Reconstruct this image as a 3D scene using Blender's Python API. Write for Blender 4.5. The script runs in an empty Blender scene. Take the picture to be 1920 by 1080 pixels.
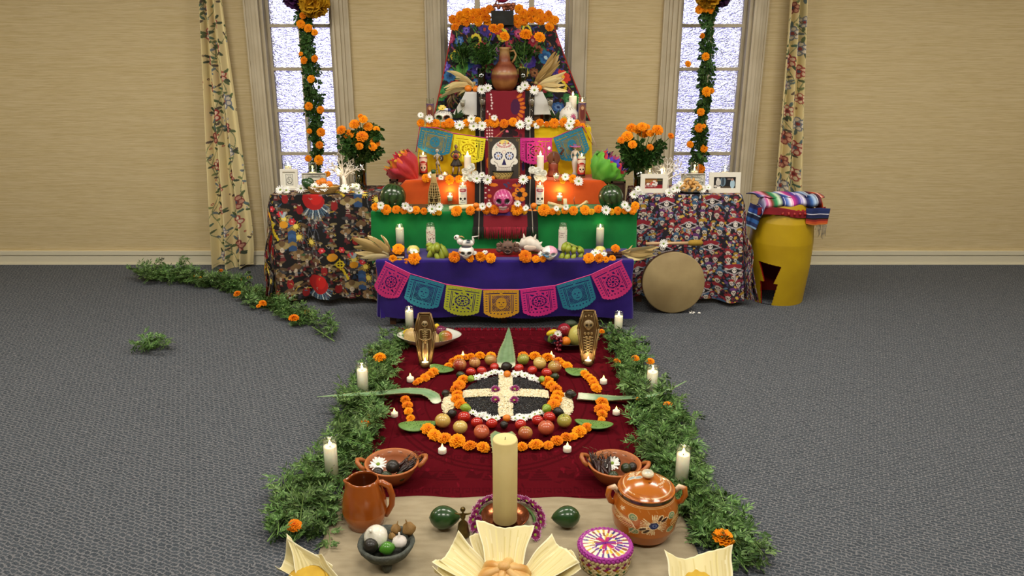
import bpy, math, random
import numpy as np
from mathutils import Vector, Matrix, Euler
R = random.Random(7)
rad = math.radians
PI = math.pi
sc = bpy.context.scene
COL = sc.collection

# ------------------------------------------------------------------ camera
EYE = Vector((0, 0, 1.88)); PITCH = rad(17.97); FPX = 1480.0; CX = 945.0; CY = 540.0
cd = bpy.data.cameras.new('camera'); cam = bpy.data.objects.new('camera', cd); COL.objects.link(cam)
cam.location = EYE; cam.rotation_euler = (PI/2 - PITCH, 0, 0)
cd.sensor_width = 36; cd.lens = FPX/1920*36; cd.shift_x = 15/1920; cd.clip_end = 100
sc.camera = cam
# ------------------------------------------------------------------ view and world
sc.view_settings.view_transform = 'Standard'; sc.view_settings.look = 'None'
sc.view_settings.gamma = 1; sc.view_settings.use_curve_mapping = False
sc.view_settings.exposure = 0.0
sc.cycles.use_denoising = True; sc.cycles.max_bounces = 8; sc.cycles.transparent_max_bounces = 24
sc.cycles.caustics_reflective = False; sc.cycles.caustics_refractive = False
sc.cycles.sample_clamp_indirect = 6
w = bpy.data.worlds.new('world'); sc.world = w; w.use_nodes = True
nt = w.node_tree; nt.nodes.clear()
tc = nt.nodes.new('ShaderNodeTexCoord'); sx = nt.nodes.new('ShaderNodeSeparateXYZ')
cr = nt.nodes.new('ShaderNodeValToRGB'); bgn = nt.nodes.new('ShaderNodeBackground'); wo = nt.nodes.new('ShaderNodeOutputWorld')
e = cr.color_ramp.elements
e[0].position = 0.30; e[0].color = (0.05, 0.045, 0.15, 1)
e[1].position = 0.58; e[1].color = (1.0, 1.0, 1.04, 1)
k = e.new(0.42); k.color = (0.14, 0.125, 0.36, 1)
k = e.new(0.49); k.color = (0.50, 0.49, 0.74, 1)
mp = nt.nodes.new('ShaderNodeMapRange'); mp.inputs[1].default_value = -1; mp.inputs[2].default_value = 1
nt.links.new(tc.outputs['Generated'], sx.inputs[0]); nt.links.new(sx.outputs[2], mp.inputs[0])
nt.links.new(mp.outputs[0], cr.inputs[0]); nt.links.new(cr.outputs[0], bgn.inputs[0])
# the sun stands behind thin cloud toward the left: the sky is a little brighter on that side
mp2 = nt.nodes.new('ShaderNodeMapRange'); mp2.inputs[1].default_value = -.5; mp2.inputs[2].default_value = .5; mp2.inputs[3].default_value = 4.4; mp2.inputs[4].default_value = 2.0
nt.links.new(sx.outputs[0], mp2.inputs[0]); nt.links.new(mp2.outputs[0], bgn.inputs[1])
nt.links.new(bgn.outputs[0], wo.inputs[0])
# ------------------------------------------------------------------ room lights (unseen, overhead; the outermost pair added to brighten the wall's sides)
def area(name, loc, sx_, sy_, power, col, rot=(0, 0, 0)):
    l = bpy.data.lights.new(name, 'AREA'); l.shape = 'RECTANGLE'; l.size = sx_; l.size_y = sy_
    l.energy = power; l.color = col
    o = bpy.data.objects.new(name, l); o.location = loc; o.rotation_euler = rot; COL.objects.link(o); return o
for (lx, ly, lp) in ((-4.4, 4.0, 46), (-2.0, 4.2, 46), (0.0, 4.0, 40), (2.0, 4.2, 46), (4.4, 4.0, 46), (-2.2, 1.2, 48), (0.2, 1.0, 48), (2.4, 1.2, 48)):
    area('unseen_overhead_light', (lx, ly, 3.1), 1.1, 0.6, lp, (1.0, 0.93, 0.82))

# ------------------------------------------------------------------ pixel helpers: a ray of the photograph met with a real plane
def ray(px, py):
    u = (px-CX)/FPX; v = (CY-py)/FPX
    return Vector((u, math.cos(PITCH)+v*math.sin(PITCH), -math.sin(PITCH)+v*math.cos(PITCH)))
def aty(px, py, y):
    d = ray(px, py); return EYE + d*(y/d.y)
def atz(px, py, z):
    d = ray(px, py); return EYE + d*((z-EYE.z)/d.z)
def mpp(p):
    return ((p.y-EYE.y)*math.cos(PITCH) + (EYE.z-p.z)*math.sin(PITCH))/FPX
# ------------------------------------------------------------------ colour, materials
def lin(h):
    if isinstance(h, str):
        h = h.lstrip('#'); h = [int(h[i:i+2], 16)/255 for i in (0, 2, 4)]
    return tuple((c/12.92 if c <= .04045 else ((c+.055)/1.055)**2.4) for c in h[:3])
def mat(name, col='808080', rough=.6, metal=0, var=None, vs=10, vstretch=None, bump=0, bs=60, bstretch=None, attr=False,
        sss=0, coat=0, emit=0, trans=0, rnd=0, spec=.5, sheen=0, detail=4):
    m = bpy.data.materials.new(name); m.use_nodes = True; n = m.node_tree; b = n.nodes['Principled BSDF']
    tcn = n.nodes.new('ShaderNodeTexCoord')
    def mapped(st):
        if not st: return tcn.outputs['Object']
        g = n.nodes.new('ShaderNodeMapping'); g.inputs['Scale'].default_value = st
        n.links.new(tcn.outputs['Object'], g.inputs[0]); return g.outputs[0]
    if attr:
        a = n.nodes.new('ShaderNodeAttribute'); a.attribute_name = 'Col'; c = a.outputs['Color']
    else:
        a = n.nodes.new('ShaderNodeRGB'); a.outputs[0].default_value = (*lin(col), 1); c = a.outputs[0]
    if var:
        nz = n.nodes.new('ShaderNodeTexNoise'); nz.inputs['Scale'].default_value = vs; nz.inputs['Detail'].default_value = detail
        n.links.new(mapped(vstretch), nz.inputs['Vector'])
        rp = n.nodes.new('ShaderNodeValToRGB'); rp.color_ramp.elements[0].position = .35; rp.color_ramp.elements[1].position = .65
        n.links.new(nz.outputs[0], rp.inputs[0])
        mx = n.nodes.new('ShaderNodeMix'); mx.data_type = 'RGBA'
        n.links.new(rp.outputs[0], mx.inputs[0]); n.links.new(c, mx.inputs[6])
        if attr:
            mx.blend_type = 'MULTIPLY'
        mx.inputs[7].default_value = (*lin(var), 1); c = mx.outputs[2]
    if rnd:
        oi = n.nodes.new('ShaderNodeObjectInfo'); mr = n.nodes.new('ShaderNodeMapRange')
        mr.inputs[3].default_value = 1-rnd; mr.inputs[4].default_value = 1+rnd
        hs = n.nodes.new('ShaderNodeHueSaturation'); n.links.new(oi.outputs['Random'], mr.inputs[0])
        n.links.new(mr.outputs[0], hs.inputs['Value']); n.links.new(c, hs.inputs['Color'])
        m2 = n.nodes.new('ShaderNodeMapRange'); m2.inputs[3].default_value = .5-rnd*.06; m2.inputs[4].default_value = .5+rnd*.06
        n.links.new(oi.outputs['Random'], m2.inputs[0]); n.links.new(m2.outputs[0], hs.inputs['Hue'])
        c = hs.outputs[0]
    n.links.new(c, b.inputs['Base Color'])
    b.inputs['Roughness'].default_value = rough; b.inputs['Metallic'].default_value = metal
    b.inputs['Specular IOR Level'].default_value = spec
    if coat: b.inputs['Coat Weight'].default_value = coat; b.inputs['Coat Roughness'].default_value = .08
    if sheen: b.inputs['Sheen Weight'].default_value = sheen
    if sss:
        b.inputs['Subsurface Weight'].default_value = sss; b.inputs['Subsurface Radius'].default_value = (.02, .012, .006); b.inputs['Subsurface Scale'].default_value = 1
    if trans: b.inputs['Transmission Weight'].default_value = trans
    if emit:
        n.links.new(c, b.inputs['Emission Color']); b.inputs['Emission Strength'].default_value = emit
    if bump:
        nb = n.nodes.new('ShaderNodeTexNoise'); nb.inputs['Scale'].default_value = bs; nb.inputs['Detail'].default_value = 4
        n.links.new(mapped(bstretch), nb.inputs['Vector'])
        bp = n.nodes.new('ShaderNodeBump'); bp.inputs['Strength'].default_value = bump; bp.inputs['Distance'].default_value = .004
        n.links.new(nb.outputs[0], bp.inputs['Height']); n.links.new(bp.outputs[0], b.inputs['Normal'])
    return m
def glassmat(name, tint='ffffff', gl=.12, edge=.6):
    m = bpy.data.materials.new(name); m.use_nodes = True; n = m.node_tree; n.nodes.clear()
    o = n.nodes.new('ShaderNodeOutputMaterial'); t = n.nodes.new('ShaderNodeBsdfTransparent'); t.inputs[0].default_value = (*lin(tint), 1)
    g = n.nodes.new('ShaderNodeBsdfGlossy'); g.inputs['Roughness'].default_value = .04
    lw = n.nodes.new('ShaderNodeLayerWeight'); lw.inputs[0].default_value = .35
    ml = n.nodes.new('ShaderNodeMath'); ml.operation = 'MULTIPLY_ADD'; ml.inputs[1].default_value = edge; ml.inputs[2].default_value = gl*.5
    mx = n.nodes.new('ShaderNodeMixShader')
    n.links.new(lw.outputs['Facing'], ml.inputs[0]); n.links.new(ml.outputs[0], mx.inputs[0])
    n.links.new(t.outputs[0], mx.inputs[1]); n.links.new(g.outputs[0], mx.inputs[2]); n.links.new(mx.outputs[0], o.inputs[0])
    return m
# ------------------------------------------------------------------ mesh builder
class MB:
    def __init__(s): s.v = []; s.f = []; s.c = []
    def add(s, vs, fs, col=None, T=None):
        k = len(s.v)
        if T is not None: vs = [T @ Vector(p) for p in vs]
        s.v.extend([tuple(p) for p in vs]); s.f.extend([tuple(i+k for i in f) for f in fs])
        if col is None: col = (1, 1, 1)
        elif isinstance(col, str): col = lin(col)
        if isinstance(col, list): s.c.extend(col)
        else: s.c.extend([col]*len(vs))
        return s
    def box(s, x0, x1, y0, y1, z0, z1, col=None, T=None):
        vs = [(x0, y0, z0), (x1, y0, z0), (x1, y1, z0), (x0, y1, z0), (x0, y0, z1), (x1, y0, z1), (x1, y1, z1), (x0, y1, z1)]
        return s.add(vs, [(0, 3, 2, 1), (4, 5, 6, 7), (0, 1, 5, 4), (1, 2, 6, 5), (2, 3, 7, 6), (3, 0, 4, 7)], col, T)
    def lathe(s, prof, n=24, col=None, T=None, wob=None):
        vs = []; cs = []
        for (r, z) in prof:
            for i in range(n):
                a = 2*PI*i/n; rr = r*(wob(a, z) if wob else 1)
                vs.append((rr*math.cos(a), rr*math.sin(a), z))
        if callable(col): cs = [col(Vector(p)) for p in vs]
        elif isinstance(col, list):
            cs = [lin(col[j]) if isinstance(col[j], str) else col[j] for j in range(len(prof)) for _ in range(n)]
        else: cs = col
        fs = []
        for j in range(len(prof)-1):
            for i in range(n):
                a = j*n+i; b = j*n+(i+1) % n
                fs.append((a, b, b+n, a+n))
        return s.add(vs, fs, cs, T)
    def ell(s, c, r, nu=16, nv=10, col=None, T=None):
        if not isinstance(r, (tuple, list)): r = (r, r, r)
        vs = []; fs = []
        for j in range(nv+1):
            t = PI*j/nv
            for i in range(nu):
                a = 2*PI*i/nu
                vs.append((c[0]+r[0]*math.sin(t)*math.cos(a), c[1]+r[1]*math.sin(t)*math.sin(a), c[2]-r[2]*math.cos(t)))
        for j in range(nv):
            for i in range(nu):
                a = j*nu+i; b = j*nu+(i+1) % nu
                fs.append((a, b, b+nu, a+nu))
        if callable(col): col = [col(Vector(p)-Vector(c)) for p in vs]
        return s.add(vs, fs, col, T)
    def tube(s, pts, rr, n=8, col=None, T=None, cap=True, flat=1.0):
        pts = [Vector(p) for p in pts]; m = len(pts)
        if not isinstance(rr, (list, tuple)): rr = [rr]*m
        vs = []; up = Vector((0, 0, 1)); prev = None; cs = []
        for k in range(m):
            d = (pts[min(k+1, m-1)]-pts[max(k-1, 0)]).normalized()
            if prev is None:
                a = d.cross(up)
                if a.length < 1e-3: a = d.cross(Vector((0, 1, 0)))
            else: a = prev - d*prev.dot(d)
            a.normalize(); prev = a; b = d.cross(a)
            for i in range(n):
                t = 2*PI*i/n; vs.append(pts[k]+a*math.cos(t)*rr[k]+b*math.sin(t)*rr[k]*flat)
        fs = [(k*n+i, k*n+(i+1) % n, (k+1)*n+(i+1) % n, (k+1)*n+i) for k in range(m-1) for i in range(n)]
        if cap: fs += [tuple(reversed(range(n))), tuple((m-1)*n+i for i in range(n))]
        if isinstance(col, list): col = [lin(q) if isinstance(q, str) else q for q in col for _ in range(n)]
        return s.add(vs, fs, col, T)
    def prism(s, poly, d0, d1, col=None, T=None):
        """polygon in x-z, extruded along y from d0 to d1"""
        n = len(poly)
        vs = [(p[0], d0, p[1]) for p in poly]+[(p[0], d1, p[1]) for p in poly]
        fs = [tuple(range(n)), tuple(reversed(range(n, 2*n)))]+[(i, i+n, (i+1) % n+n, (i+1) % n) for i in range(n)]
        return s.add(vs, fs, col, T)
    def build(s, name, m, parent=None, smooth=True, loc=None):
        me = bpy.data.meshes.new(name); me.from_pydata(s.v, [], s.f)
        a = me.color_attributes.new('Col', 'FLOAT_COLOR', 'POINT')
        arr = np.ones((len(s.v), 4), dtype=np.float32); arr[:, :3] = np.array(s.c, dtype=np.float32).reshape(-1, 3)
        a.data.foreach_set('color', arr.ravel())
        me.materials.append(m)
        if smooth: me.polygons.foreach_set('use_smooth', [True]*len(me.polygons))
        me.update()
        return link(name, me, parent, loc)
def link(name, me, parent=None, loc=None):
    o = bpy.data.objects.new(name, me); COL.objects.link(o)
    if parent is not None: o.parent = parent
    if loc is not None: o.location = loc
    return o
def autosmooth(o, ang=35):
    try:
        o.data.set_sharp_from_angle(angle=rad(ang))
    except Exception: pass
    return o
def gridobj(name, nu, nv, fn, m, parent=None, canvas=None, mask=None, smooth=True, loc=None, thick=0):
    """regular grid; fn(U,V arrays in 0..1)->(X,Y,Z); canvas rows run with v (v=0 is the top row)"""
    U, V = np.meshgrid(np.linspace(0, 1, nu+1), np.linspace(0, 1, nv+1))
    X, Y, Z = fn(U, V)
    co = np.stack([X+0*U, Y+0*U, Z+0*U], -1).reshape(-1, 3).astype(np.float32)
    i, j = np.meshgrid(np.arange(nu), np.arange(nv)); a = (j*(nu+1)+i)
    F = np.stack([a, a+nu+1, a+nu+2, a+1], -1)
    if mask is not None: F = F[mask]
    F = F.reshape(-1, 4).astype(np.int32)
    me = bpy.data.meshes.new(name)
    me.vertices.add(len(co)); me.vertices.foreach_set('co', co.ravel())
    me.loops.add(len(F)*4); me.loops.foreach_set('vertex_index', F.ravel())
    me.polygons.add(len(F)); me.polygons.foreach_set('loop_start', np.arange(0, len(F)*4, 4, dtype=np.int32))
    me.polygons.foreach_set('use_smooth', [smooth]*len(F))
    me.update(calc_edges=True); me.validate()
    at = me.color_attributes.new('Col', 'FLOAT_COLOR', 'POINT'); arr = np.ones((len(co), 4), dtype=np.float32)
    if canvas is not None:
        H, W = canvas.a.shape[:2]
        yi = np.clip((V*(H-1)).round().astype(int), 0, H-1); xi = np.clip((U*(W-1)).round().astype(int), 0, W-1)
        arr[:, :3] = canvas.a[yi, xi].reshape(-1, 3)
    at.data.foreach_set('color', arr.ravel())
    me.materials.append(m)
    o = link(name, me, parent, loc)
    if thick:
        md = o.modifiers.new('thickness', 'SOLIDIFY'); md.thickness = thick; md.offset = -1
    return o
# ------------------------------------------------------------------ flat prints, drawn cell by cell and stored as vertex colours
class Canvas:
    def __init__(s, W, H, bg='ffffff'):
        s.W = W; s.H = H; s.a = np.ones((H, W, 3))*np.array(lin(bg))
        s.Y, s.X = np.mgrid[0:H, 0:W]
    def _sub(s, x0, x1, y0, y1):
        x0 = max(0, int(x0)-1); y0 = max(0, int(y0)-1); x1 = min(s.W, int(x1)+2); y1 = min(s.H, int(y1)+2)
        if x0 >= x1 or y0 >= y1: return None
        return (slice(y0, y1), slice(x0, x1))
    def ell(s, x, y, rx, ry, col, rot=0, ring=0):
        r = max(rx, ry); b = s._sub(x-r, x+r, y-r, y+r)
        if b is None: return
        dx = s.X[b]-x; dy = s.Y[b]-y; c, n = math.cos(rot), math.sin(rot)
        q = ((dx*c+dy*n)/max(rx, .1))**2+((-dx*n+dy*c)/max(ry, .1))**2
        m = q <= 1
        if ring: m &= q >= (1-ring)**2
        s.a[b][m] = lin(col)
    def poly(s, pts, col):
        xs = [p[0] for p in pts]; ys = [p[1] for p in pts]; b = s._sub(min(xs), max(xs), min(ys), max(ys))
        if b is None: return
        X = s.X[b]+.001; Y = s.Y[b]+.001; m = np.zeros(X.shape, bool); n = len(pts)
        for i in range(n):
            x0, y0 = pts[i]; x1, y1 = pts[(i+1) % n]
            if y0 == y1: continue
            m ^= ((Y >= min(y0, y1)) & (Y < max(y0, y1)) & (X < (x1-x0)*(Y-y0)/(y1-y0)+x0))
        s.a[b][m] = lin(col)
    def line(s, pts, w, col):
        for (x0, y0), (x1, y1) in zip(pts[:-1], pts[1:]):
            b = s._sub(min(x0, x1)-w, max(x0, x1)+w, min(y0, y1)-w, max(y0, y1)+w)
            if b is None: continue
            dx, dy = x1-x0, y1-y0; L = dx*dx+dy*dy+1e-9
            t = np.clip(((s.X[b]-x0)*dx+(s.Y[b]-y0)*dy)/L, 0, 1)
            m = (s.X[b]-x0-t*dx)**2+(s.Y[b]-y0-t*dy)**2 <= (w/2)**2
            s.a[b][m] = lin(col)
    def rect(s, x0, y0, x1, y1, col): s.poly([(x0, y0), (x1, y0), (x1, y1), (x0, y1)], col)
    def flower(s, x, y, r, n, col, core, rot=0, pw=.34):
        for i in range(n):
            a = rot+2*PI*i/n; s.ell(x+r*.62*math.cos(a), y+r*.62*math.sin(a), r*.42, r*pw, col, a)
        s.ell(x, y, r*.3, r*.3, core)
    def burst(s, x, y, r, n, col, w=1):
        for i in range(n):
            a = 2*PI*i/n; s.line([(x, y), (x+r*math.cos(a), y+r*math.sin(a))], w, col)
    def skull(s, x, y, r, bone='efe8dc', dark='1c1416', eye=None):
        s.ell(x, y-r*.15, r, r*.95, bone); s.rect(x-r*.52, y+r*.3, x+r*.52, y+r*1.05, bone)
        for k in (-1, 1):
            s.ell(x+k*r*.42, y, r*.27, r*.27, eye or dark)
            if eye: s.ell(x+k*r*.42, y, r*.1, r*.1, 'f0e8d0')
        s.poly([(x, y+r*.22), (x-r*.14, y+r*.5), (x+r*.14, y+r*.5)], dark)
        s.line([(x-r*.42, y+r*.78), (x+r*.42, y+r*.78)], max(1, r*.07), dark)
        for k in range(-2, 3): s.line([(x+k*r*.17, y+r*.66), (x+k*r*.17, y+r*.92)], max(.8, r*.04), dark)
# ------------------------------------------------------------------ object tree helpers
ORD = 'first second third fourth fifth sixth seventh eighth ninth tenth eleventh twelfth thirteenth fourteenth fifteenth sixteenth seventeenth eighteenth nineteenth twentieth'.split()
def nth(i, n, lo='left', hi='right'):
    if i < (n+1)//2: return ('leftmost' if lo == 'left' else ORD[0]) if i == 0 and lo == 'left' else ORD[i]+' from the '+lo
    j = n-1-i
    return 'rightmost' if j == 0 and hi == 'right' else ORD[j]+' from the '+hi
def tag(o, label=None, cat=None, group=None, kind=None):
    if label: o['label'] = label
    if cat: o['category'] = cat
    if group: o['group'] = group
    if kind: o['kind'] = kind
    return o
def thing(name, label, cat, loc=(0, 0, 0), rot=(0, 0, 0), group=None, scale=None):
    o = bpy.data.objects.new(name, None); COL.objects.link(o); o.location = loc; o.rotation_euler = rot
    o.empty_display_size = .05
    if scale: o.scale = (scale,)*3 if not isinstance(scale, (tuple, list)) else scale
    return tag(o, label, cat, group)
def dup(root, loc=None, rot=None, scale=None, label=None, group=None, parent=None):
    r = root.copy(); COL.objects.link(r)
    if loc is not None: r.location = loc
    if rot is not None: r.rotation_euler = rot
    if scale is not None: r.scale = (scale,)*3 if not isinstance(scale, (tuple, list)) else scale
    if label: r['label'] = label
    if group: r['group'] = group
    if parent is not None: r.parent = parent
    for ch in KIDS.get(root.name, []):
        c = ch.copy(); COL.objects.link(c); c.parent = r
        for g in KIDS.get(ch.name, []):
            d = g.copy(); COL.objects.link(d); d.parent = c
    return r
KIDS = {}
def reg(root, *ch): KIDS[root.name] = list(ch); return root
def facing(n, spin=0):
    """euler turning local +z to direction n"""
    q = Vector(n).normalized().to_track_quat('Z', 'Y')
    return (q @ Euler((0, 0, spin)).to_quaternion()).to_euler()
# ================================================================== SETTING
YW = 6.46
def grass_cloth():
    m = mat('grasscloth', 'd3c29a', rough=.85, var='c7b486', vs=3.2, vstretch=(1, 1, 60), bump=.35, bs=40, bstretch=(1, 1, 22), detail=8)
    n = m.node_tree; b = n.nodes['Principled BSDF']; src = b.inputs['Base Color'].links[0].from_socket
    tcn = n.nodes.new('ShaderNodeTexCoord'); g = n.nodes.new('ShaderNodeMapping'); g.inputs['Scale'].default_value = (7, 7, 330)
    nz = n.nodes.new('ShaderNodeTexNoise'); nz.inputs['Scale'].default_value = 1.4; nz.inputs['Detail'].default_value = 6
    rp = n.nodes.new('ShaderNodeValToRGB'); rp.color_ramp.elements[0].position = .3; rp.color_ramp.elements[0].color = (.72, .66, .56, 1)
    rp.color_ramp.elements[1].position = .55; rp.color_ramp.elements[1].color = (1, 1, 1, 1)
    mx = n.nodes.new('ShaderNodeMix'); mx.data_type = 'RGBA'; mx.blend_type = 'MULTIPLY'; mx.inputs[0].default_value = .7
    n.links.new(tcn.outputs['Object'], g.inputs[0]); n.links.new(g.outputs[0], nz.inputs['Vector']); n.links.new(nz.outputs[0], rp.inputs[0])
    n.links.new(src, mx.inputs[6]); n.links.new(rp.outputs[0], mx.inputs[7]); n.links.new(mx.outputs[2], b.inputs['Base Color'])
    return m
WALLM = grass_cloth()
PAINT = mat('cream_paint', 'c4b9a0', rough=.5, var='b9ad92', vs=6)
BASEM = mat('white_trim', 'd6d0b8', rough=.45)
CEIL = mat('ceiling_white', 'e8e2d6', rough=.9)
def carpet():
    m = bpy.data.materials.new('carpet_weave'); m.use_nodes = True; n = m.node_tree; b = n.nodes['Principled BSDF']
    b.inputs['Roughness'].default_value = .95; b.inputs['Specular IOR Level'].default_value = .1
    t = n.nodes.new('ShaderNodeTexCoord')
    def mp(rot, scl):
        g = n.nodes.new('ShaderNodeMapping'); g.inputs['Rotation'].default_value = (0, 0, rot); g.inputs['Scale'].default_value = scl
        n.links.new(t.outputs['Object'], g.inputs[0]); return g.outputs[0]
    br = n.nodes.new('ShaderNodeTexBrick'); br.inputs['Scale'].default_value = 1; br.inputs['Brick Width'].default_value = .034; br.inputs['Row Height'].default_value = .017
    br.inputs['Mortar Size'].default_value = .0032; br.inputs['Mortar Smooth'].default_value = .6
    br.inputs['Color1'].default_value = (*lin('50565d'), 1); br.inputs['Color2'].default_value = (*lin('464c53'), 1); br.inputs['Mortar'].default_value = (*lin('77787c'), 1)
    dz = n.nodes.new('ShaderNodeTexNoise'); dz.inputs['Scale'].default_value = 30; n.links.new(t.outputs['Object'], dz.inputs['Vector'])
    ad = n.nodes.new('ShaderNodeVectorMath'); ad.operation = 'MULTIPLY_ADD'; ad.inputs[1].default_value = (.03, .03, 0)
    n.links.new(dz.outputs[1], ad.inputs[0]); n.links.new(mp(rad(24), (1, 1, 1)), ad.inputs[2]); n.links.new(ad.outputs[0], br.inputs['Vector'])
    nz = n.nodes.new('ShaderNodeTexNoise'); nz.inputs['Scale'].default_value = 170; nz.inputs['Detail'].default_value = 4
    n.links.new(t.outputs['Object'], nz.inputs['Vector'])
    rp = n.nodes.new('ShaderNodeValToRGB'); rp.color_ramp.elements[0].position = .35; rp.color_ramp.elements[0].color = (.45, .45, .47, 1)
    rp.color_ramp.elements[1].position = .68; rp.color_ramp.elements[1].color = (1.25, 1.25, 1.22, 1)
    n.links.new(nz.outputs[0], rp.inputs[0])
    mx = n.nodes.new('ShaderNodeMix'); mx.data_type = 'RGBA'; mx.blend_type = 'MULTIPLY'; mx.inputs[0].default_value = .85
    n.links.new(br.outputs[0], mx.inputs[6]); n.links.new(rp.outputs[0], mx.inputs[7]); n.links.new(mx.outputs[2], b.inputs['Base Color'])
    bp = n.nodes.new('ShaderNodeBump'); bp.inputs['Strength'].default_value = .6; bp.inputs['Distance'].default_value = .004
    n.links.new(mx.outputs[2], bp.inputs['Height']); n.links.new(bp.outputs[0], b.inputs['Normal'])
    return m
def struct(o): o['kind'] = 'structure'; return o
RX0, RX1, RY0, CH = -6.0, 6.0, -3.5, 3.15
struct(MB().box(RX0, RX1, RY0, YW+.3, -.1, 0).build('floor', carpet(), smooth=False))
struct(MB().box(RX0, RX1, RY0, YW+.3, CH, CH+.1).build('ceiling', CEIL, smooth=False))
struct(MB().box(RX0-.1, RX0, RY0, YW+.3, 0, CH).build('wall_left', WALLM, smooth=False))
struct(MB().box(RX1, RX1+.1, RY0, YW+.3, 0, CH).build('wall_right', WALLM, smooth=False))
struct(MB().box(RX0, RX1, RY0-.1, RY0, 0, CH).build('wall_front', WALLM, smooth=False))
WIN = [(-1.834, -1.366, 1), (-.443, .48, 2), (1.397, 1.867, 1)]
WZ0, WZ1 = .27, 2.70
b = MB(); xs = RX0
for (x0, x1, _) in WIN:
    b.box(xs, x0-.05, YW, YW+.22, 0, CH); b.box(x0-.05, x1+.05, YW, YW+.22, 0, WZ0); b.box(x0-.05, x1+.05, YW, YW+.22, WZ1, CH); xs = x1+.05
b.box(xs, RX1, YW, YW+.22, 0, CH)
struct(b.build('wall_back', WALLM, smooth=False))
def pane_mat():
    m = bpy.data.materials.new('patterned_glass'); m.use_nodes = True; n = m.node_tree; n.nodes.clear()
    o = n.nodes.new('ShaderNodeOutputMaterial'); g = n.nodes.new('ShaderNodeBsdfRefraction'); g.inputs['Roughness'].default_value = .05; g.inputs['IOR'].default_value = 1.5
    g.inputs['Color'].default_value = (.97, .97, 1, 1)
    t = n.nodes.new('ShaderNodeTexCoord'); mp = n.nodes.new('ShaderNodeMapping'); mp.inputs['Scale'].default_value = (1, 1, 1.9)
    n.links.new(t.outputs['Object'], mp.inputs[0])
    nz = n.nodes.new('ShaderNodeTexNoise'); nz.inputs['Scale'].default_value = 24; nz.inputs['Detail'].default_value = .6; nz.inputs['Distortion'].default_value = 1.6
    n.links.new(mp.outputs[0], nz.inputs['Vector'])
    bp = n.nodes.new('ShaderNodeBump'); bp.inputs['Strength'].default_value = 1; bp.inputs['Distance'].default_value = .028
    n.links.new(nz.outputs[0], bp.inputs['Height']); n.links.new(bp.outputs[0], g.inputs['Normal'])
    tr = n.nodes.new('ShaderNodeBsdfTranslucent'); tr.inputs[0].default_value = (.9, .9, 1, 1)
    mx = n.nodes.new('ShaderNodeMixShader'); mx.inputs[0].default_value = .18
    n.links.new(g.outputs[0], mx.inputs[1]); n.links.new(tr.outputs[0], mx.inputs[2]); n.links.new(mx.outputs[0], o.inputs[0])
    return m
PANE = pane_mat()
ROWS = [.27, .60, .928, 1.274, 1.599, 1.927, 2.255, 2.58]
for wi, (x0, x1, nm) in enumerate(WIN):
    wn = struct(thing('window_%d' % (wi+1), None, None))
    wn['label'] = ['tall casement window left of the altar', 'wide window behind the top of the altar', 'tall casement window right of the altar'][wi]
    # casing: stepped mouldings standing proud of the wall
    for side, xe in ((-1, x0), (1, x1)):
        cb = MB()
        def strip(a, c, y):
            p, q = sorted((xe+side*a, xe+side*c)); cb.box(p, q, YW-y, YW+.02, 0, WZ1+.1)
        strip(.045, .062, .075); strip(.062, .10, .055); strip(.10, .125, .038); strip(.125, .155, .024); strip(.155, .168, .034)
        p, q = sorted((xe+side*.022, xe+side*.047)); cb.box(p, q, YW-.03, YW+.18, 0, WZ1+.1)
        cb.build('casing', PAINT, wn, smooth=False)
    MB().box(x0-.168, x1+.168, YW-.055, YW+.02, WZ1+.02, WZ1+.14).build('head_casing', PAINT, wn, smooth=False)
    MB().box(x0-.03, x1+.03, YW-.02, YW+.1, 0, WZ0).build('apron_panel', PAINT, wn, smooth=False)
    fb = MB(); fb.box(x0-.03, x0, YW+.05, YW+.1, WZ0, WZ1); fb.box(x1, x1+.03, YW+.05, YW+.1, WZ0, WZ1)
    fb.build('sash_frame', PAINT, wn, smooth=False)
    mul = [x0+(x1-x0)/2] if nm == 1 else [x0+.235, x1-.265]
    mw = .012 if nm == 1 else .02
    for xm in mul: MB().box(xm-mw, xm+mw, YW+.045, YW+.1, WZ0, WZ1).build('mullion', PAINT, wn, smooth=False)
    for z in ROWS: MB().box(x0, x1, YW+.05, YW+.095, z-.012, z+.012).build('muntin', PAINT, wn, smooth=False)
    xc = [x0]+mul+[x1]
    for ci in range(len(xc)-1):
        for zi in range(len(ROWS)-1):
            MB().box(xc[ci], xc[ci+1], YW+.07, YW+.076, ROWS[zi], ROWS[zi+1]).build('pane', PANE, wn, smooth=False)
bsb = MB()
for (a, c) in ((RX0, -2.002), (-1.198, -.611), (.648, 1.229), (2.035, RX1)):
    bsb.box(a, c, YW-.018, YW, 0, .105); bsb.box(a, c, YW-.026, YW, .085, .118); bsb.box(a, c, YW-.03, YW, 0, .012)
struct(bsb.build('baseboard_back', BASEM, smooth=False))
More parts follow.
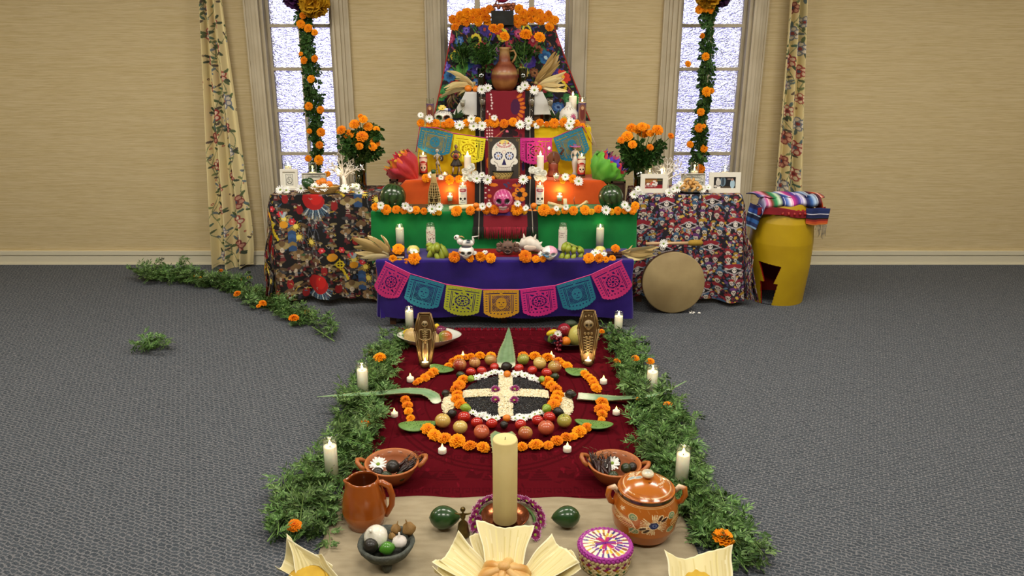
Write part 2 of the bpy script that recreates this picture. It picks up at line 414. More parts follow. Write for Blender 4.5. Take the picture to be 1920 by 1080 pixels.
# ------------------------------------------------------------------ curtains
def curtain_canvas(W, H, seed):
    r = random.Random(seed); c = Canvas(W, H, 'e6d6a0')
    for k in range(5):   # vines
        x = r.uniform(.1, .9)*W; pts = []
        for t in range(0, 90):
            pts.append((x+math.sin(t*.35+k)*W*.13+math.sin(t*.11+k)*W*.15, t/89*H))
        c.line(pts, 1.6, '7c8a62')
        for t in range(1, 89):
            if r.random() < .4:
                px, py = pts[t]; s = r.choice((-1, 1)); a = r.uniform(-.9, .9)
                c.ell(px+s*7, py+2, 7, 2.8, r.choice(('55663f', '4e6f5e', '6d7d86', '7e8a5a', '5c5146')), a)
                if r.random() < .4: c.line([(px, py), (px+s*6, py+3)], 1.1, '4c4233')
    y = r.uniform(10, 25); i = 0
    while y < H-8:
        x = W*(.28 if i % 2 else .7)+r.uniform(-8, 8); rr = r.uniform(11, 18)
        pal = r.choice((('a5322f', 'e8c9b0', '5a6a80'), ('7a8294', 'e6dccb', '9c3b38'), ('b0524a', 'f0e0c0', '7b2b2c'), ('8c3a38', 'd8a088', '48505e')))
        for k in range(6):
            a = k*PI/3+i; c.ell(x+rr*.6*math.cos(a), y+rr*.6*math.sin(a), rr*.52, rr*.42, pal[0], a)
            c.ell(x+rr*.58*math.cos(a), y+rr*.58*math.sin(a), rr*.36, rr*.26, pal[1], a)
        c.ell(x, y, rr*.42, rr*.42, pal[0]); c.ell(x, y, rr*.25, rr*.25, pal[2])
        for k in range(4):
            a = r.uniform(0, 6.28); c.ell(x+rr*1.35*math.cos(a), y+rr*1.35*math.sin(a), rr*.5, rr*.2, r.choice(('5a6b44', '60757a', '3f4f3a')), a)
        y += r.uniform(24, 38); i += 1
    for k in range(70):
        x, y = r.uniform(0, W), r.uniform(0, H); c.ell(x, y, 2.6, 2.6, r.choice(('a8473c', '8a93a5', '6b4a3c'))); c.ell(x, y, 1, 1, 'e8d9a8')
    return c
CURT = mat('curtain_linen', attr=True, rough=.9, sheen=.1, bump=.2, bs=300)
def curtain(label, top_l, top_r, bot_l, bot_r, seed, zb, side):
    c = curtain_canvas(130, 800, seed)
    yc = 6.33
    tl = aty(top_l, 0, yc).x; tr = aty(top_r, 0, yc).x; zt = 2.6
    bl = aty(bot_l, 470, yc).x; br = aty(bot_r, 470, yc).x; z1 = aty(900, 0, yc).z; z2 = aty(900, 470, yc).z
    def fn(U, V):
        Z = zt+(zb-zt)*V+.015*np.sin(U*9)*(V > .99)
        t = (Z-z1)/(z2-z1)
        L = tl+(bl-tl)*t; Rr = tr+(br-tr)*np.clip(t, -1, 1.0)
        bulge = np.where(t > .8, -.03*(np.clip((t-.86)/.2, 0, 1))**2, 0)*side
        X = L+(Rr-L)*U+bulge*U
        Y = yc-.05*np.sin(U*2*PI*2.6+.6+1.2*V)-.022*np.sin(U*2*PI*5.3+V*2)
        return X, Y, Z
    root = thing('curtain', label, 'curtain', (0, 0, 0), group='floral curtains')
    gridobj('drape', 130, 800, fn, CURT, root, c)
    MB().tube([(tl-.1, yc, 2.62), (tr+.1, yc, 2.62)], .015).build('curtain_rod', mat('rod_brass', '8a7040', rough=.3, metal=.8), root)
    return root
curtain('cream floral curtain hanging to the carpet left of the black tablecloth', 378, 413, 401, 476, 23, .012, 1)
curtain('cream floral curtain hanging behind the yellow drum', 1478, 1516, 1440, 1506, 11, .012, -1)
# ================================================================== TABLES AND CLOTHS
WOOD = mat('brown_wood', '5b3a22', rough=.5, var='452a18', vs=8, vstretch=(1, 1, 6))
T = {1: (.464, 4.95, 5.25), 2: (.72, 5.25, 5.50), 3: (.89, 5.50, 5.75), 4: (1.231, 5.75, 5.95), 5: (1.46, 5.95, 6.13)}
def cloth(name, label, xc, w_, yf, yb, zt, zb, colmat, fls=0., flf=.02, wav=.012, fr=14, canvas=None, res=.012, zbs=None, parent=None, seed=0, group=None):
    """a cloth laid over a box: top, front and both sides in one draped sheet"""
    hd = zt-zb; sd = zt-(zbs if zbs is not None else zb); d = yb-yf; TW = w_+2*sd; TL = d+hd
    nu = int(TW/res); nv = int(TL/res); rs = random.Random(seed); p1, p2 = rs.uniform(0, 6), rs.uniform(0, 6)
    def fn(U, V):
        u = (U-.5)*TW; v = V*TL
        eu = np.maximum(np.abs(u)-w_/2, 0); ev = np.maximum(v-d, 0); sg = np.sign(u)
        # rounded shoulders
        r = .012
        mx = np.maximum(eu, ev); mn = np.minimum(eu, ev)
        Z = zt-mx-0.0*mn + r*(np.exp(-mx/r)-1)*.5
        wv = wav*np.minimum(mx/.12, 1)
        X = xc+np.clip(u, -w_/2, w_/2)+sg*(fls*eu)+sg*np.where(eu > 0, wv*np.sin(v*fr+p1)*.8, 0)+sg*mn*.02
        Y = yb-np.minimum(v, d)-flf*ev-np.where(ev > 0, wv*(np.sin(u*fr+p1)+.5*np.sin(u*fr*2.3+p2)), 0)-mn*.03
        Z = Z+np.where(ev > hd-.03, .006*np.sin(u*9+p2), 0)+.0015*np.sin(u*23+p1)*np.sin(v*31)
        return X, Y, Z
    cv = None
    if canvas is not None:
        cv = canvas
    return gridobj(name, nu, nv, fn, colmat, parent, cv)
FELT = dict(rough=.95, sheen=.3, bump=.25, bs=260, spec=.1)
def felt(n, c, v): return mat(n, c, var=v, vs=7, **FELT)
def legs(root, x0, x1, y0, y1, zt, th=.02, lw=.02):
    MB().box(x0, x1, y0, y1, zt-th-.006, zt-.008).build('tabletop', WOOD, root, smooth=False)
    for x in (x0+.05, x1-.05):
        for y in (y0+.04, y1-.03):
            MB().box(x-lw, x+lw, y-lw, y+lw, 0, zt-th-.006).build('leg', WOOD, root, smooth=False)
xs1 = (aty(703, 488, 4.95).x+aty(1190, 488, 4.95).x)/2
t = thing('low_table', 'low wooden table under the purple cloth, foot post showing beneath the hem', 'table', (0, 0, 0))
legs(t, -.80, .80, 4.98, 5.22, .464)
MB().box(-.02, .02, 5.02, 5.06, 0, .43).build('centre_post', WOOD, t, smooth=False)
purple = felt('purple_felt', '2e1a78', '261468')
o = cloth('purple_tablecloth', '', xs1, 1.69, 4.95, 5.25, .464, .075, purple, fls=-.1, flf=.0, wav=.014, fr=9, seed=3)
tag(o, 'deep purple cloth over the lowest altar step behind the paper garland', 'tablecloth')
t = thing('folding_table', 'long folding table under the green cloth', 'table', (0, 0, 0))
legs(t, -.86, .86, 5.285, 5.48, .72)
xc2 = 0.0
green = felt('green_felt', '10803a', '0d6f32')
o = cloth('green_tablecloth', '', aty(945, 402, 5.25).x, 1.81, 5.25, 5.50, .72, .36, green, fls=-.06, wav=.008, fr=8, seed=5)
tag(o, 'emerald green cloth over the second altar step', 'tablecloth')
red = felt('red_felt', 'a3241c', '8d1d18')
o = cloth('red_underskirt', '', 0, 1.78, 5.283, 5.48, .700, .16, red, fls=-.05, wav=.002, fr=11, seed=8)
tag(o, 'red cloth showing at the side below the green cloth', 'tablecloth')
orange = felt('orange_cloth', 'd2561c', 'c24c18')
o = cloth('orange_cloth', '', 0, 1.39, 5.50, 5.75, .89, .724, orange, fls=1.0, flf=.04, wav=.004, fr=7, seed=9)
tag(o, 'orange cloth over the third altar step between the watermelons', 'cloth')
MB().box(-.67, .67, 5.52, 5.74, -.89+.722+.89, .885).build('riser_box', WOOD, o, smooth=False)
yellow = felt('yellow_cloth', 'ddc01a', 'd0b013')
x4 = (aty(787, 240, 5.75).x+aty(1107, 240, 5.75).x)/2
o = cloth('yellow_cloth', '', x4, 1.235, 5.75, 5.95, 1.231, .894, yellow, fls=.08, flf=.0, wav=.006, fr=9, seed=4)
tag(o, 'bright yellow cloth over the fourth altar step', 'cloth')
MB().box(x4-.6, x4+.6, 5.77, 5.94, .892, 1.226).build('riser_box', WOOD, o, smooth=False)
white = felt('white_linen', 'd8d8d4', 'cfcfcd')
x5 = aty(945, 173, 5.95).x
o = cloth('white_cloth', '', x5, .57, 5.95, 6.10, 1.46, 1.30, white, fls=.55, flf=.0, wav=.006, fr=14, seed=6, res=.008)
tag(o, 'white linen cloth over the small top step behind the portraits', 'cloth')
MB().box(x5-.27, x5+.27, 5.965, 6.09, 1.231, 1.455).build('riser_box', WOOD, o, smooth=False)

# ------------------------------------------------------------------ the embroidered runner down the middle of all steps
path = [(6.10, 1.46)]
for a, k in ((5, 4), (4, 3), (3, 2)):
    path += [(T[a][1], T[a][0]), (T[a][1]-.008, T[k][0])]
path += [(5.25, .72), (5.235, .615)]
P = [Vector((0, y-.008 if i else y, z+.007)) for i, (y, z) in enumerate(path)]
L = [0]
for i in range(1, len(P)): L.append(L[-1]+(P[i]-P[i-1]).length)
TL = L[-1]; RH = int(TL/.004); RW = 106
c = Canvas(RW, RH, '7e0f22')
def rv(l): return l/TL*RH
c.rect(0, 0, 17, RH, '16100f'); c.rect(88, 0, RW, RH, '16100f')
c.line([(8, 0), (9, RH)], 1.2, 'b0a898'); c.line([(97, 0), (96, RH)], 1.2, 'b0a898')
rr = random.Random(5)
def sect(i): return rv(L[i]), rv(L[i+1])
a0, a1 = sect(1)   # front of white step
for k in range(9): c.ell(20+rr.random()*9, a0+6+k*5, 1.6, 1.6, 'f0d8d8')
for k in range(7): c.ell(84-abs(k-3)*2.2, a0+8+k*7, 6, 2.6, 'd8701a', -.7+.25*k)
c.ell(24, a1-6, 2, 8, 'c8641a'); c.ell(30, a1-6, 2, 8, 'c8641a')
c.ell(70, a0+28, 9, 14, '4a1540')
a0, a1 = sect(3)   # front of yellow step
for k in range(14): c.ell(21+(k % 3)*4.5, a0+2+(k//3)*5.5, 1.5, 1.5, 'f0d0d0')
c.flower(60, a0+10, 16, 6, '2a0c16', '160a10', .3, .3); c.line([(30, a0+24), (52, a0+6)], 1.4, 'c87850')
c.ell(56, a0+9, 3, 2, 'e0708a'); c.ell(80, a0+20, 3, 8, '500c20')
for k in range(6): c.ell(82+rr.random()*4, a0+40+k*6, 1.2, 1.6, 'e8b0b0')
c.ell(21, a1-20, 3, 9, 'd86a18'); c.ell(84, a1-14, 3, 8, '2c2058')
a0, a1 = sect(5)   # front of orange step
for k in range(8): c.ell(19+(k % 2)*6, a0+4+k*4.5, 1.3, 1.3, 'eee0d8')
c.ell(32, a0+8, 9, 3, 'dc7a1c'); c.ell(72, a0+9, 8, 2.8, 'dc7a1c')
for k in range(5): c.ell(52+rr.random()*10, a0+5+k*2.2, 2.4, 1.6, '3c3a60')
for k in range(6): c.ell(78+9*math.cos(k*1.05), a0+25+9*math.sin(k*1.05), 4.6, 4.2, 'e08a1c')
c.ell(78, a0+25, 5, 5, '1a1012')
c.ell(26, a0+28, 4, 3, 'c8641a')
for k in range(9): c.ell(70+rr.random()*16, a0+4+rr.random()*36, 2.5, 1.2, '3a1c50', rr.random()*3)
a0, a1 = sect(7)
c.rect(17, a0, 88, a0+7, '6a2a4a'); c.rect(30, a0, 60, a0+6, '4c2c7c')
RUN = mat('runner_cloth', attr=True, rough=.9, bump=.3, bs=300, bstretch=(1, 1, .3))
xr = (aty(890, 430, 5.24).x+aty(1005, 430, 5.24).x)/2
def rf(U, V):
    s = V*TL; Y = np.interp(s, L, [p.y for p in P]); Z = np.interp(s, L, [p.z for p in P])
    return xr+(U-.5)*(.424)*(1+.04*np.maximum(0, V-.9)*10)+.003*np.sin(V*14), Y-.003*(1+np.sin(U*22+V*9)), Z+.001*np.sin(U*30)
run = thing('table_runner', 'crimson and black embroidered runner hanging down the middle of the altar steps', 'runner', (0, 0, 0))
gridobj('runner_cloth', 106, RH, rf, RUN, run, c)
fb = MB(); zf = P[-1].z
for k in range(150):
    u = k/149; x = xr+(u-.5)*.44; cc = '15100f' if u < .17 or u > .83 else rr.choice(('8c1226', '74101f', '9a1830'))
    if abs(u-.09) < .006 or abs(u-.92) < .006: cc = 'c8c0b0'
    ln = .075+rr.random()*.012; dx = rr.uniform(-.004, .004)
    fb.tube([(x, 5.222, zf), (x+dx, 5.216, zf-ln*.5), (x+dx*2, 5.218, zf-ln)], [.0022, .0018, .0014], 4, cc)
tag(fb.build('fringe', RUN, run), kind='stuff')

# ------------------------------------------------------------------ side tables with printed cloths
PR = mat('printed_cotton', attr=True, rough=.85, bump=.15, bs=250)
def black_print(W, H, k):
    """k cells per photographed pixel; repeats like the bought fabric"""
    c = Canvas(W, H, '0b0809'); r = random.Random(4)
    def tile(ox, oy):
        s = k/4.91
        def E(x, y, a, b_, col, rot=0): c.ell((x+ox)*s, (y+oy)*s, a*s, b_*s, col, rot)
        def Ln(pts, w_, col): c.line([((x+ox)*s, (y+oy)*s) for x, y in pts], w_*s, col)
        for q in range(16):     # blue fan skirt
            a = .35+q*.14; Ln([(370+40*math.cos(a), 390+40*math.sin(a)), (365+140*math.cos(a)*.85, 395+140*math.sin(a))], 9, ('4f6f86', '2f4a60', 'b8c8cc', '3c5870')[q % 4])
        E(360, 385, 88, 78, 'a81414', .5); E(385, 370, 45, 55, 'c41a14', .4); 
        for (x, y, a) in ((485, 158, 40), (112, 575, 34)): E(x, y, a, a*.8, 'd8951c')
        for (x, y) in ((655, 180), (765, 330), (205, 590), (320, 725)):
            for q in range(12): Ln([(x, y), (x+38*math.cos(q*.52), y+38*math.sin(q*.52))], 4, 'd8b828')
            E(x, y, 20, 20, 'f0d860')
        for (x, y) in ((410, 100), (560, 102), (632, 142), (945, 445), (480, 838), (180, 553)):
            for q in range(6): E(x+16*math.cos(q*1.05), y+13*math.sin(q*1.05), 13, 9, 'c82a34', q*1.05)
            E(x, y, 7, 7, 'e8a0a0')
        # striped tower
        for q in range(7):
            c.poly([((680+ox)*s, (225+q*30+oy)*s), ((712+ox)*s, (210+q*30+oy)*s), ((745+ox)*s, (225+q*30+oy)*s), ((745+ox)*s, (258+q*30+oy)*s), ((680+ox)*s, (258+q*30+oy)*s)], ('2c4a74', '8a7038')[q % 2] if q != 3 else '3a5c8c')
        c.poly([((690+ox)*s, (215+oy)*s), ((714+ox)*s, (160+oy)*s), ((738+ox)*s, (215+oy)*s)], '3a5878')
        # yellow iron cross
        E(540, 225, 34, 34, 'd0b81c'); E(540, 225, 22, 22, '1a140a'); Ln([(540, 180), (540, 270)], 8, 'd0b81c'); Ln([(500, 225), (580, 225)], 8, 'd0b81c')
        for q in range(6): E(560+q*8, 270+q*14, 16, 10, 'c8ac1c', q)
        # sombrero skeletons
        for (x, y, q) in ((268, 185, 1), (350, 200, .8), (185, 245, 1), (628, 410, 1.4), (210, 130, .9), (460, 235, .7), (600, 650, 1), (750, 500, 1), (130, 330, .7), (855, 180, .7), (910, 180, .7), (680, 660, .7)):
            E(x, y-10*q, 44*q, 22*q, ('8a6c48', '9c8a5a', '6c5034')[int(x) % 3], -.1); E(x, y-24*q, 18*q, 18*q, '6a5232')
            E(x, y+14*q, 12*q, 15*q, 'c8b8a0'); E(x-4*q, y+12*q, 3*q, 3*q, '100c0c'); E(x+5*q, y+12*q, 3*q, 3*q, '100c0c')
            c.poly([((x-18*q+ox)*s, (y+75*q+oy)*s), ((x+ox)*s, (y+26*q+oy)*s), ((x+20*q+ox)*s, (y+75*q+oy)*s)], ('7a1c22', '3c2c24', '642024')[int(y) % 3])
            for g in range(4): Ln([(x-10*q, y+(34+g*8)*q), (x+10*q, y+(34+g*8)*q)], 2.4, 'c0b4a0')
        # red dress figures
        for (x, y) in ((420, 270), (135, 370), (245, 460), (520, 430)):
            E(x, y, 26, 40, '8c1618'); E(x, y-44, 12, 14, 'c0b098'); E(x, y-52, 15, 12, '1c1210'); E(x-4, y-44, 3, 3, '100c0c'); E(x+4, y-44, 3, 3, '100c0c')
        # grey skeletons dancing
        for (x, y) in ((850, 240), (905, 240), (800, 320), (880, 380)):
            Ln([(x, y-40), (x, y+20), (x-16, y+70), (x-6, y+120)], 6, '5a5c64'); Ln([(x, y+20), (x+18, y+60), (x+26, y+110)], 6, '4c4e56'); Ln([(x-26, y-10), (x, y-30), (x+28, y)], 5, '64666c'); E(x, y-50, 11, 13, '9a968c')
        for q in range(34):
            x, y = r.uniform(0, 520), r.uniform(60, 760); a = r.uniform(0, 6)
            Ln([(x, y), (x+16*math.cos(a), y+9*math.sin(a)), (x+26*math.cos(a+.6), y+16*math.sin(a+.6))], 4.5, r.choice(('c8a82c', 'b89858', 'a8a49a', '7a2224', 'd0b84c', '50708a')))
        E(120, 500, 12, 26, 'b0b8bc', .4); E(95, 498, 7, 28, '8898a0', -.4); E(430, 130, 20, 9, '3c5a34', .5); E(780, 480, 24, 9, '40603c', .3)
    for _ in range(int(W*H/170)):
        x, y, q = r.uniform(0, W), r.uniform(0, H), r.uniform(.6, 1.15)*k*3.2; hc = r.choice(('6a5236', '54402a', '8a7a50', '3c3a3c', '4a2024'))
        c.ell(x, y-q*1.3, q*2.2, q*.8, hc, r.uniform(-.4, .4)); c.ell(x, y, q*.6, q*.75, r.choice(('a89c88', '8c8070'))); c.poly([(x-q, y+q*3), (x, y+q*.6), (x+q, y+q*3)], r.choice(('5c161a', '2c2a30', '6a3420', '24344a', '701c1c')))
        if r.random() < .4: c.line([(x+q, y+q), (x+q*3, y+r.uniform(-2, 4)*q)], q*.5, r.choice(('a88c30', '8c8478', '7a2a24', '3a5a78')))
    for i in range(-2, 6):
        for j in range(-4, 4):
            ox, oy = 150+540*i, 420+340*i+690*j-690*((i+1)//2)
            if -1000 < ox < 2700 and -800 < oy < 1500: tile(ox, oy)
    return c
def eye_print(W, H, k):
    c = Canvas(W, H, '1a1420'); r = random.Random(9); s = k
    pal = ('7a1c2a', '8c2430', '93313a', '344a6c', '5a7a94', '2c1c38', '5c3c78', 'b89030', '6a2030', '3c6070', 'a84a50', '4c2858', '8a8a9a', 'c8a848')
    n = int(W*H/26)
    for _ in range(n):
        x, y = r.uniform(0, W), r.uniform(0, H); c.ell(x, y, r.uniform(1.4, 4.2), r.uniform(1.2, 3), r.choice(pal), r.uniform(0, 3))
    for _ in range(int(W*H/55)):
        x, y = r.uniform(0, W), r.uniform(0, H); c.ell(x, y, r.uniform(1, 2.4), r.uniform(.8, 1.6), '120e14', r.uniform(0, 3))
    y = 8; row = 0
    while y < H+10:     # rows of little skulls
        x = (row % 2)*11
        while x < W+8:
            xx, yy = x+r.uniform(-5, 5), y+r.uniform(-4, 4); q = r.uniform(2.6, 4.2)
            c.ell(xx, yy-1.5*q, q*1.5, q*.9, r.choice(('8c2028', '7c2438', '3a5c7c', 'a88428', '60306c')), r.uniform(-.4, .4))
            c.ell(xx, yy, q, q*1.05, 'cfc4b6'); c.ell(xx, yy+q, q*.6, q*.6, 'b8ac9e')
            c.ell(xx-q*.4, yy, q*.3, q*.32, '181216'); c.ell(xx+q*.42, yy, q*.3, q*.32, '181216'); c.ell(xx, yy+q*.5, .8, .9, '181216')
            if r.random() < .5: c.ell(xx+r.uniform(-9, 9), yy+8, 3.4, 1.4, 'd0c4b8', r.uniform(0, 3))
            x += r.uniform(14, 22)
        y += 14; row += 1
    def eye(x, y):
        w_ = 16*k
        c.ell(x, y-7*k, w_*.8, 4.5*k, '8c1c2c'); c.poly([(x-w_, y), (x, y-7*k), (x+w_, y), (x, y+6.5*k)], 'b8b0b4'); c.poly([(x-w_*.82, y), (x, y-5*k), (x+w_*.82, y), (x, y+4.6*k)], '140f14')
        c.ell(x, y-.6*k, 3.6*k, 3.8*k, 'ded6ce'); c.ell(x-1.4*k, y-1*k, .9*k, 1*k, '181216'); c.ell(x+1.4*k, y-1*k, .9*k, 1*k, '181216')
        c.poly([(x-2*k, y+6*k), (x+2*k, y+6*k), (x, y+12*k)], 'a8a0a4')
    for (ex, ey) in ((250, 150), (575, 130), (900, 115), (95, 320), (415, 305), (740, 295), (-70, 335), (250, 480), (575, 465), (880, 470), (100, 650), (725, 630), (400, 640), (530, 800), (845, 815), (200, 830), (965, 1005), (650, 990), (320, 1000), (60, 1000)):
        eye((ex/4.5+140)*k, (ey/4.5+66)*k)
    return c
def side_table(name_lbl, cloth_lbl, x0p, x1p, pyt, yf, zt, canv, bottoms, seed, swing):
    """table of four legs plus a cloth: front sheet with hem, side flaps"""
    a = aty(x0p, pyt, yf); b_ = aty(x1p, pyt, yf); xl, xr_ = a.x, b_.x; yb = yf+.36
    t = thing('side_table', name_lbl, 'table', (0, 0, 0))
    legs(t, xl+.02, xr_-.02, yf+.02, yb-.01, zt)
    zb = .045; hd = zt-zb; d = yb-yf; w_ = xr_-xl; xc = (xl+xr_)/2; sd = .62
    TW = w_+2*sd; TLn = d+hd; px = .0030
    nu = int(TW/px/1.25); nv = int(TLn/px/1.25)
    def fn(U, V):
        u = (U-.5)*TW; v = V*TLn
        eu = np.maximum(np.abs(u)-w_/2, 0); ev = np.maximum(v-d, 0); sg = np.sign(u); mx = np.maximum(eu, ev); mn = np.minimum(eu, ev)
        low = np.clip(ev/hd, 0, 1)
        X = xc+np.clip(u, -w_/2, w_/2)+sg*eu*.10+sg*mn*.02+sg*.012*np.sin(v*18)*(eu > 0)*np.minimum(eu/.1, 1)+swing*low*np.clip(u/(w_/2), -1, 1)*.07
        Y = yb-np.minimum(v, d)-.05*ev-mn*.08-low*.035*(np.sin(u*17+seed)+.6*np.sin(u*29+seed*2)+.3*np.sin(u*53))
        Z = zt-mx-.0*mn+.010*np.sin(u*7+seed)*low+.002*np.sin(u*31)*np.sin(v*37)
        Z = np.maximum(Z, .004)
        return X, Y, Z
    W, H = nu, nv
    o = gridobj('printed_tablecloth', nu, nv, fn, PR, None, canv(W, H, nu/TW*.0043))
    tag(o, cloth_lbl, 'tablecloth')
    return t, o, (xl, xr_, yf, yb)
YS = 5.43; ZS = .80
TLft = side_table('narrow table under the black printed cloth', 'black cloth printed with skeletons, sombreros and red fans over the table left of the altar', 506, 708, 367, YS, ZS, black_print, None, 1.3, 0)
TRgt = side_table('narrow table under the small-patterned cloth', 'dark cloth printed with eyes and tiny skulls on the table right of the altar', 1192, 1392, 364, YS, ZS, eye_print, None, 2.7, 1)

# ------------------------------------------------------------------ floor rug and runner
def rug_print(W, H):
    c = Canvas(W, H, '520914'); r = random.Random(2); dk = '43060f'; lt = '660d1c'
    def key(y, h):
        for x in range(0, W, 12):
            c.line([(x, y+h), (x, y), (x+8, y), (x+8, y+h*.7), (x+4, y+h*.7), (x+4, y+h*.4)], 1.6, dk)
    for y0 in (H-22, H-78, 12, 60): key(y0, 8)
    for y0 in (H-50, H-8): c.line([(0, y0), (W, y0)], 1.5, dk)
    for y0 in (H-45, 34):
        for x in range(14, W, 56):      # stepped pyramids, birds
            for q in range(5): c.rect(x-14+q*3, y0-q*4+8, x+14-q*3, y0-q*4+11, dk)
            c.poly([(x+20, y0+6), (x+28, y0-10), (x+34, y0+2), (x+44, y0-4), (x+40, y0+8)], dk); c.ell(x+29, y0-8, 3, 3, lt)
    cx_, cy_ = W/2, H*.48
    for q, rr_ in enumerate((W*.30, W*.34, W*.40, W*.42)):
        c.ell(cx_, cy_, rr_, rr_, dk, ring=.02)
    for q in range(40):
        a = q*2*PI/40; c.ell(cx_+W*.37*math.cos(a), cy_+W*.37*math.sin(a), 6, 3.4, dk, a)
    for x in (12, 20, W-12, W-20, 44, W-44): c.line([(x, 0), (x, H)], 1.4, dk)
    for q in range(60):
        c.ell(28 if q % 2 else W-30, q*H/60, 5, 2.6, dk, q); 
    for _ in range(260): c.ell(r.uniform(0, W), r.uniform(0, H), 4, 1.2, r.choice((dk, lt)), r.uniform(0, 3))
    return c
RUG = mat('woven_rug', attr=True, rough=.95, bump=.4, bs=400, sheen=0.0, spec=.05)
ya, yb_ = 2.87, 4.87
xa = -.70; xb_ = .67
rc = rug_print(380, 400)
o = gridobj('woven_rug', 380, 400, lambda U, V: (xa+(xb_-xa)*U+.01*np.sin(V*7), yb_-(yb_-ya)*V-.012*np.sin(U*5)*(V > .98), .006+.0015*np.sin(U*19)*np.sin(V*23)), RUG, None, rc, thick=.004)
tag(o, 'dark red woven rug with tone-on-tone figures on the carpet before the altar', 'rug')
fb = MB(); r = random.Random(3)
for k in range(260):
    x = xa+(xb_-xa)*k/259; fb.tube([(x, yb_-.005, .008), (x+r.uniform(-.008, .008), yb_+.02, .01), (x+r.uniform(-.012, .012), yb_+.05, .006)], .0028, 4, r.choice(('8c1226', '7a0f20', '5c0c18')))
tag(fb.build('fringe', RUG, o), kind='stuff')
LIN = mat('beige_linen', 'a69a80', rough=.95, var='9a8e74', vs=9, vstretch=(1, 4, 1), bump=.3, bs=350, spec=.1)
o = gridobj('linen_runner', 120, 90, lambda U, V: (-.71+1.43*U+.012*np.sin(V*5), 2.905-1.5*V+.006*np.sin(U*31)*(V < .03)-.02*U, .009+.003*np.sin(U*13+1)*np.sin(V*9)+.004*np.exp(-((V)/.01)**2)), LIN, None, None, thick=.003)
tag(o, 'plain beige linen runner on the floor overlapping the red rug', 'cloth')

# ------------------------------------------------------------------ embroidered backcloth below the top shelf
def embro(W, H):
    c = Canvas(W, H, '120c14'); r = random.Random(12)
    k = W/285.0  # cells per photographed pixel; origin px (815, 40)
    def fl(px, py, rr_, n, col, core, col2=None, lay=True):
        x, y = (px-815)*k, (py-38)*k; rr_ *= k
        c.flower(x, y, rr_, n, col, core, r.random(), .36)
        if col2: c.flower(x, y, rr_*.62, n, col2, core, r.random(), .3)
        c.ell(x, y, rr_*.26, rr_*.26, core)
    for _ in range(900):
        x, y = r.uniform(0, W), r.uniform(0, H); c.ell(x, y, r.uniform(3, 7)*k, r.uniform(1, 2)*k, r.choice(('1c4a24', '2a6a34', '3c7a3c', '6a1c2c', '8c2434', '34206c', '2a3a7c', '8c5a2a', '7a2a4c')), r.uniform(0, 3))
    for q in range(46):
        fl(815+r.uniform(0, 285), 38+r.uniform(0, 190), r.uniform(8, 13), r.choice((6, 7, 8)), *r.choice((('2c5ca0', '14306c', '6c90c8'), ('4a3aa0', '2c2070', '7c68c0'), ('a83040', '4c1020', 'c86068'), ('2c6c3c', '143c1c', '4c8c54'), ('8a5434', '3c2010', 'b0784c'), ('a02c5c', '4c1430', 'c85c88'))))
    for (a, b_, q, n, c1, c2, c3) in ((953, 60, 15, 10, 'e0cc3c', '1a1210', '16100e'), (882, 72, 15, 10, 'd8c838', '1a1210', '16100e'), (1020, 48, 12, 10, 'd8c838', '1a1210', '18110e'),
        (920, 60, 13, 7, '4a3aa0', 'c84a2c', '30206c'), (905, 48, 14, 7, '3c2c84', 'a03a2c', '2c1c5c'), (940, 48, 12, 7, 'c43a1c', 'e08030', 'd05820'),
        (876, 118, 17, 8, '2c64a8', 'c8d0e0', '1c4884'), (890, 135, 12, 7, '4a3a9c', 'b0a8d8', '302070'), (1008, 115, 19, 9, '4a34a0', 'b84a6c', '6a50b4'), (1052, 110, 17, 8, '2a6ca4', 'b0d0e0', '1c4c84'),
        (930, 112, 14, 7, '6a80c0', 'd8d0e0', '4a5090'), (915, 130, 13, 6, 'c0305c', '3a7030', 'd85a80'), (970, 118, 14, 6, 'c43462', '3a7030', 'd4587c'), (968, 80, 11, 6, 'b83a50', '2a5a2a', 'c85a70'),
        (1030, 72, 14, 7, 'c03048', 'e0a0a0', 'a02040'), (1040, 92, 10, 6, 'b06c4c', '3a2a1a', '9a4a2c'), (835, 105, 11, 9, 'd8c838', '2a1a10', '1c1410'), (856, 132, 14, 8, '5aa040', '1c3c18', '3c7c30'),
        (832, 150, 14, 8, '2c6ca0', '10304c', '1c4c80'), (855, 100, 10, 6, 'a8603c', '3a2a1a', '8c4a2c'), (1078, 152, 15, 8, 'd03828', 'e8b030', 'c02c1c'), (1066, 172, 14, 9, 'd8c030', '1c1410', '16100e'),
        (992, 142, 13, 9, 'd0bc60', '1c1410', '18120e'), (848, 172, 12, 7, 'c04a28', '2a1a10', 'a83820'), (1098, 205, 14, 8, '3a9a40', 'd83040', '2a7030'), (900, 86, 12, 6, 'b83a48', '2a5a2a', 'c4605c'),
        (820, 195, 13, 7, '3c8c44', 'c83a30', '2c6c34'), (1030, 185, 15, 7, '2a6a34', 'b03040', '1c4c24'), (865, 185, 13, 8, '7a5a34', '3a2a1a', '54402a'), (940, 92, 10, 6, '8c4a7c', '2a5a2a', 'a868a0'), (1005, 90, 10, 7, '9c5a34', 'c08050', '5c3420'), (1062, 138, 11, 6, '4c3494', 'b0a0d0', '3a2474')):
        fl(a, b_, q, n, c1, c2, c3)
    c.line([(0, 0), (0, H)], 4*k, 'a02418'); c.line([(W-1, 0), (W-1, H)], 4*k, 'a02418')
    return c
ec = embro(330, 250)
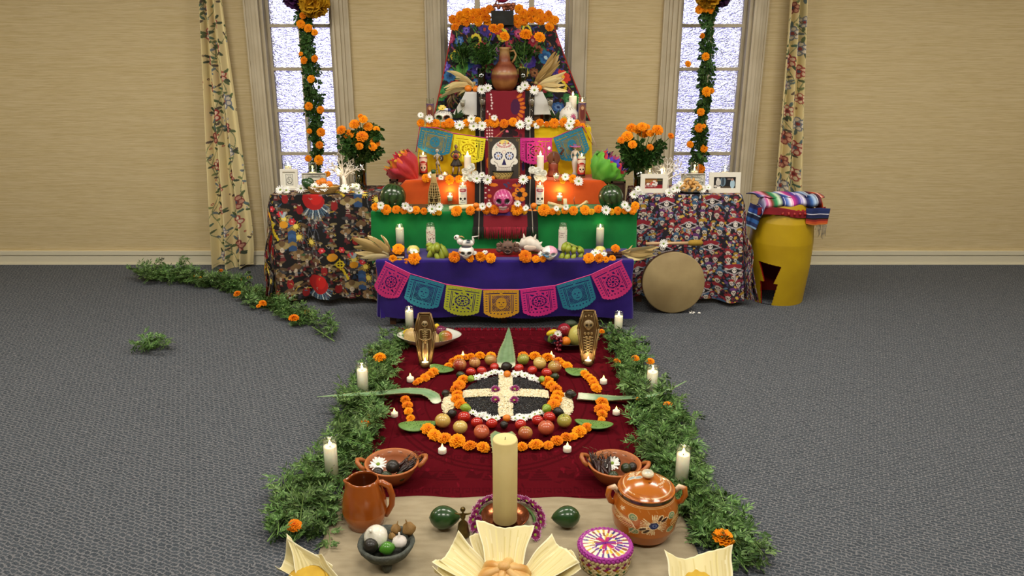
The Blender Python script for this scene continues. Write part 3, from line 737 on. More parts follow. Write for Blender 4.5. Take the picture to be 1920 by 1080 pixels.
def efn(U, V):
    yb2 = 6.17
    z_t, z_b = 1.93, 1.235; Z = z_t+(z_b-z_t)*V
    xl = aty(848, 40, yb2).x; xr2 = aty(1040, 40, yb2).x; xbl = aty(812, 232, yb2).x; xbr = aty(1106, 232, yb2).x
    A = xl+(xbl-xl)*V**1.1; B = xr2+(xbr-xr2)*V**1.1
    return A+(B-A)*U, yb2-.01-.03*V-.014*np.sin(U*24+V*2)*(.4+V), Z
emb = gridobj('embroidered_cloth', 300, 230, efn, mat('embroidery', attr=True, rough=.8, bump=.6, bs=180), None, ec)
tag(emb, 'black cloth embroidered with big coloured flowers hanging below the top shelf', 'cloth')
o = tag(MB().box(-.40, .40, 6.175, 6.38, 1.895, 1.928).build('top_shelf', WOOD, None, smooth=False), 'narrow shelf carrying the topmost heap of marigolds', 'shelf')
for sx_ in (-.36, .36): MB().box(sx_-.015, sx_+.015, 6.25, 6.31, 0, 1.895).build('leg', WOOD, o, smooth=False)
# ================================================================== FLOWERS AND GREENERY
MARI = mat('marigold_petal', attr=True, rough=.7, rnd=.13, sss=0, spec=.2)
PET = mat('petal', attr=True, rough=.6, rnd=.04, spec=.2)
LEAF = mat('leaf', attr=True, rough=.55, rnd=.18, spec=.35)
HLEAF = mat('hanging_leaf', attr=True, rough=.55, rnd=.18, spec=.3)
def ruffle(mb, r0, r1, z0, z1, n, waves, amp, cin, cout, r, lobes):
    vs = []; cs = []; ph = r.random()*6
    K = 4
    for j in range(K):
        t = j/(K-1)
        for i in range(n):
            a = 2*PI*i/n; wv = math.sin(waves*a+ph+j*.4)
            rr = r0+(r1-r0)*t; rr *= 1+t*(.05*math.sin(lobes*a+ph)+r.uniform(-.07, .05))
            z = z0+(z1-z0)*t**1.4+amp*t*wv+r.uniform(-.02, .02)*t
            vs.append((rr*math.cos(a), rr*math.sin(a), z))
            q = max(0, min(1, t*.8+.25*wv*t+r.uniform(-.1, .1))); cs.append(tuple(cin[k]+(cout[k]-cin[k])*q for k in range(3)))
    fs = [(j*n+i, j*n+(i+1) % n, (j+1)*n+(i+1) % n, (j+1)*n+i) for j in range(K-1) for i in range(n)]
    mb.add(vs, fs, cs)
def source_mesh(o):
    me = o.data; me.use_fake_user = True; bpy.data.objects.remove(o); me.use_fake_user = False; return me
def marigold_mesh(seed, cin='c85804', cout='ff9d0c'):
    r = random.Random(seed); mb = MB(); ci, co = lin(cin), lin(cout)
    L_ = [(.15, 1.0, .10, .02, 44, 13, .09, 8), (.12, .90, .22, .22, 40, 12, .10, 7), (.10, .76, .32, .40, 36, 11, .09, 6), (.08, .58, .38, .53, 30, 9, .08, 5), (.05, .38, .42, .60, 22, 7, .07, 4)]
    for (r0, r1, z0, z1, n, wv, amp, lb) in L_: ruffle(mb, r0, r1, z0, z1, n, wv, amp, ci, co, r, lb)
    mb.ell((0, 0, .46), (.14, .14, .1), 8, 5, tuple(q*.8 for q in ci))
    mb.lathe([(.0, -.42), (.12, -.40), (.22, -.2), (.3, .02), (.2, .12)], 10, '5c7a2c')
    return source_mesh(mb.build('marigold', MARI))
MG = [marigold_mesh(s) for s in (1, 2, 3, 4, 5)]
MGY = [marigold_mesh(s, 'c07808', 'f0b020') for s in (6, 7)]
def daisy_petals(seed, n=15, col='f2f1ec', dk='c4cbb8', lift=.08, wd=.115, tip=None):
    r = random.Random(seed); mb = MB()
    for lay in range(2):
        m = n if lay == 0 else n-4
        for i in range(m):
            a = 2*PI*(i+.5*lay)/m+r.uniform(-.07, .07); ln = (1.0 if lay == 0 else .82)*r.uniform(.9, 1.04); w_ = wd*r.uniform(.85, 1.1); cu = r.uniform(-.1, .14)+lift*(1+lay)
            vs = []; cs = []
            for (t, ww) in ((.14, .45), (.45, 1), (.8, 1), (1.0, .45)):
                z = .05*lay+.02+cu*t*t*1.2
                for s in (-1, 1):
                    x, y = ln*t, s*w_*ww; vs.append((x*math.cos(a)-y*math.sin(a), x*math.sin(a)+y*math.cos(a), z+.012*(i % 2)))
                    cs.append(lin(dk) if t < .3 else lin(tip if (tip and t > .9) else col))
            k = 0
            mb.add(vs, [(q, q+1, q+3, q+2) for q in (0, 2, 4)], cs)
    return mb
def flower_proto(name, lab, cat, petals, ccol, cr_=.2):
    root = thing(name, lab, cat); p = petals.build('petals', PET, root)
    c_ = MB().ell((0, 0, .10), (cr_*1.1, cr_*1.1, .10), 10, 6, ccol).build('flower_centre', PET, root)
    return reg(root, p, c_)
_first = {}
def flower(kind, loc, n, rad_, label, group, spin=None):
    """one blossom as a thing of its own; the first of a kind is the source, the rest are copies"""
    rot = facing(n, R.uniform(0, 6.28) if spin is None else spin)
    if kind in ('marigold', 'yellow_marigold'):
        me = R.choice(MG if kind == 'marigold' else MGY)
        o = link('marigold', me); o.location = loc; o.rotation_euler = rot; o.scale = (rad_, rad_, rad_*R.uniform(.85, 1.1))
        return tag(o, label, 'flower', group)
    if kind not in _first:
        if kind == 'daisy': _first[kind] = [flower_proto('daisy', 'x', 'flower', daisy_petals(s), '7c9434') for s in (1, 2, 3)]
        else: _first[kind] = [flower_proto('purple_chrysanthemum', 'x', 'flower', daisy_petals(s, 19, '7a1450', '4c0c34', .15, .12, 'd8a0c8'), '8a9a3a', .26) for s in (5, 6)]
        for o in _first[kind]: o['_free'] = 1
    src = R.choice(_first[kind])
    if src.get('_free'):
        del src['_free']; o = src; o.location = loc; o.rotation_euler = rot; o.scale = (rad_,)*3; tag(o, label, 'flower', group)
    else: o = dup(src, loc, rot, rad_, label, group)
    return o
FRONT = (0, -1, .45)
def jn(n, j): return Vector((n[0]+R.uniform(-j, j), n[1]+R.uniform(-j, j)*.6, n[2]+R.uniform(-j, j)))
def row(kind, pts, y, where, group, n=FRONT, j=.35, word=None, zmin=None, z=None, k=1.0):
    """pts: (px, py, diameter px); set on the vertical plane y, or on the level z when given"""
    pts = sorted(pts, key=lambda q: q[0]); N = len(pts)
    nm = word or {'marigold': 'orange marigold', 'yellow_marigold': 'small yellow-orange marigold', 'daisy': 'white daisy', 'mum': 'purple chrysanthemum'}[kind]
    for i, (px, py, d) in enumerate(pts):
        p = aty(px, py, y+R.uniform(-.006, .006)) if z is None else atz(px, py, z+d*.2*.0028)
        rr = d/2*mpp(p)*1.06*k
        if zmin is not None: p.z = max(p.z, zmin+rr*.35)
        flower(kind, p, jn(n, j), rr, '%s, %s, %s' % (nm, nth(i, N), where), group)
# rows along the step edges -----------------------------------------------------
G4 = 'flowers along the yellow step edge'; y4 = T[4][1]-.012; w4 = 'on the yellow step edge'
row('marigold', [(789, 231, 15), (804, 234, 11), (817, 232, 17), (832, 234, 12), (843, 231, 18), (875, 230, 14), (914, 231, 14), (927, 230, 18), (945, 232, 17), (962, 229, 17), (1012, 230, 15), (1025, 233, 11), (1039, 231, 18), (1057, 230, 17), (1081, 231, 13), (1092, 236, 11)], y4, w4, G4)
row('yellow_marigold', [(896, 226, 13), (999, 232, 12), (859, 236, 11)], y4, w4, G4)
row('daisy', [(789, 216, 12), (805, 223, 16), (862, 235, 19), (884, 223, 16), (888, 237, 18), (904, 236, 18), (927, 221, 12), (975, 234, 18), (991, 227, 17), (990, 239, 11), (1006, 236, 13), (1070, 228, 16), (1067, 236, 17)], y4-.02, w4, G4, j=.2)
G2 = 'flowers along the green step edge'; y2 = T[2][1]-.012; w2 = 'on the green step edge'
row('marigold', [(704, 388, 15), (724, 393, 19), (743, 393, 16), (757, 395, 13), (780, 394, 16), (795, 396, 13), (856, 396, 21), (882, 395, 17), (912, 394, 15), (928, 393, 19), (969, 393, 22), (1020, 394, 23), (1036, 397, 13), (1059, 395, 13), (1075, 395, 17), (1097, 394, 19), (1122, 392, 16), (1158, 395, 15), (1172, 395, 13), (1186, 395, 15), (1191, 386, 16)], y2, w2, G2)
row('yellow_marigold', [(769, 396, 10), (814, 399, 10), (823, 399, 11), (984, 397, 11), (1047, 399, 9), (1109, 397, 12), (1147, 397, 12)], y2, w2, G2)
row('daisy', [(714, 385, 15), (760, 386, 15), (769, 392, 12), (810, 392, 18), (824, 388, 15), (905, 387, 14), (917, 384, 11), (970, 382, 13), (986, 390, 12), (1043, 391, 11), (1061, 388, 12), (1136, 394, 18), (1171, 384, 15), (1177, 391, 12)], y2-.02, w2, G2, j=.25)
G1 = 'flowers along the purple step edge'; y1 = T[1][1]+.01; w1 = 'on the purple step edge'
row('marigold', [(737, 486, 16), (761, 490, 11), (777, 485, 23), (852, 482, 21), (881, 484, 16), (901, 482, 19), (920, 484, 19), (985, 481, 24), (1005, 486, 15), (1018, 486, 12), (1104, 484, 20), (1123, 485, 18), (1136, 487, 12), (1148, 485, 13)], y1, w1, G1)
row('yellow_marigold', [(750, 490, 11)], y1, w1, G1)
row('daisy', [(776, 473, 17), (888, 475, 15), (909, 474, 13), (1016, 477, 15), (1117, 475, 19), (1132, 477, 13)], y1+.03, w1, G1, n=(0, -.5, 1))
G3 = 'flowers along the orange step edge'; y3 = T[3][1]; w3 = 'on the orange step edge'
row('marigold', [(799, 334, 16), (843, 337, 17), (861, 336, 15), (1074, 335, 15)], y3, w3, G3)
row('yellow_marigold', [(1055, 338, 12)], y3, w3, G3)
row('daisy', [(808, 328, 13), (827, 333, 11), (894, 335, 19), (904, 328, 12), (914, 337, 19), (981, 337, 19), (1060, 332, 15), (1085, 340, 18)], y3-.015, w3, G3, j=.2)
row('daisy', [(903, 168, 18), (915, 165, 16), (976, 167, 15), (984, 160, 16), (1002, 169, 18)], T[5][1]-.01, 'on the white top step', 'flowers on the white step', j=.2)
row('marigold', [(850, 37, 16), (859, 41, 16), (868, 33, 16), (876, 25, 18), (874, 41, 15), (886, 35, 16), (889, 25, 15), (898, 27, 18), (897, 40, 16), (908, 22, 15), (911, 34, 17), (918, 17, 13), (914, 42, 14), (853, 52, 14), (973, 17, 15), (968, 36, 15), (970, 46, 12), (981, 25, 16), (982, 38, 17), (990, 30, 14), (995, 37, 13), (998, 22, 16), (1007, 35, 14), (1012, 25, 14), (1021, 34, 15), (1014, 40, 13), (1033, 35, 14), (1040, 38, 14), (1031, 50, 14), (862, 28, 13), (1028, 27, 12)], 6.165, 'on the top shelf', 'marigolds heaped on the top shelf', n=(0, -1, .3), j=.5, k=1.16)

# mandala on the rug ------------------------------------------------------------
UPN = (0, -.25, 1); ZR = .012
def fl_arc(kind, pts, where, grp, n=UPN, j=.25, z=ZR): row(kind, pts, 0, where, grp, n, j, z=z)
GM = 'marigold arcs of the mandala'
fl_arc('marigold', [(841, 686, 17), (850, 678, 18), (859, 674, 20), (870, 671, 18), (882, 669, 18), (900, 667, 19), (921, 667, 18)], 'outer arc by the striped apples', GM)
fl_arc('marigold', [(981, 667, 19), (1003, 668, 22), (1027, 671, 23), (1047, 677, 19), (1055, 682, 15), (1064, 686, 19)], 'outer arc by the yellow apple', GM)
fl_arc('marigold', [(813, 697, 20), (806, 703, 18), (797, 708, 18), (786, 714, 15), (780, 718, 12)], 'short arc on the far left cactus pad', GM)
fl_arc('marigold', [(760, 750, 19), (764, 760, 20), (766, 771, 17), (770, 784, 16), (768, 792, 12)], 'short arc below the left aloe', GM)
fl_arc('marigold', [(1096, 701, 18), (1103, 707, 18), (1110, 713, 19), (1114, 720, 19), (1118, 728, 21)], 'short arc above the right aloe', GM)
fl_arc('marigold', [(1129, 755, 24), (1133, 765, 22), (1126, 768, 24), (1129, 777, 20), (1128, 787, 14)], 'short arc below the right aloe', GM)
fl_arc('marigold', [(803, 805, 27), (815, 816, 26), (833, 822, 26), (857, 827, 30), (881, 836, 25), (906, 839, 25)], 'near arc left of the pillar candle', GM)
fl_arc('marigold', [(979, 838, 21), (1005, 834, 28), (1028, 835, 20), (1044, 827, 24), (1062, 820, 22), (1075, 818, 18), (1086, 810, 27), (1100, 802, 21)], 'near arc right of the pillar candle', GM)
fl_arc('marigold', [(869, 712, 22), (861, 722, 23), (855, 730, 22), (857, 740, 22), (857, 749, 24), (863, 758, 22)], 'inner arc left of the seed cross', GM)
fl_arc('marigold', [(1026, 715, 23), (1034, 723, 22), (1042, 730, 23), (1046, 741, 23), (1043, 750, 24), (1038, 758, 24)], 'inner arc right of the seed cross', GM)
GD = 'daisy ring round the seed cross'
fl_arc('daisy', [(893, 709, 17), (901, 706, 14), (911, 704, 17), (921, 700, 16), (929, 698, 16), (940, 700, 16)], 'far ring left of the tangerine', GD, j=.2)
fl_arc('daisy', [(966, 702, 17), (975, 700, 14), (984, 704, 17), (992, 706, 14), (998, 709, 17), (1009, 713, 15)], 'far ring right of the tangerine', GD, j=.2)
fl_arc('daisy', [(887, 774, 18), (899, 779, 17), (907, 777, 14), (913, 783, 19), (930, 785, 18)], 'near ring left of the tangerine', GD, j=.2)
fl_arc('daisy', [(966, 785, 18), (974, 780, 14), (982, 784, 19), (993, 781, 16), (1003, 777, 18), (1012, 774, 17)], 'near ring right of the tangerine', GD, j=.2)
for (px, py, lb) in ((929, 731, 'far left quarter'), (929, 750, 'near left quarter'), (965, 730, 'far right quarter'), (964, 751, 'near right quarter')):
    p = atz(px, py, .030); flower('mum', p, (0, -.3, 1), 9.5*mpp(p), 'purple chrysanthemum on the black beans in the %s of the cross' % lb, 'chrysanthemums at the cross centre')

# ------------------------------------------------------------------ leafy sprigs
def sprig_mesh(seed, Ln=.26, nl=13, lw=.0052, pal=('3b5a24', '4f7233', '668846', '43652d', '31491e', '76965a'), flat=.5):
    r = random.Random(seed); mb = MB(); pts = []; d = Vector((1, 0, 0)); p = Vector((0, 0, 0)); bz = r.uniform(-.5, .5)
    for k in range(9):
        pts.append(p.copy()); d = (d+Vector((0, bz*.08+r.uniform(-.07, .07), r.uniform(-.05, .06)))).normalized(); p += d*Ln/8
    mb.tube(pts, [.0028-.0002*k for k in range(9)], 4, '6c8c48')
    for k in range(nl):
        t = (k+.6)/nl*8; i = min(int(t), 7); q = pts[i].lerp(pts[i+1], t-i); ax = (pts[i+1]-pts[i]).normalized()
        s = 1 if k % 2 else -1; a = r.uniform(0, 6.28)
        side = Vector((0, s*math.cos(a*.3), flat*math.sin(a))).normalized()
        ld = (ax*r.uniform(.3, .9)+side+Vector((0, 0, r.uniform(-.1, .45)))).normalized(); LL = Ln*r.uniform(.24, .38)*(1.15-.5*k/nl)
        nr = ld.cross(ax).normalized(); wv = ld.cross(nr).normalized()
        nlf = 6; tips = []
        for j in range(nlf):
            u = .2+.75*j/(nlf-1)
            for sg in ((1, -1) if j < nlf-1 else (0,)):
                b0 = q+ld*LL*u*.85; dd = (ld*.7+wv*sg*.9+nr*r.uniform(-.25, .25)).normalized() if sg else ld; l2 = LL*(.50-.2*abs(u-.5))*(1 if sg else 1.1)
                ww = dd.cross(nr).normalized()*lw*r.uniform(.7, 1.25); c_ = lin(r.choice(pal))
                mb.add([b0, b0+dd*l2*.45+ww, b0+dd*l2+nr*r.uniform(-.008, .008), b0+dd*l2*.45-ww], [(0, 1, 2, 3)], c_)
        mb.add([q, q+ld*LL*.9+wv*.0012, q+ld*LL*.9-wv*.0012], [(0, 1, 2)], lin('4c7430'))
    return source_mesh(mb.build('sprig', LEAF, smooth=False))
SPR = [sprig_mesh(s) for s in range(20, 26)]
DARKP = ('1c3a12', '2a4c1a', '385e24', '243f14', '48702e')
SPD = [sprig_mesh(s, .16, 12, .009, DARKP, 1.0) for s in range(30, 34)]
for me in SPD: me.materials[0] = HLEAF
def sprigs_along(root, path_, width, n, seed, zlo=.012, zhi=.075, scl=(.75, 1.25), spread=.9):
    """path_: floor points; the sprigs lie across and along it"""
    r = random.Random(seed); P_ = [Vector((p[0], p[1], 0)) for p in path_]; seg = [0]
    for i in range(1, len(P_)): seg.append(seg[-1]+(P_[i]-P_[i-1]).length)
    for k in range(n):
        s = (k+r.random())/n*seg[-1]; i = max(j for j in range(len(seg)-1) if seg[j] <= s); t = (s-seg[i])/(seg[i+1]-seg[i])
        c_ = P_[i].lerp(P_[i+1], t); dr = (P_[i+1]-P_[i]).normalized(); nr = Vector((-dr.y, dr.x, 0)); wd = width(s/seg[-1]) if callable(width) else width
        off = r.uniform(-.5, .5)*wd*.75; a = math.atan2(dr.y, dr.x)+r.gauss(0, spread)+(PI if r.random() < .25 else 0)
        sc_ = r.uniform(*scl); o = link('sprig', r.choice(SPR), root); hz = r.uniform(zlo, zhi)
        o.rotation_euler = (r.uniform(-.6, .6), r.uniform(-.22, .12), a)
        ce = c_+nr*off; o.location = (ce.x-math.cos(a)*.12*sc_, ce.y-math.sin(a)*.12*sc_, hz); o.scale = (sc_,)*3
def child_marigold(root, px, py, d, y=None, z=None, n=UPN, kind=None):
    p = aty(px, py, y) if y is not None else atz(px, py, z); rr = d/2*mpp(p)*1.06
    o = link('blossom', R.choice(kind or MG), root); o.location = p; o.rotation_euler = facing(jn(n, .35), R.uniform(0, 6)); o.scale = (rr,)*3
    return o
def fp(l, z=.02): return [atz(a, c_, z) for a, c_ in l]
g = thing('leafy_garland', 'green marigold foliage heaped along the rug edge, on the side of the pitcher', 'garland', group='leafy garlands on the floor')
sprigs_along(g, fp([(748, 628), (722, 655), (710, 690), (698, 722)]), .20, 30, 1, scl=(.6, .85), spread=.5)
sprigs_along(g, fp([(694, 715), (668, 770), (662, 815), (650, 850), (615, 890), (588, 950), (570, 1000)]), .26, 92, 2, scl=(.65, 1.0), spread=.5)
sprigs_along(g, fp([(545, 895), (555, 940), (540, 1015)]), .14, 8, 12, scl=(.7, .95), spread=.4)
for (px, py, d) in ((698, 659, 14), (712, 671, 24), (684, 795, 20), (552, 986, 27)): child_marigold(g, px, py, d, z=.07)
child_marigold(g, 690, 782, 10, z=.07, kind=MGY); child_marigold(g, 528, 952, 9, z=.06, kind=MGY)
g = thing('leafy_garland', 'green marigold foliage heaped along the rug edge, on the side of the lidded pot', 'garland', group='leafy garlands on the floor')
sprigs_along(g, fp([(1135, 632), (1165, 655), (1185, 690), (1205, 730)]), .22, 36, 3, scl=(.65, .9), spread=.5)
sprigs_along(g, fp([(1205, 730), (1235, 780), (1240, 840), (1270, 890), (1315, 950), (1330, 990)]), .28, 98, 4, scl=(.65, 1.0), spread=.5)
sprigs_along(g, fp([(1330, 980), (1385, 1025), (1400, 1045)]), .16, 16, 14, scl=(.65, .9), spread=.5)
for (px, py, d) in ((1157, 678, 14), (1191, 672, 15), (1219, 678, 16), (1253, 764, 27), (1356, 1009, 40), (1196, 748, 8), (1128, 622, 12)): child_marigold(g, px, py, d, z=.07)
g = thing('leafy_garland', 'green marigold cuttings trailing across the open carpet toward the black tablecloth', 'garland', group='leafy garlands on the floor')
sprigs_along(g, fp([(270, 518), (340, 525), (400, 534), (460, 552), (520, 578), (570, 600)]), .17, 80, 5, scl=(.65, .95), spread=.5)
sprigs_along(g, fp([(565, 597), (600, 612), (626, 632)]), .10, 7, 6, scl=(.6, .9), spread=.3)
sprigs_along(g, fp([(345, 512), (352, 504)]), .08, 3, 16, scl=(.5, .7), spread=.3)
st = MB()
for (a, b_) in (((350, 486), (372, 513)), ((385, 505), (412, 533)), ((430, 515), (480, 545)), ((585, 612), (627, 640)), ((480, 535), (500, 552))):
    q = atz(*a, .05); q = q if q.y < 6.38 else aty(*a, 6.38); st.tube([q, atz(*b_, .03)], .0035, 5, '6f8a4a')
tag(st.build('loose_stems', LEAF, g), kind='stuff')
for (px, py, d) in ((414, 508, 9), (445, 551, 14), (493, 569, 15), (485, 574, 9), (551, 597, 19), (575, 585, 10)): child_marigold(g, px, py, d, z=.06)
for (px, py) in ((366, 518), (374, 521), (455, 523), (467, 521)): child_marigold(g, px, py, 8, z=.06, kind=MGY)
g = thing('leafy_cutting', 'small green cutting lying alone at the edge of the open carpet', 'cutting')
sprigs_along(g, fp([(275, 648), (302, 655)]), .10, 5, 8, scl=(.6, .8))

# ------------------------------------------------------------------ garlands hanging in front of the tall windows
def hanging(label, pts, y, blossoms, seed):
    g = thing('hanging_garland', label, 'garland', group='hanging window garlands'); r = random.Random(seed)
    P_ = [aty(a, b_, y) for a, b_ in pts]
    up = P_[0]+(P_[0]-P_[1]).normalized()*1.0; P_ = [up]+P_
    MB().tube(P_, .006, 5, '4c6c2c').build('cord', LEAF, g)
    tot = 0; seg = [0]
    for i in range(1, len(P_)): seg.append(seg[-1]+(P_[i]-P_[i-1]).length)
    n = int(seg[-1]/.0125)
    for k in range(n):
        s = (k+.5)/n*seg[-1]; i = max(j for j in range(len(seg)-1) if seg[j] <= s+1e-9); q = P_[i].lerp(P_[i+1], (s-seg[i])/(seg[i+1]-seg[i]))
        o = link('sprig', r.choice(SPD), g); a = r.uniform(0, 6.28); sp = r.choice((.14, .2, .3, .45))
        d = Vector((math.cos(a)*sp, math.sin(a)*sp*.6-.05, -1 if r.random() < .75 else .8)).normalized()
        o.rotation_euler = d.to_track_quat('X', 'Z').to_euler(); o.location = q+Vector((math.cos(a)*.016, math.sin(a)*.012, .03)); o.scale = (r.uniform(.5, .85),)*3
    for (px, py, d) in blossoms: child_marigold(g, px, py, d, y=y-.045, n=(0, -1, .25))
    for k in range(4): child_marigold(g, pts[0][0]+r.uniform(-6, 6), -20-k*40, 17, y=y-.045, n=(0, -1, .25))
    return g
hanging('marigold garland hanging before the window beside the black-cloth table', [(570, 30), (575, 60), (580, 110), (584, 160), (588, 210), (591, 260), (594, 300), (592, 330)], 6.36,
        [(568, 29, 13), (564, 45, 16), (578, 53, 16), (590, 61, 12), (564, 101, 8), (570, 113, 14), (590, 110, 13), (583, 148, 14), (579, 199, 15), (601, 206, 14), (577, 201, 11), (602, 248, 16), (580, 246, 10), (599, 272, 14), (578, 297, 12), (598, 300, 18), (614, 326, 11)], 41)
hanging('marigold garland hanging before the window beside the patterned-cloth table', [(1328, 20), (1328, 60), (1326, 110), (1322, 160), (1319, 210), (1312, 260), (1307, 300), (1303, 335)], 6.36,
        [(1311, 18, 15), (1324, 15, 16), (1333, 18, 15), (1317, 67, 10), (1323, 106, 14), (1290, 120, 12), (1325, 172, 18), (1334, 170, 11), (1314, 210, 14), (1311, 240, 16), (1319, 237, 10), (1294, 271, 13), (1320, 279, 14), (1313, 317, 18)], 42)
# paper pompoms at the top of each window
def pompom(label, px, py, d, c1, c2, seed, y=6.30):
    p = aty(px, py, y); rr = d/2*mpp(p); mb = MB(); r = random.Random(seed)
    for k in range(26):
        a, t = r.uniform(0, 6.28), math.acos(r.uniform(-1, 1)); dr = Vector((math.sin(t)*math.cos(a), math.sin(t)*math.sin(a), math.cos(t)))
        Tm = Matrix.Translation(p)@dr.to_track_quat('Z', 'Y').to_matrix().to_4x4()
        vs = []; cs = []
        for j in range(3):
            for i in range(14):
                b_ = 2*PI*i/14; q = rr*(.08+.30*j)*(1+.12*math.sin(b_*4+k)+r.uniform(-.06, .06)); vs.append((q*math.cos(b_), q*math.sin(b_), rr*(.35+.30*j+.07*math.sin(b_*5+k)*j))); cs.append(lin(c1 if (i+j) % 3 else c2))
        mb.add(vs, [(j*14+i, j*14+(i+1) % 14, (j+1)*14+(i+1) % 14, (j+1)*14+i) for j in range(2) for i in range(14)], cs, Tm)
    mb.tube([p, p+Vector((0, 0.04, 1.0))], .003, 4, 'c0b090')
    return tag(mb.build('paper_pompom', PET), label, 'paper flower', 'paper pompoms above the windows')
pompom('yellow tissue-paper pompom over the window on the black-cloth side', 588, 4, 48, 'd8a828', 'c08c1c', 1)
pompom('dark purple tissue-paper pompom beside the yellow one, black-cloth side', 554, -8, 42, '3c1c44', '54285c', 2, 6.34)
pompom('yellow tissue-paper pompom over the window on the drum side', 1328, -10, 42, 'd8a828', 'c08c1c', 3)
pompom('dark purple tissue-paper pompom beside the yellow one, drum side', 1353, -8, 34, '341838', '4a2450', 4, 6.34)

# ------------------------------------------------------------------ vases of marigolds
GLASS = glassmat('clear_glass', 'f2f8f4'); GRG = glassmat('green_water_glass', 'a8c08c', .2)
def bouquet(label, vlabel, base, top_c, vx, vw, vtop, blossoms, spread_, seed, y, zb, nsp=34, leafdir=1.0, vase=True, sc_=1):
    bp = atz(base[0], base[1], zb); bp.y = y; bp.x = aty(base[0], base[1], y).x; r = random.Random(seed)
    if vase:
        rv_ = vw/2*mpp(bp); zt = aty(base[0], vtop, y).z; h = zt-zb
        v = MB().lathe([(0, .006), (rv_*.75, .006), (rv_*.8, .0), (rv_*.85, .01), (rv_*.9, h*.5), (rv_, h), (rv_*.96, h), (rv_*.86, h*.5), (rv_*.78, .02), (0, .02)], 20).build('glass_vase', GRG, None, loc=bp)
        v.location.z = zb
        tag(v, vlabel, 'vase', 'glass vases with marigolds')
    g = thing('marigold_bouquet', label, 'bouquet', group='marigold bouquets')
    root_p = Vector((bp.x, y, zb+.02)); neck = aty(base[0], vtop, y)
    sm = MB()
    for (px, py, d) in blossoms:
        q = aty(px, py, y-.05+r.uniform(-.05, .03)); nrm = (q-neck).normalized()
        o = link('blossom', R.choice(MG), g); o.location = q; rr = d/2*mpp(q)*1.18; o.scale = (rr,)*3
        o.rotation_euler = facing(nrm*.7+Vector((0, -.75, .25)), R.uniform(0, 6))
        sm.tube([root_p+Vector((r.uniform(-.015, .015), r.uniform(-.015, .015), 0)), neck+Vector((r.uniform(-.02, .02), r.uniform(-.015, .015), 0)), (neck+q)/2+Vector((0, 0, .01)), q-nrm*rr*.3], .0028, 4, '5c7c34')
    for k in range(8): sm.tube([root_p+Vector((r.uniform(-.02, .02), r.uniform(-.02, .02), 0)), neck+Vector((r.uniform(-.025, .025), r.uniform(-.015, .015), 0))], .003, 4, '48682c')
    tag(sm.build('stems', LEAF, g), kind='stuff')
    tc_ = aty(top_c[0], top_c[1], y)
    for k in range(nsp):
        t = r.random()*.9; c_ = neck.lerp(tc_, t); a = r.uniform(0, 6.28)
        d = Vector((math.cos(a)*spread_, math.sin(a)*spread_*.5-.1, .55*leafdir+r.uniform(-.7, .3))).normalized()
        o = link('sprig', r.choice(SPD), g); o.rotation_euler = d.to_track_quat('X', 'Z').to_euler(); o.location = c_+Vector((math.cos(a)*.02, 0, 0)); o.scale = (r.uniform(.7, 1.1)*sc_,)*3
    return g
bouquet('orange marigold bouquet in the vase beside the white metal tree, black-cloth table', 'clear glass vase of marigold stems on the black-cloth table', (677, 357), (674, 262), 677, 26, 300,
        [(640, 244, 16), (654, 252, 18), (665, 233, 18), (681, 224, 15), (676, 218, 9), (690, 238, 16), (679, 256, 20), (660, 266, 18), (702, 269, 19), (699, 275, 14), (674, 274, 13), (706, 242, 11), (691, 236, 13)], .55, 51, 5.62, ZS, 44)
bouquet('orange marigold bouquet in the vase behind the white photo frame', 'clear glass vase of marigold stems on the patterned-cloth table', (1197, 355), (1204, 285), 1197, 22, 318,
        [(1184, 240, 17), (1176, 256, 19), (1165, 263, 13), (1186, 271, 15), (1194, 243, 16), (1206, 250, 19), (1204, 238, 17), (1219, 250, 13), (1233, 244, 19), (1258, 255, 11), (1219, 276, 12), (1210, 281, 9), (1197, 240, 12), (1213, 238, 11)], .5, 52, 5.62, ZS, 40)
bouquet('marigold bunch with feathery leaves left of the striped clay jug', 'slim glass vase left of the striped clay jug', (903, 172), (905, 92), 903, 16, 128, [(926, 54, 18), (946, 68, 17)], .42, 53, 6.08, 1.46, 17, sc_=.75)
bouquet('marigold bunch with feathery leaves right of the striped clay jug', 'slim glass vase right of the striped clay jug', (980, 172), (985, 95), 980, 16, 128, [(986, 65, 21), (1012, 70, 19), (1029, 52, 14), (938, 50, 12)], .42, 54, 6.08, 1.46, 15, sc_=.75)
bouquet('leafy bunch almost without flowers at the outer side before the embroidered cloth', '', (868, 168), (868, 80), 868, 14, 130, [(853, 50, 13)], .4, 55, 6.10, 1.33, 9, vase=False, sc_=.75)
# ================================================================== CANDLES
WAX = mat('candle_wax', 'f4efe2', rough=.5, sss=.35, var='e2d8c0', vs=4)
CREAMWAX = mat('pillar_wax', 'e6d496', rough=.5, var='dcc884', vs=5)
JAR = glassmat('candle_glass', 'fcfefb', .10, .35)
FL = mat('flame', 'ffe2a0', emit=14)
FLED = mat('led_flame', 'ffc860', emit=7)
WICK = mat('wick', '201814')
LAB = mat('candle_label', attr=True, rough=.5)
def flame(root, z, h, m=FL, r=None):
    r = r or h*.24
    return MB().lathe([(0, z-h*.05), (r*.75, z+h*.1), (r, z+h*.28), (r*.7, z+h*.55), (r*.25, z+h*.85), (0, z+h)], 10).build('flame', m, root)
def glow(p, power, r=.008):
    l = bpy.data.lights.new('candle_glow', 'POINT'); l.energy = power; l.color = (1, .72, .38); l.shadow_soft_size = r
    o = bpy.data.objects.new('candle_glow', l); o.location = p; COL.objects.link(o)
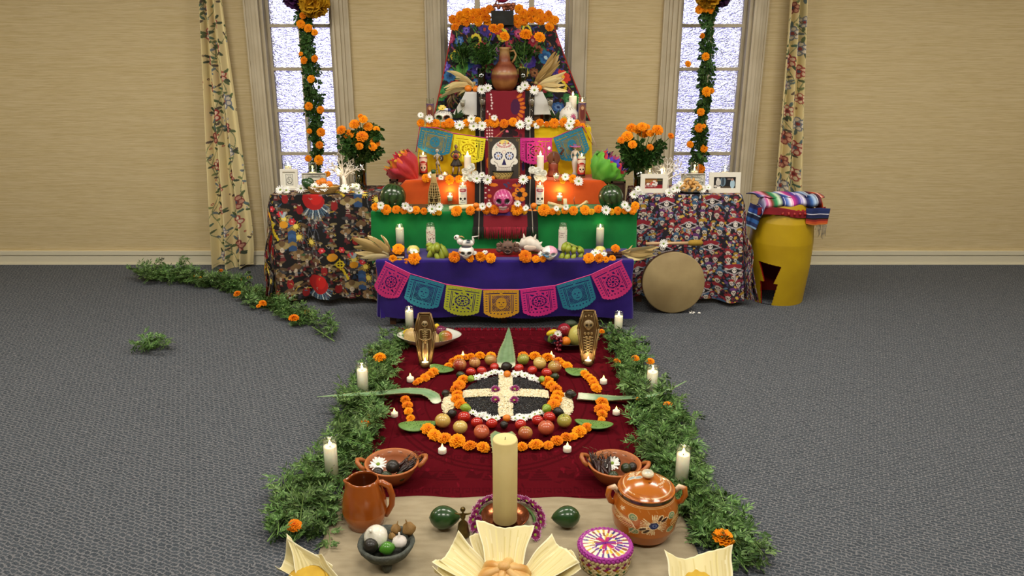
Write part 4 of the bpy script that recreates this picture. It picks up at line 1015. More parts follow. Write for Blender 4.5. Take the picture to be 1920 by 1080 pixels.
def base_at(bx, by, z, wpx):
    p = atz(bx, by, z); r = wpx/2*mpp(p); p.y += r*.8
    lim = {.464: 5.235, .72: 5.485, .89: 5.735, 1.231: 5.935, 1.46: 6.10, .8: 5.74}.get(z)
    if lim and p.y > lim-r: p.y = lim-r; p.x = aty(bx, by, p.y).x
    return p, r
def jar_candle(bx, by, ty, wpx, z, label, group, waxfrac=.86, lit=True, canvas=None, power=.25, wax=None, cat='candle', name='glass_candle'):
    p, r = base_at(bx, by, z, wpx); zt = aty(bx, ty, p.y).z; h = zt-z
    g = thing(name, label, cat, (p.x, p.y, z), group=group)
    MB().lathe([(0, .004), (r*.82, .004), (r*.97, .0), (r, .012), (r, h*.9), (r*.97, h*.97), (r, h), (r*.93, h), (r*.9, h*.93), (r*.93, h*.88), (r*.93, .02), (0, .016)], 28).build('glass', JAR, g)
    hw = h*waxfrac
    MB().lathe([(0, .018), (r*.9, .018), (r*.9, hw), (r*.55, hw-.004), (0, hw-.005)], 24).build('wax', wax or WAX, g)
    MB().tube([(0, 0, hw-.006), (0.001, 0, hw+.008)], .0015, 5).build('wick', WICK, g)
    if lit:
        flame(g, hw+.004, min(.026, h*.14)); glow((p.x, p.y, zt+.004 if hw > h*.8 else z+hw+.03), power*.5)
    if canvas is not None:
        z0, z1 = h*.08, h*.80
        gridobj('printed_label', 90, 70, lambda U, V: ((r*1.008)*np.sin((U-.5)*PI*1.2), -(r*1.008)*np.cos((U-.5)*PI*1.2), z1-(z1-z0)*V), LAB, g, canvas)
    return g
GF = 'tall glass candles in the greenery'
for (bx, by, ty, w_, lb) in ((622, 916, 824, 27, 'tall white candle in clear glass in the greenery behind the pitcher'), (681, 758, 683, 22, 'tall white candle in clear glass standing on the aloe leaf, foliage side of the pitcher'),
        (768, 628, 576, 17, 'tall white candle in clear glass beside the white fruit dish'), (1159, 642, 585, 17, 'tall white candle in clear glass behind the brass skull coffin holder'),
        (1222, 756, 687, 22, 'tall white candle in clear glass at the tip of the aloe leaf, lidded-pot side'), (1278, 930, 839, 27, 'tall white candle in clear glass right behind the lidded pot')):
    jar_candle(bx, by, ty, w_, .01, lb, GF, power=.35)
jar_candle(751, 468, 421, 17, T[1][0], 'plain white candle in glass on the purple step above the corn husks left', 'candles on the purple step', power=.12)
jar_candle(1124, 468, 421, 16, T[1][0], 'plain white candle in glass behind the yellow sugar ornament right', 'candles on the purple step', power=.12)
def specks(seed, top='e8e0d0', dark='6c3038'):
    c = Canvas(90, 110, 'efe6d4'); r = random.Random(seed)
    for _ in range(170):
        x, y = r.uniform(0, 90), r.uniform(5, 110); c.ell(x, y, r.uniform(1, 3.5), r.uniform(1, 3), dark if y > 45 or r.random() < .3 else 'c88a80', r.uniform(0, 3))
    return c
jar_candle(808, 474, 419, 17, T[1][0], 'candle in glass printed with dark speckled ornament behind the bananas left', 'candles on the purple step', lit=False, canvas=specks(1))
def letters(seed):
    c = Canvas(90, 110, 'efe8d8'); r = random.Random(seed)
    for (x0, x1, y) in ((12, 50, 14), (14, 44, 24), (18, 52, 34)):
        x = x0
        while x < x1: c.line([(x, y), (x+r.uniform(-1, 3), y+6), (x+4, y+r.uniform(0, 5))], 1.6, '6c3a30'); x += 7
    for k in range(12): c.line([(60+r.uniform(-3, 3), 30+k*6), (68+r.uniform(-4, 6), 33+k*6)], 1.8, '7c4638'); c.ell(72, 32+k*6, 2.4, 1.6, '3c2a24')
    return c
jar_candle(1055, 474, 419, 16, T[1][0], 'candle in glass printed with dark lettering behind the bananas right', 'candles on the purple step', lit=False, canvas=letters(2))
def skullab(red=False):
    c = Canvas(90, 110, '9c1c20' if red else 'efe8e0')
    if red:
        c.ell(45, 20, 36, 16, 'e8d8c4'); c.ell(45, 62, 26, 40, 'b02018'); c.skull(45, 66, 20, 'e8d0b0'); c.rect(0, 98, 90, 110, '2a1412'); c.ell(45, 40, 20, 6, 'd8a08c')
    else:
        c.skull(45, 72, 30); c.ell(45, 18, 26, 12, 'b05060'); c.ell(45, 16, 11, 5, 'e0b0a0'); c.ell(45, 38, 12, 7, 'd8d0d0')
    return c
jar_candle(868, 383, 342, 15, T[2][0], 'glass candle with a white skull print on the green step beside the wicker bottle', 'skull print candles', canvas=skullab(), power=.18)
jar_candle(1012, 383, 342, 15, T[2][0], 'glass candle with a white skull print on the green step above the pair of tangerines', 'skull print candles', canvas=skullab(), power=.18)
jar_candle(794, 331, 285, 15, T[3][0], 'red-labelled skull candle beside the red and yellow paper flower', 'red skull print candles', canvas=skullab(True), power=.1)
jar_candle(1090, 334, 288, 15, T[3][0], 'red-labelled skull candle beside the green and purple paper flower', 'red skull print candles', canvas=skullab(True), power=.15)
def saint(seed):
    c = Canvas(90, 110, '5c4468'); c.ell(45, 55, 24, 48, '8c5a3c'); c.ell(45, 52, 14, 40, '6c2a24'); c.ell(45, 26, 8, 10, 'c89a70'); c.line([(24, 8), (20, 104)], 2, 'c8a060'); c.line([(66, 8), (70, 104)], 2, 'c8a060'); c.rect(0, 98, 90, 110, 'a86050')
    return c
PINKW = mat('pink_wax', 'e8c8b4', rough=.5)
jar_candle(807, 223, 184, 14, T[4][0], 'candle with a cloaked figure print on the yellow step beside the flowered skull', 'cloaked figure candles', canvas=saint(1), lit=False, wax=PINKW, waxfrac=.8)
jar_candle(1091, 236, 182, 15, T[4][0], 'candle with a cloaked figure print at the right end of the yellow step', 'cloaked figure candles', canvas=saint(2), wax=PINKW, waxfrac=.82, power=.12)
# bare pillar candles
def pillar(bx, by, ty, wpx, z, label, m=WAX, lit=True, power=.2, group=None, p=None):
    if p is None: p, r = base_at(bx, by, z, wpx)
    else: r = wpx/2*mpp(p)
    h = aty(bx, ty, p.y).z-z
    g = thing('pillar_candle', label, 'candle', (p.x, p.y, z), group=group)
    MB().lathe([(0, 0), (r*.97, 0), (r, .004), (r, h-.006), (r*.94, h), (r*.8, h-.003), (0, h-.006)], 32).build('wax', m, g)
    MB().tube([(0, 0, h-.006), (.001, 0, h+.006)], .0014, 5).build('wick', WICK, g)
    if lit: flame(g, h+.003, .03); glow((p.x, p.y, z+h+.035), power)
    return g, p, r, h
pillar(1073, 228, 180, 14, T[4][0], 'lit white candle standing behind the painted white gourd', power=.15)
pillar(877, 334, 292, 13, T[3][0], 'lit white pillar candle rising from white paper roses, bottle side', power=.3, group='candles among white roses')
pillar(1013, 334, 292, 13, T[3][0], 'lit white pillar candle rising from white paper roses, clay figure side', power=.3, group='candles among white roses')
pillar(947, 985, 822, 46, .03, 'very tall thick cream pillar candle standing in the copper bowl', m=CREAMWAX, lit=False)
# LED tea lights on the rug
def tealight(bx, by, wpx, z, label, group, led=True, power=.03):
    p, r = base_at(bx, by, z, wpx); g = thing('tea_light', label, 'candle', (p.x, p.y, z), group=group)
    MB().lathe([(0, 0), (r, 0), (r*1.02, .002), (r, r*1.1), (r*.9, r*1.18), (r*.35, r*1.05), (0, r*1.05)], 20).build('cup', WAX, g)
    flame(g, r*1.05, r*1.5, FLED, r*.36); glow((p.x, p.y, z+r*1.05+r*.8), power, .004)
    return g
GT = 'battery tea lights on the rug'
for (bx, by, lb) in ((769, 717, 'battery tea light between the foliage and the left short marigold arc'), (739, 783, 'battery tea light below the aloe leaf near the pitcher-side foliage'), (829, 852, 'battery tea light in front of the near marigold arc, pitcher side'),
                  (1132, 721, 'battery tea light above the aloe leaf, pot side'), (1156, 779, 'battery tea light below the aloe leaf near the pot-side foliage'), (1064, 849, 'battery tea light in front of the near marigold arc, pot side'),
                  (868, 676, 'battery tea light hidden behind the striped apple, only its flame showing'), (1034, 676, 'battery tea light hidden behind the green apples, only its flame showing')):
    tealight(bx, by, 13.5 if by < 800 else 15.5, .01, lb, GT)
# small glass votives
def votive(bx, by, ty, wpx, z, label, group='small glass votives', foot=True, power=.12):
    p, r = base_at(bx, by, z, wpx); h = aty(bx, ty, p.y).z-z; g = thing('glass_votive', label, 'candle holder', (p.x, p.y, z), group=group)
    MB().lathe([(0, .002), (r*.7, .002), (r*.85, 0), (r*.6, h*.2), (r*.7, h*.35), (r, h*.7), (r, h), (r*.92, h), (r*.9, h*.7), (r*.6, h*.4), (0, h*.35)], 20).build('glass', JAR, g)
    MB().lathe([(0, h*.36), (r*.58, h*.36), (r*.85, h*.7), (r*.3, h*.68), (0, h*.68)], 16).build('wax', WAX, g)
    flame(g, h*.68, .018); glow((p.x, p.y, z+h+.006), power); return g
votive(834, 337, 322, 13, T[3][0], 'small glass votive between the two skeleton figurines')
votive(1043, 341, 324, 13, T[3][0], 'small glass votive in front of the round clay mirror')
votive(844, 383, 360, 13, T[2][0], 'lit votive before the orange cloth between wicker bottle and skull candle', power=.5)
votive(1049, 383, 360, 13, T[2][0], 'lit votive before the orange cloth behind the wooden flute pieces', power=.7)
votive(661, 365, 343, 13, ZS, 'glass votive among daisies before the vase on the black-cloth table', power=.2)
# wire-stem glass holders by the portraits
def goblet(bx, by, ty, wpx, z, label):
    p, r = base_at(bx, by, z, wpx); h = aty(bx, ty, p.y).z-z; g = thing('stemmed_holder', label, 'candle holder', (p.x, p.y, z), group='tall stemmed glass holders')
    MB().lathe([(0, 0), (r*.8, 0), (r*.7, .005), (.003, .009), (.0025, h*.62), (r*.5, h*.66), (r*.75, h*.74), (r, h), (r*.93, h), (r*.66, h*.76), (0, h*.68)], 18).build('glass', JAR, g)
    MB().lathe([(0, h*.7), (r*.6, h*.74), (r*.8, h*.88), (0, h*.88)], 14).build('wax', mat('grey_wax', '8a8078') if 'grey_wax' not in bpy.data.materials else bpy.data.materials['grey_wax'], g)
    for a in (-1, 1): MB().tube([(a*r*.3, 0, .005), (a*r*.35, 0, h*.64)], .0016, 5).build('stem_wire', JAR, g)
goblet(905, 226, 182, 13, T[4][0], 'tall stemmed glass holder between the woman and man portraits')
goblet(996, 226, 182, 13, T[4][0], 'tall stemmed glass holder between the man portrait and the dark frame')
goblet(868, 224, 187, 11, T[4][0], 'stemmed glass holder half hidden behind the flowered white skull')
goblet(1031, 226, 184, 12, T[4][0], 'stemmed glass holder behind the outer corner of the dark frame')

# ================================================================== PICTURES
PHOTO = mat('photo_print', attr=True, rough=.35)
def frame(px0, py0, px1, py1, z, label, fcol, border, canvas, name='picture_frame', cat='picture frame', tilt=.18, group=None, mcol=None, mm=None, round_=0, yfix=None):
    """stands on level z, leaning back"""
    p0 = atz((px0+px1)/2, py1, z)
    if yfix: p0.y = yfix; p0.x = aty((px0+px1)/2, py1, yfix).x
    s = mpp(p0); W_ = (px1-px0)*s; top = aty((px0+px1)/2, py0, p0.y+.02).z; H_ = (top-z)/math.cos(tilt); b_ = border*s
    g = thing(name, label, cat, (p0.x, p0.y, z), (-tilt, 0, 0), group)
    g.rotation_euler = (-tilt, 0, 0)
    fm = mm or mat('frame_'+name, fcol, rough=.35)
    f = MB()
    for (x0, x1, z0, z1) in ((-W_/2, W_/2, 0, b_), (-W_/2, W_/2, H_-b_, H_), (-W_/2, -W_/2+b_, b_, H_-b_), (W_/2-b_, W_/2, b_, H_-b_)): f.box(x0, x1, -.006, .010, z0, z1)
    f.box(-W_/2, W_/2, .006, .010, 0, H_); o = f.build('frame', fm, g, smooth=False)
    md = o.modifiers.new('edge', 'BEVEL'); md.width = .0012; md.segments = 2
    if mcol:
        k = MB()
        for (x0, x1, z0, z1) in ((-W_/2+b_, W_/2-b_, b_, b_+.005), (-W_/2+b_, W_/2-b_, H_-b_-.005, H_-b_), (-W_/2+b_, -W_/2+b_+.005, b_, H_-b_), (W_/2-b_-.005, W_/2-b_, b_, H_-b_)): k.box(x0, x1, -.004, .004, z0, z1)
        k.build('inner_lip', mat('frame_lip', mcol, rough=.3, metal=.3), g, smooth=False)
    gridobj('picture', canvas.W, canvas.H, lambda U, V: (-W_/2+b_+(W_-2*b_)*U, .0025+0*U, H_-b_-(H_-2*b_)*V), PHOTO, g, canvas)
    MB().add([(-.012, .01, H_*.6), (.012, .01, H_*.6), (.012, .01+H_*.25, .012), (-.012, .01+H_*.25, .012)], [(0, 1, 2, 3)]).build('easel_leg', fm, g, smooth=False)
    return g
def portrait(kind):
    c = Canvas(80, 110, 'dcdacc')
    if kind == 'man':
        c.rect(16, 16, 64, 98, 'c4c4bc'); c.ell(40, 112, 27, 32, '6c6c6a'); c.rect(16, 98, 64, 110, 'dcdacc'); c.poly([(33, 78), (47, 78), (40, 97)], 'e8e6e0'); c.line([(40, 80), (40, 96)], 3, '24242a')
        c.rect(35, 62, 45, 79, '9c9892'); c.ell(40, 55, 11.5, 16, 'b0aca4'); c.ell(40, 42, 13, 8, '1e1c1c'); c.ell(29, 50, 2.4, 8, '2a2828'); c.ell(51, 50, 2.4, 8, '2a2828')
        for x in (35.5, 44.5): c.ell(x, 54, 2, 1.2, '2c2828'); c.line([(x-3, 50.5), (x+3, 50.5)], 1.2, '2c2828')
        c.line([(40, 55), (41, 60)], 1, '807a74'); c.line([(36, 64.5), (44, 64.5)], 1.8, '3c3232')
    elif kind == 'woman':
        c = Canvas(80, 110, 'e6e4d2'); c.ell(48, 112, 30, 26, 'a8a498'); c.poly([(34, 66), (50, 70), (54, 100), (34, 96)], 'aaa69a'); c.ell(38, 50, 16, 22, 'a49e94'); c.poly([(24, 50), (19, 58), (26, 60)], 'a49e94')
        c.ell(50, 40, 22, 24, '4c4844'); c.ell(56, 54, 14, 20, '58524e'); c.ell(34, 52, 12, 17, 'a8a298'); c.ell(30, 47, 2.4, 1.3, '2c2828'); c.line([(26, 43), (34, 42)], 1.2, '3c3834'); c.line([(24, 63), (30, 62)], 1.8, '4c3c3c')
    elif kind == 'puppet':
        c = Canvas(80, 110, '2a241c'); c.rect(20, 6, 62, 12, 'b8b09c'); c.ell(36, 56, 9, 8, 'e8e6e4'); c.ell(38, 57, 3, 4, '1c1a1a'); c.poly([(28, 68), (52, 66), (58, 110), (26, 110)], 'b8403c'); c.poly([(24, 72), (34, 64), (30, 90)], 'd8d0cc'); c.poly([(56, 46), (66, 46), (66, 104), (56, 104)], 'c8b8ac')
        c.line([(42, 28), (42, 48)], 1.2, '9a948a'); c.line([(70, 10), (70, 108)], 2, '6c6458')
    elif kind == 'party':
        c = Canvas(110, 78, '7a4c28'); c.rect(0, 0, 78, 30, '9c6c34'); c.rect(76, 0, 110, 78, '241c1a'); c.rect(0, 48, 110, 78, '8c1c24'); c.ell(92, 12, 16, 7, '6c6a3c')
        for (x, y, a) in ((58, 22, 'e8dcd8'), (46, 34, 'c83a34'), (70, 36, 'e8e4e0'), (20, 42, 'e0d8d4'), (52, 44, 'e8e0dc'), (36, 42, 'd04c3c'), (68, 50, 'ece6e4')): c.ell(x, y, 9, 8, a); c.ell(x, y-9, 3.4, 4, 'a8705a')
        for x in range(8, 78, 9): c.line([(x, 46), (x-5, 66)], 2, 'ece4de'); c.line([(x+3, 50), (x+1, 70)], 1.6, '2c1c1c')
        c.rect(14, 38, 32, 42, 'e8e2dc')
    elif kind == 'dark':
        c = Canvas(110, 72, '1c1c20'); c.ell(46, 28, 14, 32, '6c8494'); c.ell(46, 30, 8, 26, '3c4854'); c.ell(24, 34, 13, 22, 'c0bcb4'); c.ell(22, 14, 7, 10, 'd8d4cc'); c.ell(94, 44, 12, 28, 'a4c0d0'); c.ell(92, 16, 7, 8, 'b08c7c'); c.ell(76, 12, 9, 5, '8c7c70')
        c.rect(30, 60, 86, 72, '4c4034'); c.rect(18, 60, 36, 72, 'e0dcd4'); c.ell(10, 58, 7, 8, 'd0c8bc')
    return c
def calavera_card(kind):
    if kind == 'big':
        c = Canvas(90, 116, 'eceadc'); c.rect(20, 18, 72, 98, '3c3c34'); c.rect(23, 21, 69, 95, 'e4e2d4')
        r = random.Random(3)
        c.ell(46, 62, 20, 24, '4a4a44', ring=.16); c.skull(44, 54, 11, 'e4e2d4', '2a2a28'); c.ell(46, 78, 16, 10, '55554e', ring=.3); c.line([(30, 30), (36, 26), (44, 31), (52, 26), (62, 31)], 2, '4a4a44')
        for _ in range(40): x, y = r.uniform(26, 66), r.uniform(34, 92); c.line([(x, y), (x+r.uniform(-6, 6), y+r.uniform(-4, 4))], 1.2, '5c5c54')
        return c
    c = Canvas(150, 90, 'dddccd'); r = random.Random(8)
    c.line([(4, 5), (146, 5), (146, 86), (4, 86), (4, 5)], 2, '8a8a80')
    # scroll banner with unreadable brush lettering
    c.poly([(16, 16), (134, 16), (140, 36), (75, 26), (10, 38)], 'cfcec0'); c.line([(12, 34), (40, 24), (75, 22), (110, 24), (138, 34)], 1.8, '3c3c3a'); c.line([(14, 16), (40, 9), (75, 8), (110, 9), (136, 16)], 1.8, '3c3c3a')
    x = 38
    for k in range(9):
        c.line([(x, 20-r.uniform(2, 8)), (x+3, 20), (x+6, 12+r.uniform(-2, 4)), (x+8, 20)], 2.1, '2c2c2a'); x += 8.5
    c.line([(18, 28), (30, 18), (38, 22)], 2, '3c3c3a'); c.line([(132, 28), (122, 18), (114, 22)], 2, '3c3c3a')
    for k in range(14): c.line([(8+r.uniform(0, 134), 34+r.uniform(0, 10)), (8+r.uniform(0, 134), 38+r.uniform(0, 10))], 1.2, '5c5c56')
    c.ell(75, 60, 30, 22, '3c3c3a'); c.ell(75, 62, 27, 20, 'd8d7ca'); c.skull(75, 58, 15, 'efeee4', '242422')
    for k in (-1, 1):
        c.poly([(75+k*30, 50), (75+k*66, 44), (75+k*60, 70), (75+k*34, 66)], '44443f'); c.poly([(75+k*34, 53), (75+k*60, 48), (75+k*56, 64), (75+k*36, 62)], 'c8c7b8')
    return c
frame(872, 195, 903, 228, T[4][0], 'cream-gold framed portrait of a woman in profile on the yellow step', 'e0cf90', 4, portrait('woman'), tilt=.1)
frame(929, 178, 973, 229, T[4][0], 'black framed portrait of a man in suit and tie, centre of the yellow step', '14120f', 6, portrait('man'), mcol='2a5c8c', tilt=.1)
frame(997, 194, 1030, 229, T[4][0], 'dark brown framed picture of a puppet figure on the yellow step', '2c241c', 4.5, portrait('puppet'), tilt=.1)
WF = mat('white_frame', 'e4e0d2', rough=.4)
frame(527, 317, 560, 360, ZS, 'white framed skull drawing at the outer end of the black-cloth table', '', 5, calavera_card('big'), mm=WF, tilt=.12, yfix=5.60)
frame(567, 324, 613, 358, ZS, 'wide skull drawing with a lettered banner behind the fruit basket', '', 1.2, calavera_card('wide'), mm=WF, tilt=.12, yfix=5.62)
frame(1276, 325, 1321, 359, ZS, 'wide skull drawing with a lettered banner behind the plate of rolls', '', 1.2, calavera_card('wide'), mm=WF, tilt=.12, yfix=5.62)
frame(1200, 326, 1250, 367, ZS, 'white framed colour photo of a dance party, beside the white metal tree', '', 8.5, portrait('party'), mm=WF, tilt=.14, yfix=5.50)
frame(1328, 323, 1387, 365, ZS, 'white framed dark colour photo at the drum end of the table', '', 9, portrait('dark'), mm=WF, tilt=.14, yfix=5.50)
jar_candle(543, 345, 305, 13, ZS, 'white candle in glass behind the framed skull drawing', 'candles on the side tables', power=.25)
jar_candle(588, 345, 305, 15, ZS, 'half-burnt white candle in glass behind the wide skull drawing, black-cloth table', 'candles on the side tables', waxfrac=.62, power=.15)
jar_candle(1217, 348, 315, 13, ZS, 'white candle in glass behind the dance party photo', 'candles on the side tables', waxfrac=.75, power=.25)
jar_candle(1300, 348, 305, 15, ZS, 'white candle in glass behind the wide skull drawing, patterned-cloth table', 'candles on the side tables', waxfrac=.66, power=.25)
jar_candle(1357, 348, 310, 14, ZS, 'white candle in glass behind the dark colour photo', 'candles on the side tables', waxfrac=.7, power=.25)
# skull painting on black board
c = Canvas(120, 150, '3a3530'); r = random.Random(2)
for k in range(30):
    c.ell(2+k*4, 2, 1, 1, 'b09040')
for k in range(38): c.ell(2, 2+k*4, 1.1, 1.1, 'c87828'); c.ell(117, 2+k*4, 1.1, 1.1, 'c8a048')
for (x, y) in ((10, 8), (110, 8)): c.ell(x, y, 5, 5, '8a6a3c', ring=.4)
c.ell(60, 54, 47, 44, 'e6e2d6'); c.ell(22, 84, 14, 12, 'e6e2d6'); c.ell(98, 84, 14, 12, 'e6e2d6'); c.poly([(22, 70), (98, 70), (92, 104), (28, 104)], 'e6e2d6'); c.rect(32, 96, 88, 118, 'e2dace'); c.ell(60, 16, 18, 9, 'e8d070')
for k in range(9):
    a = PI+(k+.5)*PI/9; c.ell(60+22*math.cos(a)*1.1, 24-10*math.sin(a), 4, 3, 'c88a88')
c.rect(56, 20, 64, 30, 'b03a40'); c.rect(58, 22, 62, 28, 'f0e8e0'); c.ell(44, 20, 4, 3, 'a83440'); c.ell(76, 20, 4, 3, 'a83440')
for k in range(46):
    a, d = r.uniform(0, 6.28), r.uniform(22, 42); c.ell(60+d*math.cos(a), 44-abs(d*math.sin(a)*.8), 2.6, .9, r.choice(('8aa094', 'b8787c', '8a9cb0', 'c0a0a0')), r.uniform(0, 3))
c.ell(60, 51, 7, 6, 'd0a8a0', ring=.25)
for x in (38, 80):
    c.ell(x, 65, 17, 14, '1c2452')
    for k in range(8):
        a = k*PI/4; c.ell(x+9*math.cos(a), 65+8*math.sin(a), 4.6, 2.8, 'd8dcec', a)
    c.ell(x, 65, 3.4, 3.4, 'e8b878')
c.poly([(60, 74), (51, 98), (69, 98)], '221c54'); c.line([(22, 84), (34, 92), (38, 104), (60, 107), (84, 104), (88, 92), (98, 84)], 1.8, '5c463c')
for x in range(38, 86, 6): c.line([(x, 106), (x, 117)], 1.1, 'a89488')
c.line([(34, 112), (88, 112)], 1.6, '5c463c')
frame(915, 258, 975, 337, T[3][0], 'large sugar skull painting on black board leaning at the centre', '3a3530', .8, c, name='painted_board', cat='painting', tilt=.13)

# ================================================================== PAPER GARLANDS
PAP = mat('cut_paper', attr=True, rough=.8)
def flag_mask(n, m, kind):
    M_ = np.ones((m, n), bool); Y, X = np.mgrid[0:m, 0:n]; x = (X+.5)/n; y = (Y+.5)/m
    # rounded scalloped outline
    edge = 1-(.21*np.abs(2*x-1)**2.2)-.018*(np.abs(np.sin(x*PI*11)) < .55)
    M_ &= y <= edge
    M_ &= ~((np.minimum(x, 1-x) < .014) & (np.abs(np.sin(y*PI*14)) < .5))
    def hole(cond): 
        M_[cond] = False
    inx = (x > .24) & (x < .76); iny = (y > .2) & (y < .76)
    for xb in (.165, .205): hole((np.abs(x-xb) < .0105) & (y > .17) & (y < .78)); hole((np.abs(x-(1-xb)) < .0105) & (y > .17) & (y < .78))
    hole((np.abs(y-.13) < .011) & (x > .06) & (x < .46)); hole((np.abs(y-.13) < .011) & (x > .54) & (x < .94))
    for k in range(9): hole((x-(.08+k*.105))**2+(y-.075)**2 < .010**2)
    for k in range(7):
        for xx in (.085, .915): hole(((x-xx)/.035)**2+((y-(.22+k*.085))/.012)**2 < 1); 
    for k in range(7): hole(((x-(.2+k*.1))/.02)**2+((y-(.86-.05*abs(k-3)/3))/.022)**2 < 1)
    if kind == 'flower':
        u, v = x-.5, y-.48; rr_ = np.hypot(u, v*1.1); a = np.arctan2(v*1.1, u)
        hole(rr_ < .045)
        hole(inx & iny & (rr_ > .085+.02*np.cos(8*a)) & (rr_ < .135+.02*np.cos(8*a+1)) & (np.cos(8*a) < .35))
        for k in range(8):
            b_ = k*PI/4+PI/8; hole((u-.19*math.cos(b_))**2+(v*1.1-.19*math.sin(b_))**2 < .033**2)
            b_ = k*PI/4; hole(((u-.2*math.cos(b_))**2+(v*1.1-.2*math.sin(b_))**2 < .04**2) & ((u-.215*math.cos(b_))**2+(v*1.1-.215*math.sin(b_))**2 > .022**2))
        hole(inx & iny & (rr_ > .27) & (np.sin(a*12+rr_*30) > -.1) & (np.abs(np.sin(a*4)) > .2))
    else:
        u, v = x-.5, y-.48; sk = (u/.15)**2+((v)/.2)**2 < 1
        d1 = ((x+y)*18) % 1; d2 = ((x-y)*18) % 1
        hole(inx & iny & ~sk & (d1 > .22) & (d2 > .22))
        for k in (-1, 1): hole((u-k*.055)**2+(v+.03)**2 < .022**2)
        hole((np.abs(u) < .012) & (v > .02) & (v < .06)); hole((np.abs(v-.115) < .006) & (np.abs(u) < .06))
        for k in range(6):
            b_ = PI+(k+.5)*PI/6; hole((u-.1*math.cos(b_))**2+(v-.13*math.sin(b_)*1.1-.01)**2 < .009**2)
    return M_
def picado(label, pts, y, flags, strcol, zig):
    """pts: string pixels; flags: (i0, t0, i1, t1 as px pairs), colour, kind, drop px"""
    g = thing('paper_garland', label, 'garland', group='cut paper garlands')
    P_ = [aty(a, b_, y) for a, b_ in pts]
    MB().tube(P_, .0035, 5, strcol).build('string', PAP, g)
    for (a, b_, col, kind, drop) in flags:
        A, B = aty(a[0], a[1], y-.004), aty(b_[0], b_[1], y-.004); ex = (B-A); wd = ex.length; ex.normalize(); ez = Vector((-ex.z, 0, ex.x)); H_ = drop*mpp(A)
        if ez.z < 0: ez = -ez
        mk = flag_mask(104, 104, kind); cc = Canvas(2, 2, col)
        gridobj('paper_flag', 104, 104, lambda U, V: (A.x+ex.x*wd*U-ez.x*H_*V, A.y-.004-.006*np.sin(U*5+a[0])*V-.008*V, A.z+ex.z*wd*U-ez.z*H_*V+.002*np.sin(U*PI)), PAP, g, cc, mk)
    return g
MAG, TEAL, LIME, GOLD = 'bc2470', '18708c', 'a4ac28', 'c8941c'
sp = [(722, 490), (769, 513), (836, 533), (905, 543), (975, 543), (1042, 535), (1108, 515), (1167, 487)]
picado('cut paper garland of seven flags sagging across the purple cloth', sp, 4.905,
       [((723, 491), (770, 514), MAG, 'flower', 64), ((769, 515), (834, 533), TEAL, 'skull', 58), ((837, 534), (904, 543), LIME, 'flower', 57), ((906, 544), (973, 543), GOLD, 'skull', 56), ((975, 543), (1041, 535), 'c4207c', 'flower', 57), ((1043, 535), (1106, 517), TEAL, 'skull', 58), ((1108, 516), (1165, 489), MAG, 'flower', 64)], 'd84c90', 0)
picado('cut paper garland of four flags strung across the yellow cloth behind the skull painting', [(780, 285), (787, 238), (821, 240), (851, 250), (912, 259), (975, 259), (1036, 259), (1085, 238), (1093, 237), (1100, 250)], 5.715,
       [((789, 238), (850, 251), TEAL, 'skull', 47), ((852, 252), (911, 260), 'cfc81c', 'flower', 50), ((975, 260), (1035, 259), 'bc2080', 'flower', 49), ((1037, 259), (1091, 238), TEAL, 'skull', 54)], 'b83a78', 0)
rb = MB(); rb.tube([aty(1101, 236, 5.76), aty(1108, 250, 5.75), aty(1119, 275, 5.74)], [.006, .007, .006], 4, 'e0c0b4', flat=.3); rb.tube([aty(1099, 236, 5.765), aty(1104, 258, 5.75), aty(1112, 272, 5.74)], [.008, .008, .003], 4, 'a8281c', flat=.3)
tag(rb.build('ribbon_end', PAP), 'pale pink and red ribbon ends hanging at the right corner of the yellow cloth', 'ribbon')
# ================================================================== SKULLS
CER = mat('painted_ceramic', attr=True, rough=.3, coat=.3)
DULL = mat('painted_clay', attr=True, rough=.65)
def skull_mesh(colfn, w_=1.0, nu=64, nv=48):
    """unit skull facing -y: width 2, cranium top z=1.05, jaw bottom z=-1.15; sockets, nose and teeth are relief"""
    mb = MB(); vs = []; fs = []; cs = []
    for j in range(nv+1):
        t = PI*j/nv
        for i in range(nu):
            a = 2*PI*i/nu; x = math.sin(t)*math.cos(a); y = math.sin(t)*math.sin(a); z = -math.cos(t)
            X, Y, Z = x, y*1.12, z
            if z < 0:
                k = min(1, -z*1.3); X *= 1-.42*k*k; Y = Y*(1-.35*k) - .22*k*max(0, -y); Z = z*1.15
                if y > 0: Y *= 1-.4*k
            dep = 0; fx, fz = X, Z
            if y < 0:
                for s in (-1, 1):
                    d = math.hypot((fx-s*.40)/.27, (fz+.02)/.27)
                    if d < 1: dep = max(dep, .30*(1-d*d)**.5)
                d = math.hypot(fx/.15, (fz+.38)/.2)
                if d < 1: dep = max(dep, .14*(1-d))
                if -.72 < fz < -.68 and abs(fx) < .42: dep = max(dep, .05)
                cheek = math.exp(-(((abs(fx)-.62)/.16)**2+((fz+.32)/.14)**2)); Y -= .07*cheek
                if -.98 < fz < -.5 and abs(fx) < .45: Y -= .05+.02*math.cos(fx*28)
            Y += dep; vs.append((X, Y, Z)); cs.append(colfn(fx, Y, fz, dep, y < 0))
    for j in range(nv):
        for i in range(nu):
            p = j*nu+i; q = j*nu+(i+1) % nu; fs.append((p, q, q+nu, p+nu))
    return mb.add(vs, fs, cs)
def skcol(base, socket, teeth='f2efe6', extra=None):
    b_, s_, t_ = lin(base), lin(socket), lin(teeth)
    def f(x, y, z, d, fr):
        if fr and d > .1: return s_
        if fr and -.95 < z < -.5 and abs(x) < .42 and d < .02: return t_
        if extra:
            e_ = extra(x, y, z, fr)
            if e_: return lin(e_)
        return b_
    return f
